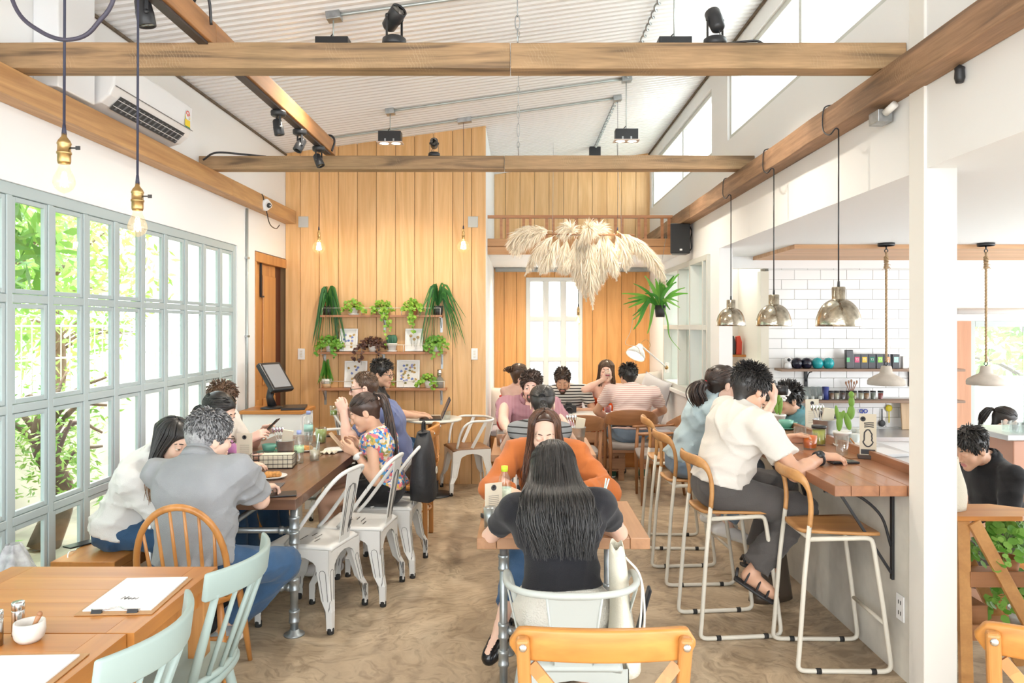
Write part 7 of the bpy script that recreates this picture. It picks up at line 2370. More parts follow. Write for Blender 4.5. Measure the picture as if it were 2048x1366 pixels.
T=thing('potted_plant','bright green trailing plant in terracotta pot on the top shelf','plant',P);pot(T,0.032,0.046,0.075,TERRA,0.004);clover(T,R_,0.085,0.12,90,0.018,[(-0.10,0.06,10),(-0.02,0.22,26),(0.02,0.28,22),(0.10,0.04,10)],hgt=0.07)
P=on_shelf(0,876)
T=thing('potted_plant','big drooping strap-leaved plant in black pot at the right end of the top shelf','plant',P);pot(T,0.045,0.055,0.095,MATS['dark_plastic_pot'])
straps(T,R_,(0,-0.02,0.09),38,0.30,0.0125,0.38,lift=(0.08,0.24),bias=(0.15,-0.1),spread=0.85)
P=on_shelf(1,660)
T=thing('potted_plant','round-leaved green plant spilling over the left end of the middle shelf','plant',P);pot(T,0.035,0.048,0.08,POTW);clover(T,R_,0.09,0.15,130,0.019,[(0.06,0.17,18),(-0.12,0.14,14),(0.10,0.08,10)],mat=leaf_mat('mid_green_leaves',(0.09,0.30,0.03),(0.28,0.50,0.07)))
P=on_shelf(1,745)
T=thing('potted_plant','dark bronze-leaved plant in white pot on the middle shelf','plant',P);pot(T,0.032,0.045,0.075,POTW);clover(T,R_,0.085,0.16,130,0.015,[(-0.18,0.18,26),(-0.10,0.22,20),(0.08,0.12,14),(0.16,-0.03,12)],mat=BROWNL,hgt=0.05)
P=on_shelf(1,784)
T=thing('potted_cactus','round cactus in white pot and saucer on the middle shelf','cactus',P);pot(T,0.034,0.052,0.09,POTW,0.004,0.058)
m=MB()
for q in (-0.022,0.018):
 def cb(u,v,q=q):
  a=2*PI*u;t=PI*v;r=0.032*(1+0.16*math.cos(10*a))*math.sin(t)**0.7
  return (q+r*math.cos(a),r*math.sin(a),0.085+0.04-0.05*math.cos(t))
 m.grid(cb,40,10,closed_u=True)
m.build('cactus',CACTD,T)
P=on_shelf(1,872)
T=thing('potted_plant','round-leaved green plant spilling over the right end of the middle shelf','plant',P);pot(T,0.035,0.048,0.08,POTW);clover(T,R_,0.09,0.13,110,0.019,[(0.06,0.14,16),(-0.10,0.12,12),(-0.03,0.16,16)],mat=MATS['mid_green_leaves'])
P=on_shelf(2,653)
T=thing('potted_plant','upright green plant in pale two-tone pot at the left end of the lowest shelf','plant',P)
m=MB();m.lathe([(0,0),(0.042,0),(0.047,0.045)],n=24);m.build('pot_base',wood('pale_pot_wood',(0.62,0.42,0.24),(0.5,0.32,0.17),'X',10),T)
pot(T,0.047,0.050,0.05,POTW,z=0.045);straps(T,R_,(0,-0.01,0.09),40,0.13,0.009,0.05,mat=FERNG,lift=(0.08,0.20),spread=0.7)
P=on_shelf(2,858)
T=thing('potted_plant','small leafy plant in white cup near the right end of the lowest shelf','plant',P);pot(T,0.036,0.046,0.075,POTW);clover(T,R_,0.08,0.10,70,0.015,[(-0.13,0.06,14),(-0.08,0.02,8),(0.05,0.10,8)])
P=on_shelf(2,773)
T=thing('potted_plant','small green plant behind the dark-haired man on the lowest shelf','plant',P);pot(T,0.03,0.04,0.07,POTW);clover(T,R_,0.075,0.08,40,0.015)
P=on_shelf(2,879)
T=thing('bottle','clear glass bottle with silver cap at the right end of the lowest shelf','bottle',P)
m=MB();m.lathe([(0,0),(0.04,0),(0.042,0.01),(0.042,0.085),(0.03,0.105),(0.017,0.115),(0.017,0.13)],n=22);m.build('glass',plain('smoky_glass',(0.25,0.26,0.24),0.1,alpha=0.55),T)
m=MB();m.lathe([(0,0.125),(0.024,0.125),(0.024,0.19),(0,0.19)],n=20);m.build('cap',CHROME,T)
def picture(label,k,px,w,h,seed,kind):
 x,y,z=on_shelf(k,px)
 T=thing('framed_picture',label,'picture',(x,7.80,z));T.rotation_euler=(math.radians(-6),0,0);T.location=(x,7.765,z+0.004)
 fw=0.016
 m=MB();m.bx(-w/2,-w/2+fw,-0.012,0.004,0,h);m.bx(w/2-fw,w/2,-0.012,0.004,0,h);m.bx(-w/2+fw,w/2-fw,-0.012,0.004,0,fw);m.bx(-w/2+fw,w/2-fw,-0.012,0.004,h-fw,h)
 m.build('frame',WHITE,T,bevel=0.002)
 m=MB();m.bx(-w/2+fw,w/2-fw,-0.003,0.003,fw,h-fw);m.build('mount',plain('mount_paper',(0.80,0.79,0.75),0.8),T)
 rn=random.Random(seed)
 cols=[plain('pressed_blue',(0.16,0.22,0.50),0.8),plain('pressed_violet',(0.32,0.33,0.60),0.8),plain('pressed_ochre',(0.50,0.33,0.12),0.8),plain('pressed_moss',(0.25,0.24,0.10),0.8)]
 m=MB()
 if kind=='stems':
  for (fx,fz)in ((-0.035,0.16),(0.0,0.125),(0.038,0.145)):
   m.tube([(fx*0.7,-0.004,0.05),(fx,-0.004,fz)],0.0013,4,3)
   for j in range(9):
    a=2*PI*j/9;m.ball((fx+0.010*math.cos(a),-0.0042,fz+0.009*math.sin(a)),(0.007,0.0012,0.006),8,5,2)
 else:
  n=12 if kind=='few' else 26
  pts_=[]
  for j in range(400):
   fx,fz=rn.uniform(-w/2+0.04,w/2-0.04),rn.uniform(0.045,h-0.045)
   if all((fx-a)**2+(fz-b)**2>(0.024 if kind=='few' else 0.018)**2 for a,b in pts_):
    pts_.append((fx,fz))
   if len(pts_)>=n:
    break
  for j,(fx,fz)in enumerate(pts_):
   ci=rn.choice((0,0,1,1,2))if kind=='few' else rn.choice((0,1,2,2,3))
   if kind=='few' and fz<h*0.35:
    ci=2
   for q in range(5):
    a=2*PI*q/5+rn.random();rr=rn.uniform(0.006,0.009)
    m.ball((fx+0.007*math.cos(a),-0.0042,fz+0.007*math.sin(a)),(rr,0.0012,rr*0.8),8,5,ci)
 m.build('pressed_flowers',cols,T)
picture('white framed blue pressed flowers on the middle shelf, left of the bronze plant',1,697,0.185,0.235,1,'few')
picture('white framed three dried brown flowers on the middle shelf',1,828,0.185,0.235,2,'stems')
picture('white framed blue pressed flowers on the lowest shelf behind the men',2,711,0.235,0.275,3,'few')
picture('white framed mixed pressed blue and brown flowers on the lowest shelf',2,816,0.238,0.285,4,'many')
# ---------------------------------------------------------------- pampas grass bunch in front of the loft
PAMP=leaf_mat('pampas_cream',(0.88,0.77,0.60),(0.97,0.91,0.80),0.9)
T=thing('pampas_bunch','hanging row of cream pampas grass plumes before the loft edge','dried flowers',(0.62,7.35,2.52))
m=MB();m.tube([(-0.42,0,0.03),(0.5,0,0.02)],0.008,8);m.build('rod',TEAKCH,T)
m=MB();m.tube([(-0.3,0,0.03),(-0.28,0.3,1.0)],0.0015,4);m.tube([(0.38,0,0.03),(0.36,0.3,1.1)],0.0015,4);m.build('wire',STEEL,T)
rn=random.Random(21)
plumes=[((-0.35,0.04),(-0.60,-0.04),(-0.70,-0.16)),((-0.30,0.06),(-0.55,0.07),(-0.68,-0.03)),((-0.28,0.02),(-0.42,-0.10),(-0.57,-0.37)),((-0.22,0.02),(-0.34,-0.18),(-0.42,-0.36)),((-0.15,0.0),(-0.20,-0.20),(-0.16,-0.36)),((-0.06,0.02),(-0.10,-0.18),(-0.22,-0.34)),((0.0,0.02),(-0.02,-0.30),(0.03,-0.62)),((0.05,0.02),(0.06,-0.30),(0.09,-0.70)),((0.10,0.0),(0.12,-0.28),(0.14,-0.55)),((0.16,0.02),(0.18,-0.2),(0.20,-0.45)),((0.24,0.02),(0.27,-0.18),(0.32,-0.42)),((0.30,0.04),(0.40,-0.12),(0.42,-0.34)),((0.34,0.05),(0.52,-0.06),(0.60,-0.18)),((0.36,0.03),(0.60,-0.12),(0.72,-0.35)),((0.38,0.0),(0.66,-0.20),(0.80,-0.48)),((-0.10,0.03),(-0.14,0.10),(-0.25,0.02)),((0.02,0.03),(0.05,0.08),(-0.06,-0.1)),((0.14,0.03),(0.17,0.09),(0.22,-0.08)),((-0.34,0.03),(-0.62,0.02),(-0.74,-0.12)),((-0.02,0.02),(-0.06,-0.24),(-0.05,-0.5))]
for a,b,c in plumes:
 m=MB()
 yo=rn.uniform(-0.07,0.07)
 P=smooth_path([(a[0],0,a[1]),(b[0],yo,b[1]),(c[0],yo*1.3,c[1])],12)
 m.tube(P,0.003,5)
 k=len(P)
 for i in range(3,k):
  t=i/k;wd=0.11*math.sin(PI*min(1,0.12+t*0.95))+0.015
  tan=(P[min(i+1,k-1)]-P[i-1]).normalized()
  for j in range(56):
   d=(Vector((rn.gauss(0,1),rn.gauss(0,1),rn.gauss(0,1))).normalized()*0.75+tan*0.9+Vector((0,0,-0.35))).normalized()
   p0=P[i]-tan*rn.uniform(0,0.02)
   L=wd*rn.uniform(0.7,1.35)
   p1=p0+d*L*0.55;p2=p0+d*L+Vector((0,0,-0.22*L))
   s=d.cross(Vector((rn.gauss(0,1),rn.gauss(0,1),rn.gauss(0,1)))).normalized()*0.0036
   m.add([p0-s,p0+s,p1+s*0.9,p1-s*0.9,p2],[(0,1,2,3),(3,2,4)])
 m.build('plume',PAMP,T)
T=thing('hanging_plant','green strap-leaved plant hanging in a black pot beside the inner window','plant',(1.42,7.6,1.74))
pot(T,0.045,0.058,0.12,MATS['dark_plastic_pot'])
m=MB()
for q in (-1,1):
 m.tube([(q*0.055,0,0.11),(0.0,0,0.45),(0.10,0.2,0.85)],0.002,4)
m.build('hanger',STEEL,T)
rn=random.Random(8)
m=MB()
ends=[(-0.33,-0.02),(-0.36,0.13),(-0.30,-0.14),(-0.28,0.22),(-0.26,-0.24),(-0.18,0.30),(-0.22,-0.05),(-0.13,-0.28),(-0.08,0.36),(-0.06,0.42),(0.02,0.34),(0.12,0.30),(0.22,0.33),(0.2,0.18),(0.24,0.12),(0.16,0.04),(0.2,-0.02),(-0.36,0.02),(-0.05,0.28),(0.07,0.26),(-0.2,0.12),(0.1,-0.04),(-0.02,-0.03),(-0.32,0.07),(-0.27,-0.10),(0.17,0.24),(-0.12,0.22)]
for (ex,ez)in ends:
 b=Vector((rn.uniform(-0.03,0.03),rn.uniform(-0.03,0.03),0.11));dy=rn.uniform(-0.22,0.08)
 P=smooth_path([b,b+Vector((ex*0.35,dy*0.3,0.06+max(0,ez)*0.3)),b+Vector((ex*0.75,dy*0.7,ez*0.75+0.03)),b+Vector((ex,dy,ez))],5)
 blade(m,P,rn.uniform(0.014,0.022),up=(0.1,-1,0.3),fold=0.15)
P=smooth_path([(0.03,-0.05,0.09),(0.06,-0.08,-0.05),(0.08,-0.09,-0.2),(0.19,-0.09,-0.34)],6)
blade(m,P,0.008,up=(0,-1,0))
m.build('foliage',FERNG,T)
m=MB();m.tube(smooth_path([(-0.28,-0.05,0.0),(-0.31,-0.05,-0.15),(-0.36,-0.05,-0.27),(-0.24,-0.05,-0.30),(-0.2,-0.05,-0.4)],5),0.003,5);m.build('aerial_root',plain('pale_root',(0.6,0.48,0.36),0.8),T)
T=thing('wall_lamp','white swing-arm wall lamp with round shade by the inner window','lamp',(1.775,9.0,1.15))
AL=plain('white_lamp_enamel',(0.82,0.82,0.79),0.3)
tip=ay(1281,690,8.3)-Vector((1.775,9.0,1.15));el=ay(1333,735,8.7)-Vector((1.775,9.0,1.15))
m=MB();m.bx(-0.03,0.01,-0.03,0.03,-0.06,0.06);m.build('wall_plate',AL,T,bevel=0.005)
m=MB();m.tube([(0.0,0,0),el],0.009,10);m.tube([el,tip],0.009,10);m.build('arm',AL,T)
m=MB();m.ball(el,0.024,14,10);m.ball(tip,0.022,14,10);m.build('joint',BRASS,T)
ax=Vector((-0.45,-0.35,-0.8)).normalized()
m=MB();m.lathe([(0.0,-0.03),(0.03,-0.03),(0.038,0.0),(0.075,0.035),(0.105,0.085),(0.112,0.12),(0.108,0.12),(0.1,0.09),(0.07,0.042),(0.0,0.02)],tip+ax*0.03,30,axis=ax);m.build('lamp_shade',AL,T)
m=MB();m.ball(tip+ax*0.10,0.03,14,10);m.build('bulb',MATS['lit_bulb_warm'],T)
m=MB();m.tube(smooth_path([tip+Vector((0,0,0.02)),tip+Vector((0.07,0.03,0.06)),tip+Vector((0.12,0.06,0.0)),tip+Vector((0.09,0.05,-0.05))],5),0.003,6);m.build('cord',BRASS,T)
# ---------------------------------------------------------------- alcove seats
T=thing('bench','built-in bench with pale seat pads along the alcove walls','bench',(0,0,0))
m=MB();m.bx(XC+0.01,0.62,8.75,YA-0.01,0,0.36);m.bx(0.621,XR-0.02,8.75,YA-0.01,0,0.36);m.build('base',TEAK,T,bevel=0.004)
m=MB();m.bx(XC+0.015,0.70,8.74,YA-0.02,0.361,0.43);m.build('seat_pad',plain('pale_lilac_pad',(0.70,0.68,0.72),0.9),T,bevel=0.02,seg=3)
m=MB();m.bx(0.705,XR-0.025,8.74,YA-0.02,0.361,0.43);m.build('seat_pad',MATS['pale_lilac_pad'],T,bevel=0.02,seg=3)
def cushion(label,c,w,h,t,rot,mat,group='cushions in the alcove'):
 T=thing('cushion',label,'cushion',c,0,group);T.rotation_euler=rot
 m=MB()
 for sg in (-1,1):
  def fn(u,v,sg=sg):
   x,z=(u-0.5)*2,(v-0.5)*2
   e=(1-abs(x)**3.2)*(1-abs(z)**3.2)
   pin=1-0.06*(1-abs(x)**2)*abs(z)**4
   pin2=1-0.06*(1-abs(z)**2)*abs(x)**4
   y=sg*t*0.5*max(0,e)**0.55
   return (x*w/2*pin2,y,z*h/2*pin)
  m.grid(fn,17,17)
 m.build('cover',mat,T)
 p=MB()
 loop=[]
 for k in range(40):
  a=2*PI*k/40;x=math.copysign(min(1,abs(math.cos(a))*1.35),math.cos(a));z=math.copysign(min(1,abs(math.sin(a))*1.35),math.sin(a))
  loop.append((x*w/2*(1-0.06*(1-z*z)*abs(x)**4),0,z*h/2*(1-0.06*(1-x*x)*abs(z)**4)))
 p.tube(loop,0.005,6,closed=True);p.build('piping',mat,T)
 return T
CUW=plain('cream_cushion',(0.80,0.76,0.68),0.9,bump=0.2,bscale=200)
CUB=plain('pale_blue_white_cushion',(0.76,0.79,0.84),0.9,var=0.15,vscale=16)
CUG=plain('cool_grey_cushion',(0.56,0.55,0.57),0.9,bump=0.2,bscale=200)
cushion('cream cushion at the left end of the alcove beside the plank wall',(-0.16,9.35,0.66),0.46,0.46,0.16,(math.radians(-14),0,math.radians(25)),CUW)
cushion('pale blue-white cushion behind the drinking woman',(0.78,9.3,0.66),0.5,0.48,0.16,(math.radians(-16),0,0),CUB)
cushion('grey cushion leaning on the alcove side wall, nearer the camera',(1.585,8.92,0.80),0.5,0.5,0.17,(math.radians(-8),math.radians(14),math.radians(-62)),CUG)
cushion('grey cushion at the right of the alcove, behind the other grey one',(1.55,9.35,0.83),0.5,0.48,0.16,(math.radians(-12),math.radians(-10),math.radians(-25)),plain('warm_grey_cushion',(0.60,0.56,0.52),0.9))
T=thing('pallet_table','low white-topped pallet wood table in the alcove party','table',(0.72,8.22,0))
m=MB();m.bx(-0.5,0.42,-0.26,0.24,0.665,0.69);m.build('tabletop',plain('white_table_top',(0.80,0.78,0.75),0.4),T,bevel=0.003)
m=MB()
for k in range(4):
 m.bx(-0.48,0.40,-0.24,-0.222,0.13+0.14*k,0.24+0.14*k)
m.build('front_boards',PIPEWOOD,T)
for sx in (-0.46,0.36):
 for sy in (-0.20,0.2):
  m=MB();m.bx(sx-0.03,sx+0.03,sy-0.03,sy+0.03,0,0.664);m.build('leg',PIPEWOOD,T)
m=MB();m.bx(-0.48,0.40,-0.22,0.22,0.10,0.12);m.build('lower_shelf',PIPEWOOD,T)
for k in range(5):
 T=thing('book','dark magazine stacked on the low shelf of the pallet table','magazine',(0.42+0.01*k,8.1,0.1205+0.016*k),0.1*k,'magazines under the pallet table')
 m=MB();m.bx(-0.13,0.13,-0.09,0.09,0,0.015);m.build('cover',(DKSHOE,NAVY,CHARCOAL,BLACKP,CHARCOAL)[k],T)
# ---------------------------------------------------------------- things on the tables
CLEARG=glass_mat('clear_tumbler_glass',(0.93,0.96,0.96),0.14)
PAPERM=plain('white_paper',(0.86,0.86,0.87),0.7)
KRAFT=plain('cream_card',(0.74,0.68,0.54),0.8)
INK=plain('dark_ink',(0.06,0.06,0.065),0.7)
CERAM=plain('white_ceramic',(0.82,0.81,0.79),0.25)
MINTC=plain('sea_green_ceramic',(0.20,0.50,0.40),0.25)
ZINC=plain('zinc_bucket_metal',(0.50,0.52,0.53),0.32,0.85,var=0.15,vscale=20)
def glass_of(label,p,r,h,drink=None,level=0.6,straw=None,cat='glass',lid=None,name='glass'):
 T=thing(name,label,cat,p)
 m=MB();m.lathe([(0,0),(r*0.86,0),(r*0.88,0.004),(r,h),(r*0.95,h),(r*0.84,0.008),(0,0.008)],n=20);m.build('tumbler',CLEARG,T)
 if drink:
  m=MB();q=h*level;m.lathe([(0,0.009),(r*0.82,0.009),(r*(0.84+0.1*level),q),(0,q)],n=20);m.build('drink',drink,T)
 if lid:
  m=MB();m.lathe([(0,h),(r*1.03,h),(r*1.03,h+0.016),(0,h+0.016)],n=20);m.build('lid',lid,T)
 for k in range(straw or 0):
  m=MB();m.tube([(0.004-0.01*k,0,0.012),(r*0.8+0.012*k,-0.012*k,h*1.45)],0.004,8);m.build('straw',plain('pale_blue_straw',(0.70,0.86,0.86),0.4),T)
 return T
def bottle(label,p,cap,s=1.0,band=None):
 T=thing('water_bottle',label,'bottle',p)
 m=MB();m.lathe([(a*s,b*s)for a,b in [(0,0),(0.029,0),(0.032,0.008),(0.032,0.05),(0.029,0.056),(0.032,0.062),(0.032,0.13),(0.025,0.165),(0.013,0.188),(0.013,0.20)]],n=20);m.build('body',CLEARG,T)
 m=MB();m.lathe([(a*s,b*s)for a,b in [(0,0.004),(0.0285,0.006),(0.0285,0.12),(0,0.12)]],n=18);m.build('water',glass_mat('water',(0.90,0.95,0.97),0.1),T)
 m=MB();m.lathe([(0.0325*s,0.07*s),(0.0325*s,0.115*s)],n=20);m.build('label_wrap',band or plain('aqua_label',(0.45,0.75,0.70),0.5),T)
 m=MB();m.lathe([(0,0.19*s),(0.0155*s,0.19*s),(0.0155*s,0.215*s),(0,0.215*s)],n=16);m.build('cap',cap,T)
 return T
def cup(label,p,mat,r=0.045,h=0.06):
 T=thing('cup',label,'cup',p)
 m=MB();m.lathe([(0,0.008),(r*0.6,0.008),(r*0.9,0.008+h*0.5),(r,0.008+h),(r*0.93,0.008+h),(r*0.8,0.02),(0,0.018)],n=22);m.tube([(r*0.9,0,h*0.85),(r*1.5,0,h*0.8),(r*1.45,0,h*0.4),(r*0.85,0,h*0.35)],0.006,8);m.build('bowl',mat,T)
 m=MB();m.lathe([(0,0.0),(r*0.9,0.0),(r*1.7,0.012),(r*1.65,0.014),(r*0.9,0.006),(0,0.006)],n=28);m.build('saucer',mat,T)
def plate(label,p,r,food=True):
 T=thing('plate',label,'plate',p)
 m=MB();m.lathe([(0,0),(r*0.6,0),(r,0.014),(r*0.98,0.017),(r*0.6,0.005),(0,0.005)],n=32);m.build('dish',CERAM,T)
 if food:
  rn=random.Random(label);m=MB()
  for i in range(9):
   m.ball((rn.uniform(-0.4,0.4)*r,rn.uniform(-0.3,0.3)*r,0.02),(rn.uniform(0.02,0.03),rn.uniform(0.015,0.025),0.018),10,6)
  m.build('pastry',plain('golden_pastry',(0.62,0.29,0.08),0.7,var=0.4,vscale=60),T)
def bucket(label,p,r=0.06,h=0.11,card=True):
 T=thing('bucket',label,'bucket',p)
 m=MB();m.lathe([(0,0),(r*0.8,0),(r*0.84,h*0.35),(r*0.87,h*0.36),(r*0.88,h*0.4),(r,h),(r*1.04,h+0.002),(r*1.0,h+0.005),(r*0.95,h),(r*0.78,0.004),(0,0.004)],n=26);m.build('pail',ZINC,T)
 for k in range(4):
  m=MB();a=Vector((-0.02+0.01*k,0.01,0.01));b=Vector((-0.075+0.02*k,0.0,h+0.06));m.tube([a,b],0.003,6);m.ball(b+(b-a).normalized()*0.02,(0.012,0.004,0.022),10,6);m.build('cutlery',CHROME,T)
 if card:
  m=MB();m.box((0.015,0.0,h),(0.07,0.02,0.15),(0.1,0.15,0));m.build('napkins',KRAFT,T)
def flat(name,label,cat,p,d,mat,rz=0.0,part='body',bev=0.004):
 T=thing(name,label,cat,p,rz)
 m=MB();m.bx(-d[0]/2,d[0]/2,-d[1]/2,d[1]/2,0,d[2]);m.build(part,mat,T,bevel=bev)
 return T
def stand_card(label,p,w,h,base,rz=0.0,mat=KRAFT,art=0):
 T=thing('menu_card',label,'menu',p,rz)
 m=MB();m.bx(-w*0.62,w*0.62,-0.028,0.028,0,0.02);m.build('base',base,T,bevel=0.002)
 m=MB();m.box((0,0,h/2+0.012),(w,0.004,h));m.build('card',mat,T)
 m=MB();m.lathe([(0.014,0),(0.014,0.0008),(0.007,0.0008),(0.007,0)],(0 if not art else -w*0.3,-0.0022,h*0.93),18,axis=(0,-1,0))
 if art:
  m.box((0,-0.0026,h*0.16),(w*0.86,0.001,h*0.11))
  rn=random.Random(4)
  P=[(w*0.28*math.cos(2*PI*i/26)*(1+0.25*rn.uniform(-1,1)),-0.0026,h*0.48+h*0.2*math.sin(2*PI*i/26))for i in range(26)]
  m.tube(P,0.004,5,closed=True)
  for i in range(3):
   m.tube([(-w*0.3+rn.uniform(0,0.01),-0.0026,h*(0.74+0.045*i)),(w*0.05,-0.0026,h*(0.755+0.045*i)),(w*0.34,-0.0026,h*(0.745+0.05*i))],0.0028,5)
 else:
  for i in range(7):
   m.box((0,-0.0024,h*(0.32+0.06*i)),(w*0.6,0.0006,0.0015))
 m.build('print',INK,T)
TZ=0.7505
T=flat('clipboard','clipboard with white sheets on the teak table beside the mint chair','clipboard',(-1.284,2.515,TZ),(0.24,0.335,0.004),plain('hardboard',(0.50,0.28,0.13),0.6),math.radians(3),'board',0.002)
m=MB();m.box((0,0.01,0.0065),(0.212,0.300,0.0045),(0.006,0,0));m.build('paper',PAPERM,T)
for x in (-0.055,0.055):
 m=MB();m.prism([(-0.006,0),(0.006,0),(0.0,0.011)],0.032,Matrix.Translation((x-0.016,-0.155,0.004))@Matrix.Rotation(PI/2,4,'Z')@Matrix.Rotation(PI/2,4,'X'));m.build('binder_clip',BLACK,T)
m=MB();m.tube(smooth_path([(-0.075,-0.147,0.012),(-0.03,-0.146,0.012),(0.0,-0.13,0.013),(0.03,-0.146,0.012),(0.075,-0.147,0.012)],5),0.002,6);m.build('wire_clip',CHROME,T)
m=MB();rn=random.Random(2)
for i in range(4):
 m.tube(smooth_path([(-0.03+0.012*i,-0.05,0.0094),(-0.025+0.012*i,-0.035+rn.uniform(-0.008,0.008),0.0095),(-0.018+0.012*i,-0.052,0.0094),(-0.012+0.012*i,-0.04,0.0095)],4),0.0008,4)
m.build('scribble',INK,T)
T=flat('clipboard','clipboard with white sheets at the bottom left, nearest the camera','clipboard',(-1.305,1.90,TZ),(0.245,0.335,0.004),MATS['hardboard'],math.radians(2),'board',0.002)
m=MB();m.box((0,0.0,0.0065),(0.212,0.297,0.0045));m.build('paper',PAPERM,T)
T=thing('mortar','small white marble mortar on the teak table beside the steel mills','bowl',(-1.413,2.16,TZ))
m=MB();m.lathe([(0,0),(0.028,0),(0.038,0.012),(0.042,0.03),(0.040,0.056),(0.034,0.056),(0.033,0.03),(0.02,0.016),(0,0.014)],n=28);m.build('bowl',plain('white_marble',(0.74,0.70,0.65),0.35,var=0.35,vscale=16),T)
T=thing('pestle','little brown wooden spoon standing in the marble mortar','spoon',(-1.413,2.16,TZ+0.02))
m=MB();m.tube([(0,0,0),(0.018,-0.004,0.03),(0.034,-0.008,0.058)],[0.007,0.0055,0.008],10);m.ball((0.035,-0.008,0.06),(0.008,0.007,0.009),10,6);m.build('handle',TEAKCH,T)
for x,y,l in ((-1.487,2.13,'steel pepper mill at the left edge, nearer the camera'),(-1.472,2.20,'steel pepper mill at the left edge, behind its twin')):
 T=thing('pepper_mill',l,'mill',(x,y,TZ),0,'steel mills')
 m=MB();m.lathe([(0,0),(0.017,0),(0.017,0.072),(0.0165,0.074),(0,0.074)],n=22);m.build('body',CHROME,T)
 m=MB();m.lathe([(0,0.0745),(0.0165,0.0745),(0.0175,0.076),(0.0175,0.095),(0.016,0.098),(0,0.098)],n=22);m.build('cap',CHROME,T)
flat('tablet','black tablet under the grey polo man\'s hand on the dark table','tablet',tuple(at(560,990,0.7505)),(0.17,0.12,0.008),BLACKP,0.3)
flat('place_mat','dark grey place mat on the near end of the dark table','mat',tuple(at(515,975,0.7505)),(0.26,0.20,0.004),plain('slate_mat',(0.10,0.10,0.11),0.5),0.1)
plate('white plate with golden pastry in front of the wire basket',at(545,956,TZ),0.085)
T=thing('wire_basket','black wire basket filled with cream paper on the dark table','basket',tuple(at(546,934,TZ)),0.12)
m=MB();w,d,h=0.135,0.075,0.085
for k in range(4):
 z=h*k/3;m.tube([(-w,-d,z+0.002),(w,-d,z+0.002),(w,d,z+0.002),(-w,d,z+0.002)],0.002 if k else 0.0016,5,closed=True)
for k in range(10):
 x=-w+2*w*k/9
 for y in (-d,d):
  m.tube([(x,y,0),(x,y,h)],0.0012,4)
for k in range(1,5):
 for x in (-w,w):
  m.tube([(x,-d+2*d*k/5,0),(x,-d+2*d*k/5,h)],0.0012,4)
m.build('wire_frame',BLACK,T)
m=MB();m.bx(-w*0.5,w*0.95,-d*0.9,d*0.9,0.006,h*0.95);m.bx(-w*0.95,-w*0.52,-d*0.9,d*0.9,0.006,h*0.25);m.build('paper',KRAFT,T)
stand_card('tall cream menu card on wooden base beside the wire basket',tuple(at(489,934,TZ)),0.10,0.205,PIPEWOOD)
glass_of('clear sugar jar with dark lid left of the cream menu card',tuple(at(457,934,TZ)),0.036,0.07,CERAM,0.7,None,'jar',BLACKP,'sugar_jar')
cup('sea green coffee cup and saucer on the dark table',tuple(at(538,906,TZ)),MINTC,0.05,0.055)
bucket('small zinc bucket of cutlery on the dark table',tuple(at(570,910,TZ)),0.062,0.10)
bottle('water bottle with green printed label standing nearest on the dark table',tuple(at(598,926,TZ)),plain('violet_blue_cap',(0.35,0.42,0.75),0.4),1.0,plain('green_print_label',(0.50,0.72,0.45),0.5,var=0.5,vscale=40))
bottle('tall water bottle with aqua label farther along the dark table',tuple(at(617,882,TZ)),MATS['violet_blue_cap'],1.1)
glass_of('tall glass of cloudy iced drink with white straw',tuple(at(629,921,TZ)),0.036,0.125,plain('cloudy_drink',(0.72,0.62,0.48),0.3),0.55,1)
glass_of('glass jar of lime green drink at the far side of the dark table',tuple(at(642,886,TZ)),0.045,0.12,plain('lime_drink',(0.45,0.55,0.18),0.3),0.85)
plate('white plate beside the crumpled napkin near the floral woman',at(672,902,TZ),0.085,False)
plate('white plate with pastry behind the near water bottle',at(612,902,TZ),0.075)
T=thing('napkin','crumpled pale napkin beside the white plate','napkin',tuple(at(657,907,TZ)))
m=MB();rn=random.Random(6)
m.grid(lambda u,v:(0.05*(u-0.5)*2+0.01*math.sin(9*v),0.04*(v-0.5)*2,0.012+0.011*math.sin(17*u+5*v)*math.sin(13*v+2*u)),18,14);m.build('cloth',KRAFT,T,solid=0.002)
flat('phone','dark phone lying at the far end of the dark table','phone',tuple(at(650,872,TZ)),(0.075,0.15,0.008),BLACKP,1.3)
def held(p,q,w,h,label,mat=BLACKP):
 """phone held up: centre p, screen facing q"""
 T=thing('phone',label,'phone',tuple(p))
 z=Vector(q).normalized();x=Vector((0,0,1)).cross(z).normalized();y=z.cross(x)
 T.rotation_euler=Matrix((x,y,z)).transposed().to_euler()
 m=MB();m.bx(-w/2,w/2,-h/2,h/2,-0.004,0.004);m.build('body',mat,T,bevel=0.003)
w_=(PW['floral']['wr'][0]+PW['floral']['wr'][1])/2
held(Vector(w_)+Vector((-0.13,-0.03,0.055)),(0.75,0,0.65),0.075,0.15,'phone held by the woman in floral top',plain('gold_phone_back',(0.55,0.40,0.25),0.3))
w_=(PW['phone']['wr'][0]+PW['phone']['wr'][1])/2
held(Vector(w_)+Vector((0.11,0.0,0.07)),(-0.7,0,0.7),0.075,0.15,'dark phone held up by the brown-haired man on the bench')
w_=Vector(PW['navy']['wr'][0])
glass_of('small glass of green drink in the hand of the man in navy',tuple(w_+Vector((-0.085,0.035,-0.03))),0.03,0.08,plain('green_juice',(0.25,0.36,0.06),0.3),0.5)
w_=Vector(PW['drink']['wr'][1])
glass_of('glass at the mouth of the woman in strapless orange',tuple(w_+Vector((0.045,-0.015,0.03))),0.032,0.085,plain('red_drink',(0.45,0.02,0.06),0.3),0.3)
w_=(Vector(PW['stripe']['wr'][0])+Vector(PW['stripe']['wr'][1]))/2
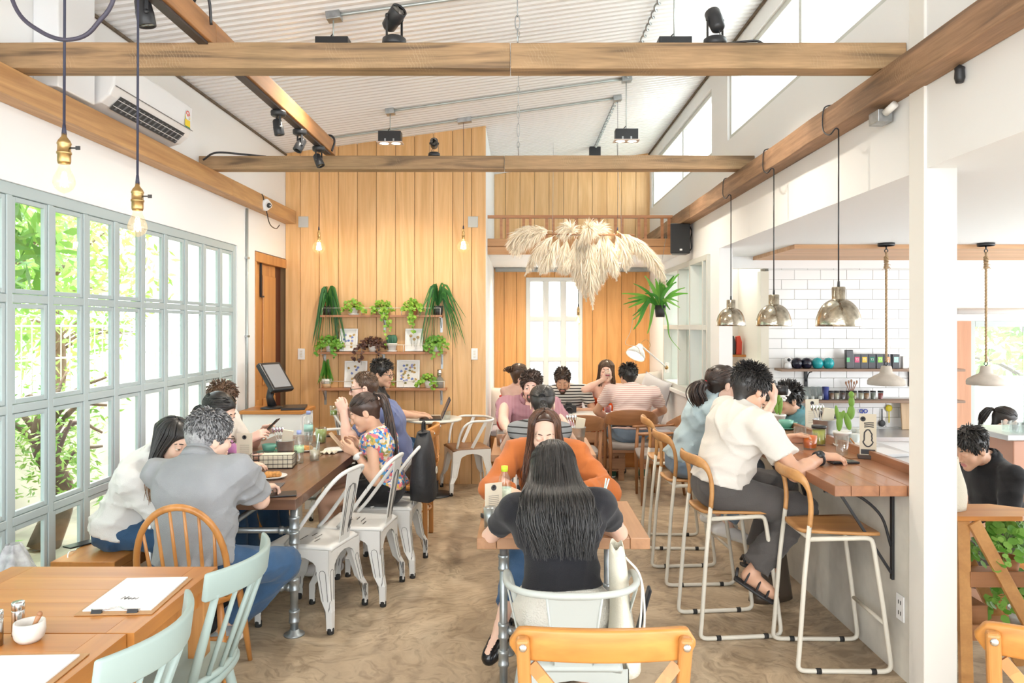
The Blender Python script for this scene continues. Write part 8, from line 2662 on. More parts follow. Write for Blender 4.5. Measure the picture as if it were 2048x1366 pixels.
def photo_camera(label,p,s=1.0,rz=0.0):
 T=thing('photo_camera',label,'camera',tuple(p),rz)
 m=MB();m.bx(-0.065*s,0.065*s,-0.03*s,0.03*s,-0.04*s,0.04*s);m.prism([(-0.03*s,0),(0.03*s,0),(0.02*s,0.025*s),(-0.02*s,0.025*s)],0.05*s,Matrix.Translation((0,0.025*s,0.04*s))@Matrix.Rotation(PI/2,4,'X'));m.build('body',BLACKP,T,bevel=0.006)
 m=MB();m.lathe([(0.032*s,0),(0.034*s,0.03*s),(0.031*s,0.075*s),(0.027*s,0.075*s),(0.02*s,0.06*s),(0,0.058*s)],(0,-0.03*s,-0.003),22,axis=(0,-1,0));m.build('lens',BLACK,T)
photo_camera('black camera in the hands of the man in striped t-shirt',w_+Vector((0.0,-0.12,0.03)),1.3)
w_=Vector(PW['blue']['wr'][1])
photo_camera('black camera raised by the woman in pale blue at the bar',w_+Vector((0.02,0.09,0.07)),0.95,math.radians(60))
T=thing('laptop','dark laptop open on the round table','laptop',(-0.87,7.27,0.7505),math.radians(-82))
m=MB();m.bx(-0.15,0.15,-0.105,0.105,0,0.012);m.build('keyboard_half',BLACKP,T,bevel=0.003)
m=MB();m.box((0,0.15,0.105),(0.30,0.007,0.205),(math.radians(-24),0,0));m.build('screen_half',plain('dark_laptop_shell',(0.05,0.05,0.055),0.4),T,bevel=0.003)
m=MB();m.box((0,0.146,0.106),(0.275,0.004,0.18),(math.radians(-24),0,0));m.build('screen',plain('dim_blue_screen',(0.06,0.07,0.15),0.2),T)
glass_of('clear tumbler beside the laptop on the round table',(-0.70,7.20,0.7505),0.035,0.085)
bottle('clear bottle with lime yellow cap before the woman in black',(-0.075,3.64,TZ),plain('lime_cap',(0.62,0.85,0.05),0.4),1.05,plain('white_green_label',(0.72,0.82,0.66),0.5,var=0.25,vscale=50))
glass_of('steel tumbler at the left edge of the black-topped woman\'s table',(-0.135,3.36,TZ),0.03,0.095,ZINC,0.97,None,'tumbler',None,'steel_tumbler')
glass_of('glass with two pale blue straws beside the woman in black',(0.385,3.60,TZ),0.036,0.12,MATS['cloudy_drink'],0.6,2)
T=stand_card('small framed card with black chain on the black-topped woman\'s table',(-0.125,3.55,TZ),0.09,0.15,BLACK,0.5)
glass_of('glass of iced tea on the table of the plum shirt man',(-0.14,5.62,TZ),0.04,0.125,plain('iced_tea',(0.32,0.10,0.03),0.3),0.7)
bucket('zinc bucket with card on the ponytail woman\'s table',(0.45,5.85,TZ),0.062,0.11)
flat('tray','pale tray on the right edge of the ponytail woman\'s table','tray',(0.42,5.52,TZ),(0.16,0.26,0.008),CERAM)
glass_of('glass of deep red drink on the white pallet table',(0.95,8.12,0.6905),0.04,0.10,MATS['red_drink'],0.8)
flat('notebook','grey notebook on the corner of the white pallet table','notebook',(0.92,8.02,0.6905),(0.16,0.1,0.03),ZINC)
flat('phone','phone charging on the end of the bench, cable hanging down','phone',tuple(at(160,1090,0.4505)),(0.075,0.15,0.009),BLACKP,-0.5)
cable('white charging cable hanging off the bench end',[tuple(at(152,1100,0.455)),tuple(at(140,1112,0.45)+Vector((0,-0.02,0.006))),(-2.27,3.82,0.30),(-2.30,3.80,0.12)],0.003,WHITE)
T=thing('till_cabinet','white cabinet with wooden top carrying the till','cabinet',(-2.13,6.62,0))
m=MB();m.bx(-0.27,0.27,-0.21,0.21,0.895,0.925);m.build('top',TEAK,T,bevel=0.004)
m=MB();m.bx(-0.25,0.25,-0.19,0.19,0.68,0.894);m.build('body',WHITE,T,bevel=0.003)
for sx in (-1,1):
 for sy in (-1,1):
  m=MB();m.bx(sx*0.22-0.028,sx*0.22+0.028,sy*0.16-0.028,sy*0.16+0.028,0,0.68);m.build('leg',WHITE,T)
m=MB();m.bx(0.2505,0.262,-0.15,0.15,0.71,0.87);D_=m.build('drawer',WHITE,T,bevel=0.003)
m=MB();m.lathe([(0.006,0),(0.007,0.014),(0.017,0.02),(0.012,0.03),(0,0.032)],(0.262,0.0,0.79),16,axis=(1,0,0));m.build('knob',CHROME,D_)
T=thing('till','black touch screen till tilted on its stand','till',(-2.18,6.60,0.9255),math.radians(62))
m=MB();m.lathe([(0,0),(0.11,0),(0.11,0.012),(0.06,0.022),(0,0.024)],n=28,sy=0.8);m.tube([(0,0,0.02),(-0.01,0.02,0.10),(0.0,0.0,0.20)],[0.04,0.032,0.034],14);m.build('stand',BLACKP,T)
Mx=(0.0,-0.035,0.275);tl=(math.radians(-38),0,0)
m=MB();m.box(Mx,(0.25,0.05,0.30),tl);m.build('monitor',BLACKP,T,bevel=0.014,seg=3)
q=Euler(tl).to_matrix()@Vector((0,-0.0262,0.0));m=MB();m.box(Vector(Mx)+q,(0.19,0.002,0.24),tl);m.build('screen',plain('grey_blank_screen',(0.28,0.29,0.31),0.15),T)
flat('keyboard','black keyboard beside the till on the wooden cabinet top','keyboard',(-1.985,6.60,0.9255),(0.20,0.30,0.02),BLACKP,0.2)
# ---------------------------------------------------------------- bar top
CZ=0.9205
flat('phone','black phone lying on the near end of the bar','phone',tuple(at(1686,926,CZ)),(0.15,0.075,0.011),BLACKP,0.12)
glass_of('jar of bright orange juice on the bar',tuple(at(1620,898,CZ)),0.044,0.10,plain('orange_juice',(1.0,0.20,0.005),0.5),0.8)
glass_of('jar of lime yellow juice with a black lid behind the orange juice',tuple(at(1638,890,CZ)),0.043,0.105,plain('lime_juice',(0.66,0.66,0.10),0.3),0.9,None,'jar',BLACKP,'juice_jar')
bucket('zinc bucket of spoons and brown napkins on the bar',tuple(at(1650,880,CZ)),0.075,0.13)
stand_card('cream menu card standing behind the bucket on the bar',tuple(at(1624,866,CZ)),0.10,0.22,BLACK,0.2)
stand_card('kraft card with black drawing on a dark wooden foot near the end of the bar',tuple(at(1736,917,CZ)),0.085,0.235,plain('ebony_wood',(0.06,0.035,0.025),0.5),-0.35,art=1)
def paddle_cactus(label,p,pads,potr,poth):
 T=thing('potted_cactus',label,'cactus',p);pot(T,potr*0.75,potr,poth,POTW,0.004,potr*1.05)
 for (x,z,w,h,t)in pads:
  m=MB();m.ball((x,0,z),(w,0.012,h),16,12,rot=(0,t,0));m.build('pad',CACT,T)
paddle_cactus('tall paddle cactus in white pot on the bar',tuple(at(1684,892,CZ)),[(-0.015,0.15,0.02,0.06,0.05),(0.035,0.15,0.02,0.055,-0.25),(-0.03,0.20,0.012,0.05,-0.15),(0.0,0.185,0.014,0.035,0.4),(0.055,0.205,0.024,0.045,0.1),(0.058,0.27,0.019,0.033,0),(0.057,0.315,0.017,0.02,0)],0.05,0.09)
paddle_cactus('small paddle cactus in white pot beside the green cup on the bar',tuple(at(1557,850,CZ)),[(-0.02,0.14,0.017,0.06,-0.15),(0.015,0.14,0.016,0.065,0.1),(0.0,0.19,0.015,0.04,0.05),(-0.035,0.2,0.011,0.04,-0.2)],0.05,0.08)
T=thing('flower_pot','white orchid in a white pot on the bar before the man in teal','flowers',tuple(at(1543,846,CZ)));pot(T,0.03,0.04,0.07,POTW)
m=MB();rn=random.Random(9)
for q in range(2):
 m.tube(smooth_path([(0,0,0.06),(0.02*q,0,0.16),(0.06+0.03*q,-0.02,0.25)],5),0.002,5)
m.build('stem',FERNG,T)
m=MB()
for i in range(10):
 c=Vector((0.02+rn.uniform(-0.03,0.10),rn.uniform(-0.04,0.02),0.22+rn.uniform(-0.04,0.06)))
 for j in range(5):
  a=2*PI*j/5;m.ball(c+Vector((0.014*math.cos(a),-0.004,0.014*math.sin(a))),(0.012,0.004,0.011),8,5)
m.build('blossom',plain('white_petal',(0.85,0.82,0.82),0.6),T)
cup('sea green cup and saucer on the bar',tuple(at(1572,858,CZ)),MINTC,0.052,0.055)
glass_of('clear glass of ice next to the orange juice on the bar',tuple(at(1600,886,CZ)),0.038,0.10,plain('ice_water',(0.75,0.76,0.76),0.3),0.4)
glass_of('ribbed empty glass on a coaster in the hand of the man in white',tuple(at(1684,911,CZ)),0.036,0.11)
flat('coaster','brown square coaster under the ribbed glass','coaster',tuple(at(1696,915,CZ)+Vector((0.03,0.01,-0.0002))),(0.10,0.10,0.004),TEAKCH,0.2)
T=thing('bowl','small white bowl with wooden spoon at the back of the bar','bowl',tuple(at(1716,902,CZ)))
m=MB();m.lathe([(0,0),(0.022,0),(0.036,0.02),(0.038,0.045),(0.034,0.045),(0.03,0.02),(0,0.01)],n=22);m.build('dish',CERAM,T)
m=MB();m.tube([(0,0,0.015),(-0.045,0,0.075)],[0.005,0.004],8);m.build('spoon',HONEY,T)
glass_of('white mug behind the ribbed glass on the bar',tuple(at(1706,893,CZ)),0.042,0.08,CERAM,0.98,None,'mug',None,'mug')
A=PW['white'];off=np.array(A['T'].location)
w_,e_=A['wr'][1],A['el'][1];d=unit(w_-e_)
m=MB();q=Vector((0,0,1)).rotation_difference(Vector(d));c=Vector(w_-d*0.035-off)
m.tube([c+q@Vector(p)for p in arc((0,0,0),0.033,0,2*PI*19/20,19)],0.008,8,closed=True)
m.lathe([(0.021,0.0),(0.021,0.010),(0.0,0.011)],c+Vector((0.0,-0.022,0.024)),20,axis=(0,-0.65,0.75));m.build('wristwatch',BLACK,A['T'])
for i,(an_,td)in enumerate(((A['an'][0],(1,0.1,-0.3)),(A['an'][1],(0.85,-0.25,-0.45)))):
 td=Vector(td).normalized();sd=td.cross(Vector((0,0,1))).normalized();u=sd.cross(td);a=Vector(an_-off)
 m=MB()
 h0,t0=a-td*0.06-u*0.072,a+td*0.165-u*0.082
 m.tube([h0,h0.lerp(t0,0.3),h0.lerp(t0,0.7),t0],[0.034,0.038,0.046,0.036],14,flat=0.34,up=tuple(u))
 for (f0,hh,rr)in ((0.22,0.03,0.05),(0.52,0.008,0.052),(0.78,-0.012,0.05)):
  c0=h0.lerp(t0,f0)+u*0.012
  m.tube([c0+sd*rr*math.cos(x)+u*(0.02+hh*0.5+0.045*(1-f0*0.6))*math.sin(x)for x in [PI*j/10 for j in range(11)]],0.009,8,flat=0.6)
 m.tube([h0+sd*0.03+u*0.02,h0-td*0.008+u*0.05,h0-sd*0.03+u*0.02],0.009,8)
 m.build('sandal',DKSHOE,A['T'],label='dark strapped sandal')
A=PW['floral'];off=np.array(A['T'].location);w_,e_=A['wr'][0],A['el'][0];d=unit(w_-e_);q=Vector((0,0,1)).rotation_difference(Vector(d));c=Vector(w_-d*0.03-off)
m=MB();m.tube([c+q@Vector(p)for p in arc((0,0,0),0.029,0,2*PI*19/20,19)],0.009,8,closed=True);m.lathe([(0.02,0),(0.02,0.01),(0,0.011)],c+Vector((0,-0.03,0)),18,axis=(0,-1,0));m.build('wristwatch',WHITE,A['T'],label='white wristwatch')
# ---------------------------------------------------------------- kitchen shelves and counters
KS=wood('grey_brown_shelf_wood',(0.34,0.23,0.16),(0.24,0.155,0.11),'X',9,0.6)
for z,l,bs in ((1.22,'upper wooden shelf on the tile wall',(2.93,4.0)),(0.905,'lower wooden shelf on the tile wall',(2.95,4.0))):
 T=thing('wall_shelf',l,'shelf',(3.53,YK-0.0005,z));m=MB();m.bx(-0.92,0.92,-0.21,0,-0.025,0);m.build('board',KS,T,bevel=0.002)
 for b in bs:
  m=MB();x=b-3.53;m.bx(x-0.015,x+0.015,-0.02,0,-0.19,-0.025);m.tube(smooth_path([(x,-0.17,-0.03),(x,-0.09,-0.05),(x,-0.015,-0.14)],5),0.006,6);m.build('bracket',BLACK,T)
ks=lambda px,y=7.585:((px-CX)*y/FPX,y)
T=thing('webcam','white round-headed webcam at the left end of the upper tile wall shelf','camera',(*ks(1576),1.2205));m=MB();m.lathe([(0,0),(0.04,0),(0.034,0.04),(0.022,0.06),(0,0.06)],n=20);m.ball((0,0,0.085),0.034,18,12);m.build('body',AC,T);m=MB();m.lathe([(0.018,0),(0.016,0.008),(0,0.008)],(0,-0.028,0.088),16,axis=(0,-1,0));m.build('lens',BLACK,T)
for px,c,l in ((1594,(0.012,0.014,0.03),'dark navy glossy globe beside the webcam'),(1613,(0.012,0.014,0.03),'dark navy glossy globe beside the teal one'),(1635,(0.02,0.36,0.40),'teal glossy globe beside the navy one'),(1657,(0.02,0.36,0.40),'teal glossy globe at the right end of its row')):
 T=thing('globe_canister',l,'canister',(*ks(px),1.2205),0,'glossy globes on the upper shelf');m=MB();m.lathe([(0,0.0),(0.03,0.0),(0.045,0.012),(0.054,0.04),(0.055,0.056),(0.048,0.085),(0.028,0.104),(0.0,0.11)],n=28);m.build('body',plain('gloss_%d'%int(c[1]*100),c,0.08),T)
T=thing('coffee_pouch','black foil pouch with green label on the upper shelf','pouch',(*ks(1696),1.2205));m=MB();m.prism([(-0.035,0),(0.035,0),(0.042,0.12),(0.03,0.19),(-0.04,0.19),(-0.036,0.1)],0.05,Matrix.Rotation(PI/2,4,'X'));m.build('bag',plain('black_foil',(0.04,0.04,0.045),0.25),T,bevel=0.006);m=MB();m.box((-0.02,-0.052,0.09),(0.03,0.002,0.045));m.build('label',plain('green_sticker',(0.15,0.55,0.25),0.5),T)
TB=plain('slate_grey_carton',(0.085,0.09,0.105),0.5)
for px,c,cn in ((1711,(0.70,0.10,0.22),'pink'),(1726,(0.85,0.55,0.06),'yellow'),(1741,(0.02,0.20,0.13),'dark green'),(1757,(0.35,0.72,0.10),'lime green'),(1772,(0.90,0.35,0.12),'orange'),(1789,(0.15,0.65,0.62),'aqua')):
 T=thing('tea_box','slate grey tea box with %s label'%cn,'box',(*ks(px),1.2205),0,'tea boxes on the upper shelf');m=MB();m.bx(-0.036,0.036,-0.035,0.035,0,0.145);m.build('carton',TB,T,bevel=0.002)
 m=MB();m.box((0,-0.0362,0.09),(0.046,0.002,0.055));m.build('label',plain(cn.replace(' ','_')+'_label',c,0.5),T);text_obj('lettering','T2',0.03,WHITE,T,(0,-0.0376,0.092),(PI/2,0,0))
T=flat('box','white box at the right end of the upper shelf','box',(*ks(1808),1.2205),(0.05,0.06,0.125),WHITE)
JC=[('cocoa brown',(0.30,0.14,0.08)),('cream',(0.72,0.66,0.54)),('dark violet',(0.16,0.11,0.12)),('grey brown',(0.25,0.2,0.18)),('olive',(0.42,0.36,0.16)),('ivory',(0.75,0.70,0.56)),('ginger',(0.52,0.27,0.12)),('grey green',(0.26,0.28,0.24)),('crimson',(0.38,0.05,0.06))]
for k,(cn,c)in enumerate(JC):
 px=(1663,1673,1685,1697,1708,1722,1733,1746,1761)[k]
 glass_of('spice jar of %s contents on the lower tile wall shelf'%cn,(*ks(px,7.56),0.9055),0.026,0.075,plain('spice_'+cn.replace(' ','_'),c,0.7),0.9,None,'jar',BLACK,'spice_jar')['group']='spice jars'
T=thing('canister','tall deep blue canister among the spice jars','canister',(*ks(1651),0.9055));m=MB();m.lathe([(0,0),(0.033,0),(0.033,0.13),(0,0.13)],n=24);m.build('body',plain('deep_blue',(0.05,0.07,0.28),0.4),T)
for k in range(8):
 glass_of('upturned clear glass in the row left of the blue canister',(*ks(1600+6.3*k,7.62-0.05*(k%2)),0.9055),0.018,0.13)['group']='clear glasses on the lower shelf'
for px,l in ((1613,'pale blue mug before the clear glasses'),(1625,'white mug before the clear glasses'),(1640,'low white mug beside the blue canister')):
 glass_of(l,(*ks(px,7.53),0.9055),0.022,0.045,CERAM,0.97,None,'mug',None,'mug')
T=thing('utensil_pot','pot of brown wooden utensils behind the spice jars','utensils',(*ks(1702,7.64),0.9055));m=MB();m.lathe([(0,0),(0.03,0),(0.035,0.08),(0,0.08)],n=16);m.build('jar',TERRA,T)
for k in range(5):
 m=MB();x=-0.05+0.025*k;m.tube([(x*0.2,0,0.06),(x,-0.01,0.15+0.01*(k%3))],0.004,6);m.ball((x*1.1,-0.01,0.165+0.01*(k%3)),(0.01,0.004,0.018),8,6);m.build('spoon',TEAKCH,T)
SSM=plain('brushed_worktop',(0.62,0.63,0.64),0.35,0.6)
T=thing('worktop','steel worktop along the tile wall','counter',(3.5,7.38,0));m=MB();m.bx(-0.9,0.9,-0.3,0.3,0.56,0.60);m.build('top',SSM,T,bevel=0.003);m=MB();m.bx(-0.88,0.88,-0.27,0.29,KF+0.001,0.559);m.build('cabinet',WHITE,T)
T=thing('worktop','steel worktop just behind the bar lip','counter',(2.24,4.9,0));m=MB();m.bx(-0.27,0.27,-0.62,0.62,0.80,0.84);m.build('top',SSM,T,bevel=0.003);m=MB();m.bx(-0.25,0.25,-0.6,0.6,KF+0.001,0.799);m.build('cabinet',WHITE,T)
flat('laptop','closed silver laptop on the worktop behind the bar','laptop',(2.24,4.75,0.8405),(0.32,0.24,0.022),plain('silver_shell',(0.70,0.71,0.73),0.35),0.2)
flat('tray','pale tray of cups behind the bar','tray',(2.26,5.2,0.8405),(0.34,0.24,0.012),CERAM)
for k in range(6):
 glass_of('white cup standing on the pale tray behind the bar',(2.14+0.1*(k%3),5.15+0.1*(k//3),0.853),0.035,0.09,CERAM,0.97,None,'cup',None,'cup')['group']='cups on the tray'
T=thing('coffee_grinder','pair of dark machines under the lower shelf on the worktop','machine',(2.95,7.4,0.6005));m=MB();m.bx(-0.14,0.14,-0.12,0.12,0,0.20);m.build('housing',BLACKP,T,bevel=0.03,seg=3);m=MB();m.bx(-0.1,0.1,-0.123,-0.12,0.05,0.16);m.build('window',plain('blue_tint_panel',(0.10,0.16,0.26),0.1),T)
for px,pz,l,kind in ((1727,828,'blue-handled scissors hanging on the tile wall',0),(1764,835,'black strainer hanging on the tile wall',1),(1778,828,'yellow ladle hanging on the tile wall',2)):
 c=ay(px,pz,YK-0.02);T=thing(('scissors','strainer','ladle')[kind],l,'utensil',tuple(c));mt=(plain('royal_blue',(0.06,0.1,0.5),0.4),BLACK,plain('bright_yellow',(0.85,0.7,0.03),0.4))[kind];m=MB()
 if kind==0:
  for q in (-1,1):
   m.tube(arc((q*0.022,0,0.03),0.018,0,2*PI*11/12,11,'XZ'),0.005,6,closed=True);m.bar((q*0.015,0,0.01),(-q*0.012,0,-0.08),0.008,0.003)
 else:
  sg=1 if kind==1 else -1
  m.tube([(0,0,-0.03*sg),(0,0,0.09*sg)],0.006,8);m.ball((0,0,-0.06*sg),(0.035,0.012,0.035),16,10)
 m.build('body',mt,T)
T=thing('cutting_board','pale wooden cutting board leaning on the tile wall','board',(3.98,7.60,0.6005));m=MB();m.box((0,0,0.15),(0.24,0.02,0.30),(-0.12,0,0));m.build('board',wood('pale_board',(0.72,0.52,0.32),(0.62,0.42,0.24),'Z',8),T,bevel=0.006)
T=thing('knife','black-handled knife before the cutting board','knife',(3.99,7.53,0.6005));m=MB();m.box((0,0,0.07),(0.03,0.002,0.14));m.build('blade',CHROME,T);m=MB();m.box((0,0,0.185),(0.022,0.014,0.09));m.build('handle',BLACKP,T,bevel=0.004)
for px,l,c in ((2.30,'black bag standing first on the store shelf',0),(2.37,'black bag standing second on the store shelf',0),(2.44,'red bag on the store shelf',1)):
 T=thing('coffee_bag',l,'bag',(px,8.42,1.331));m=MB();m.prism([(-0.032,0),(0.03,0),(0.034,0.14),(0.012,0.21),(-0.026,0.2)],0.07,Matrix.Rotation(PI/2,4,'X'));m.build('bag',(MATS['black_foil'],plain('red_paper',(0.6,0.06,0.03),0.6))[c],T,bevel=0.006)
T=thing('wall_shelf','short wooden shelf inside the store opening','shelf',(2.3,8.59,1.33));m=MB();m.bx(-0.18,0.198,-0.3,0,-0.025,0);m.build('board',TEAK,T)
T=thing('espresso_machine','big espresso machine with copper-coloured side and red lettering','coffee machine',(3.78,5.45,0))
m=MB();m.bx(-0.36,0.5,-0.25,0.25,0.60,0.86);m.build('body',plain('copper_pink_panel',(0.66,0.35,0.24),0.35),T,bevel=0.008)
m=MB();m.bx(-0.42,0.52,-0.28,0.27,0.861,0.90);m.build('top_tray',SSM,T,bevel=0.006)
for k in range(4):
 m=MB();m.bx(-0.1+0.02*(k%2),0.4,-0.284,-0.2805,0.868+0.007*k,0.871+0.007*k);m.build('vent_slot',INK,T)
for sx in (-0.3,0.42):
 m=MB();m.bx(sx-0.03,sx+0.03,-0.2,0.2,0.52,0.60);m.build('foot',SSM,T)
text_obj('lettering','LA MARZOCCO',0.055,plain('red_lettering',(0.6,0.02,0.02),0.4),T,(-0.22,-0.2515,0.80),(PI/2,0,0),0.001,'LEFT')
for k in range(10):
 glass_of('small clear glass stacked on top of the espresso machine',(3.48+0.07*(k%5),5.28+0.09*(k//5),0.9005),0.03,0.075)['group']='glasses on the espresso machine'
T=thing('worktop','wooden counter under the espresso machine','counter',(3.85,5.45,0));m=MB();m.bx(-0.5,0.9,-0.33,0.33,0.48,0.5195);m.build('top',TEAK,T);m=MB();m.bx(-0.48,0.88,-0.3,0.3,KF+0.001,0.479);m.build('cabinet',TEAK,T)
# ---------------------------------------------------------------- plant stand by the column, bags
T=thing('plant_stand','wooden A-frame plant stand to the right of the column','stand',(2.165,3.5,0))
m=MB();m.prism([(-0.22,-0.12),(0.10,-0.12),(0.27,0.0),(0.10,0.12),(-0.22,0.12)],0.022,Matrix.Translation((0,0,0.775)));m.build('top_board',TEAK,T,bevel=0.002)
for a,b in (((-0.16,-0.10,0.774),(-0.165,-0.14,0)),((-0.12,-0.12,0.77),(0.28,-0.16,0)),((-0.16,0.10,0.774),(-0.165,0.14,0)),((-0.12,0.12,0.77),(0.28,0.16,0))):
 m=MB();m.bar(a,b,0.055,0.024,(0,1,0));L_=m.build('leg',OAK,T,bevel=0.002)
for z,x0,x1 in ((0.50,-0.14,0.12),(0.26,-0.14,0.24)):
 m=MB();m.bx(x0,x1,-0.115,0.115,z-0.02,z);m.bx(x0,x1,-0.13,-0.116,z-0.02,z+0.05);m.build('shelf',TEAKCH,T,bevel=0.002)
for x,z,l,n in ((0.16,0.5005,'bushy green mint plant on the upper shelf of the plant stand',200),(0.24,0.2605,'bushy green mint plant on the lower shelf of the plant stand',170)):
 T=thing('potted_plant',l,'plant',(2.165+x-0.08,3.47,z));pot(T,0.045,0.06,0.09,POTW if z<0.4 else TERRA);clover(T,R_,0.13,0.17,n,0.021,[(0.15,0.26,40),(0.08,0.2,30),(0.2,0.18,30)],mat=leaf_mat('mint_green_leaves',(0.12,0.34,0.04),(0.34,0.58,0.12)),hgt=0.12)
flat('crate','small brown box on the lower shelf of the plant stand','box',(2.085,3.50,0.2605),(0.10,0.16,0.12),TEAKCH)
T=thing('tote_bag','cream canvas tote bag standing on the plant stand','bag',(1.99,3.53,0.7975))
CANV=fabric('cream_canvas',(0.74,0.70,0.58),0.05,0.4,180)
m=MB();m.grid(lambda u,v:((0.10+0.012*math.sin(5*v))*math.cos(2*PI*u)*(1-0.35*v*v)**0.5,0.075*math.sin(2*PI*u)*(1-0.75*v),0.24*v+0.006*math.sin(6*PI*u)*v),32,12,closed_u=True);m.build('bag',CANV,T,solid=0.003)
T=thing('drawstring_bag','cream canvas drawstring bag hung on the grey armchair of the woman in black','bag',(0.395,2.84,0.37))
m=MB();m.grid(lambda u,v:((0.052+0.008*math.sin(7*v+1))*math.cos(2*PI*u)*(1-0.6*v**2)-0.03*v,0.11*math.sin(2*PI*u)*(1-0.5*v**2),0.46*v+0.008*math.sin(8*PI*u)*v),36,16,closed_u=True);m.build('bag',CANV,T,solid=0.003)
for k in range(2):
 m=MB();m.tube(smooth_path([(0.0,-0.03,0.42),(0.05,-0.06,0.36),(0.06-0.012*k,-0.10,0.25),(0.055-0.02*k,-0.10,0.12)],6),0.004,6);m.build('cord',IVORYCL,T)
m=MB();m.box((0.062,-0.05,0.22),(0.012,0.05,0.2),(0.1,0.25,0));m.build('patch',BLACKCL,T,bevel=0.01)
T=thing('backpack','black backpack hanging on the third white metal chair','bag',(-0.66,5.13,0.47),math.radians(86))
m=MB();m.grid(lambda u,v:(0.155*math.copysign(abs(math.cos(2*PI*u))**0.7,math.cos(2*PI*u))*(1-abs(v*2-0.9)**3.5*0.55),0.085*math.copysign(abs(math.sin(2*PI*u))**0.8,math.sin(2*PI*u))*(1-0.5*v*v),0.46*v+0.006*math.sin(6*PI*u)),32,16,closed_u=True);m.grid(lambda u,v:(0.08*math.cos(2*PI*u)*(1-v),0.04*math.sin(2*PI*u)*(1-v),0.46+0.015*v),20,4,closed_u=True)
m.build('bag',plain('black_nylon',(0.025,0.026,0.03),0.55,bump=0.5,bscale=30),T)
m=MB();m.tube(smooth_path([(-0.04,0,0.45),(-0.03,0,0.52),(0.03,0,0.52),(0.04,0,0.45)],5),0.008,8);m.build('handle',BLACKCL,T)
m=MB();m.tube(arc((0,-0.09,0.2),0.022,0,2*PI*11/12,11,'XZ'),0.004,6,closed=True);m.build('ring',IVORY,T)
T=thing('handbag','dark brown leather handbag on the floor behind the empty bar stool','bag',(1.52,4.55,0),0.4)
m=MB();m.grid(lambda u,v:(0.15*math.copysign(abs(math.cos(2*PI*u))**0.7,math.cos(2*PI*u))*(1-0.25*v),0.075*math.sin(2*PI*u)*(1-0.7*v),0.30*v),28,10,closed_u=True);m.build('bag',plain('dark_brown_leather',(0.07,0.05,0.035),0.35),T,solid=0.004)
m=MB();m.tube(smooth_path([(-0.1,-0.02,0.28),(-0.08,-0.03,0.42),(0.08,-0.03,0.42),(0.1,-0.02,0.28)],6),0.008,8);m.build('handle',BLACKCL,T)
T=thing('plastic_bag','crumpled clear plastic bag by the window at the left edge','bag',(-2.27,3.36,0))
rn=random.Random(5)
m=MB();m.grid(lambda u,v:((0.14+0.02*math.sin(14*PI*u+9*v))*math.cos(2*PI*u)*math.sin(PI*(0.12+0.82*v)),(0.17+0.03*math.sin(10*PI*u-7*v))*math.sin(2*PI*u)*math.sin(PI*(0.12+0.82*v)),0.68*v),60,24,closed_u=True);m.build('bag',plain('silvery_plastic',(0.62,0.63,0.68),0.12,alpha=0.55,var=0.4,vscale=30),T)
for k,(y,z)in enumerate(((3.60,0.34),)):
 T=thing('power_socket','white power socket on the bar wall by the column','socket',(XR+0.0045,3.53,0.33));m=MB();m.bx(-0.008,0,-0.035,0.035,-0.06,0.06);m.build('plate',AC,T,bevel=0.003)
 for q in (-0.025,0.025):
  m=MB();m.bx(-0.0095,-0.008,-0.012,-0.007,q-0.009,q+0.009);m.bx(-0.0095,-0.008,0.007,0.012,q-0.009,q+0.009);m.build('outlet',INK,T)
T=thing('wall_shelf','pale shelf of bottles seen through the inner window','shelf',(2.25,10.3,1.30));m=MB();m.bx(-0.34,0.3,-0.12,0.15,-0.025,0);m.build('board',OAK,T)
for k,(x,c,l)in enumerate(((2.0,(0.35,0.12,0.04),'brown bottle behind the inner window, first'),(2.17,(0.6,0.5,0.38),'pale bottle behind the inner window, second'),(2.33,(0.4,0.2,0.1),'tan bottle behind the inner window, third'))):
 T=thing('bottle',l,'bottle',(x,10.28,1.3005));m=MB();m.lathe([(0,0),(0.05,0),(0.052,0.15),(0.04,0.2),(0.018,0.24),(0.018,0.30),(0,0.30)],n=18);m.build('body',plain('bottle_%s'%'abc'[k],c,0.2),T)
# ---------------------------------------------------------------- the garden outside the long window
m=MB();m.bx(-12,XL-0.15,-4,14,-0.3,-0.1)
struct(m.build('ground',plain('garden_earth',(0.40,0.38,0.30),0.9,var=0.3,vscale=3)))
m=MB();m.bx(-4.4,-4.25,-3,13,-0.1,0.95)
struct(m.build('wall_garden',plain('pale_concrete_wall',(0.66,0.63,0.56),0.85,var=0.15,vscale=2)),'pale concrete garden wall outside the long window')
T=thing('garden_fence','white wire fence on top of the garden wall','fence',(-4.32,0,0.95))
m=MB()
for z in (0.05,0.4,0.7):
 m.tube([(0,-2,z),(0,12.5,z)],0.01,5)
y=-1.9
while y<12.4:
 m.tube([(0,y,0),(0,y,0.72),(0.06,y,0.80),(0.16,y,0.78)],0.007,4);y+=0.14
m.build('rods',plain('white_fence_paint',(0.7,0.69,0.66),0.6),T)
BARK=plain('grey_bark',(0.16,0.11,0.08),0.9,var=0.3,vscale=12)
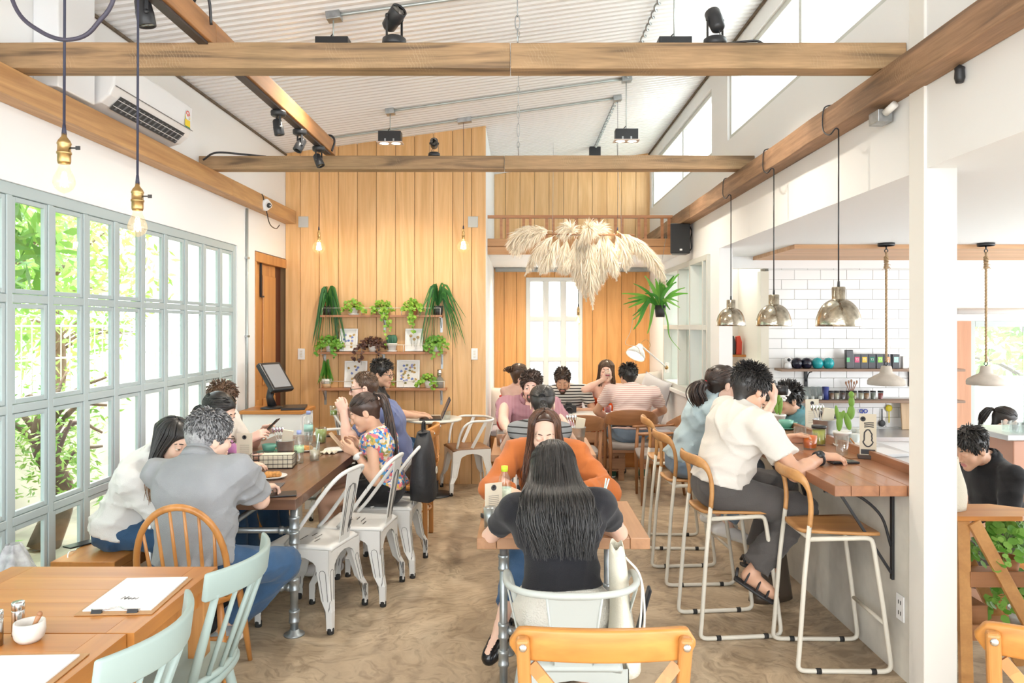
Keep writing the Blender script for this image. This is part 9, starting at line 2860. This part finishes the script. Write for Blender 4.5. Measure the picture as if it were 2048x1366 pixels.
def tree(label,p,h,r,n,lw,mat,seed,droop=0.5,zc=None,name='tree'):
 T=thing(name,label,'tree' if name=='tree' else 'shrub',p)
 rn=random.Random(seed);zc=zc or h*0.7
 m=MB();m.tube(smooth_path([(0,0,0),(0.08,0.1,h*0.3),(-0.05,0.05,h*0.6),(0.05,0,h*0.85)],6),[0.10*(1-i/26)+0.02 for i in range(19)],8)
 for i in range(9):
  a=rn.uniform(0,2*PI);z0=h*rn.uniform(0.3,0.7)
  m.tube(smooth_path([(0,0.05,z0),(r*0.4*math.cos(a),r*0.4*math.sin(a),z0+0.3),(r*0.8*math.cos(a),r*0.8*math.sin(a),z0+rn.uniform(0.1,0.7))],4),[0.03-0.0025*k for k in range(9)],5)
 m.build('trunk',BARK,T)
 m=MB()
 for i in range(n):
  d=Vector((rn.gauss(0,1),rn.gauss(0,1),rn.gauss(0,1))).normalized()*rn.random()**0.4
  c=Vector((d.x*r,d.y*r*1.15,zc+d.z*(h-zc)*1.1))
  c+=Vector((math.sin(c.z*5+c.y*3),math.cos(c.x*4),0))*0.18
  q=Vector((rn.gauss(0,1),rn.gauss(0,1),rn.gauss(0,0.5)-droop)).normalized();s=q.cross(Vector((rn.gauss(0,1),rn.gauss(0,1),rn.gauss(0,1)))).normalized()
  l=lw*rn.uniform(2.2,4.2)
  m.add([c,c+q*l*0.4+s*lw*0.5,c+q*l,c+q*l*0.4-s*lw*0.5],[(0,1,2,3)],0,False)
 m.build('foliage',mat,T)
GA=leaf_mat('garden_leaf_green',(0.06,0.22,0.03),(0.26,0.46,0.09));GB=leaf_mat('garden_leaf_yellow_green',(0.14,0.34,0.05),(0.40,0.58,0.14))
tree('leafy garden tree outside the second and third window columns',(-3.88,4.3,-0.1),3.5,1.05,3800,0.055,GA,1,0.8,2.5)
tree('leafy garden tree outside the nearest window columns',(-3.85,2.2,-0.1),3.4,1.02,3400,0.055,GA,2,0.8,2.3)
tree('pale leafy garden tree beyond the middle window columns',(-5.6,7.2,-0.1),3.6,1.3,2600,0.06,GB,3,0.6,2.5)
tree('pale leafy garden tree beyond the far window columns',(-7.2,11.5,-0.1),4.0,1.6,2600,0.06,GB,4,0.6,2.6)
for k,(x,y,h,l)in enumerate(((-3.6,3.4,1.25,'fern shrub against the garden wall, nearest'),(-3.7,4.6,1.2,'fern shrub against the garden wall, second from the camera'),(-3.75,5.9,1.4,'fern shrub against the garden wall behind the woman in white'),(-3.6,2.3,1.1,'fern shrub at the left edge of the long window'))):
 tree(l,(x,y,-0.1),h,0.55,1300,0.022,GB,10+k,0.3,h*0.62,'garden_shrub')
m=MB();m.bx(3,14,8.9,9.0,KF,1.05)
struct(m.build('wall_yard',plain('white_yard_wall',(0.8,0.8,0.78),0.8)))
m=MB();m.bx(2.0,14,7.85,16,KF-0.1,KF-0.01)
struct(m.build('ground_yard',MATS['garden_earth']))
tree('tree with pale green leaves beyond the kitchen window',(7.0,10.2,KF),3.6,1.4,1800,0.07,GB,20,0.5,2.2)
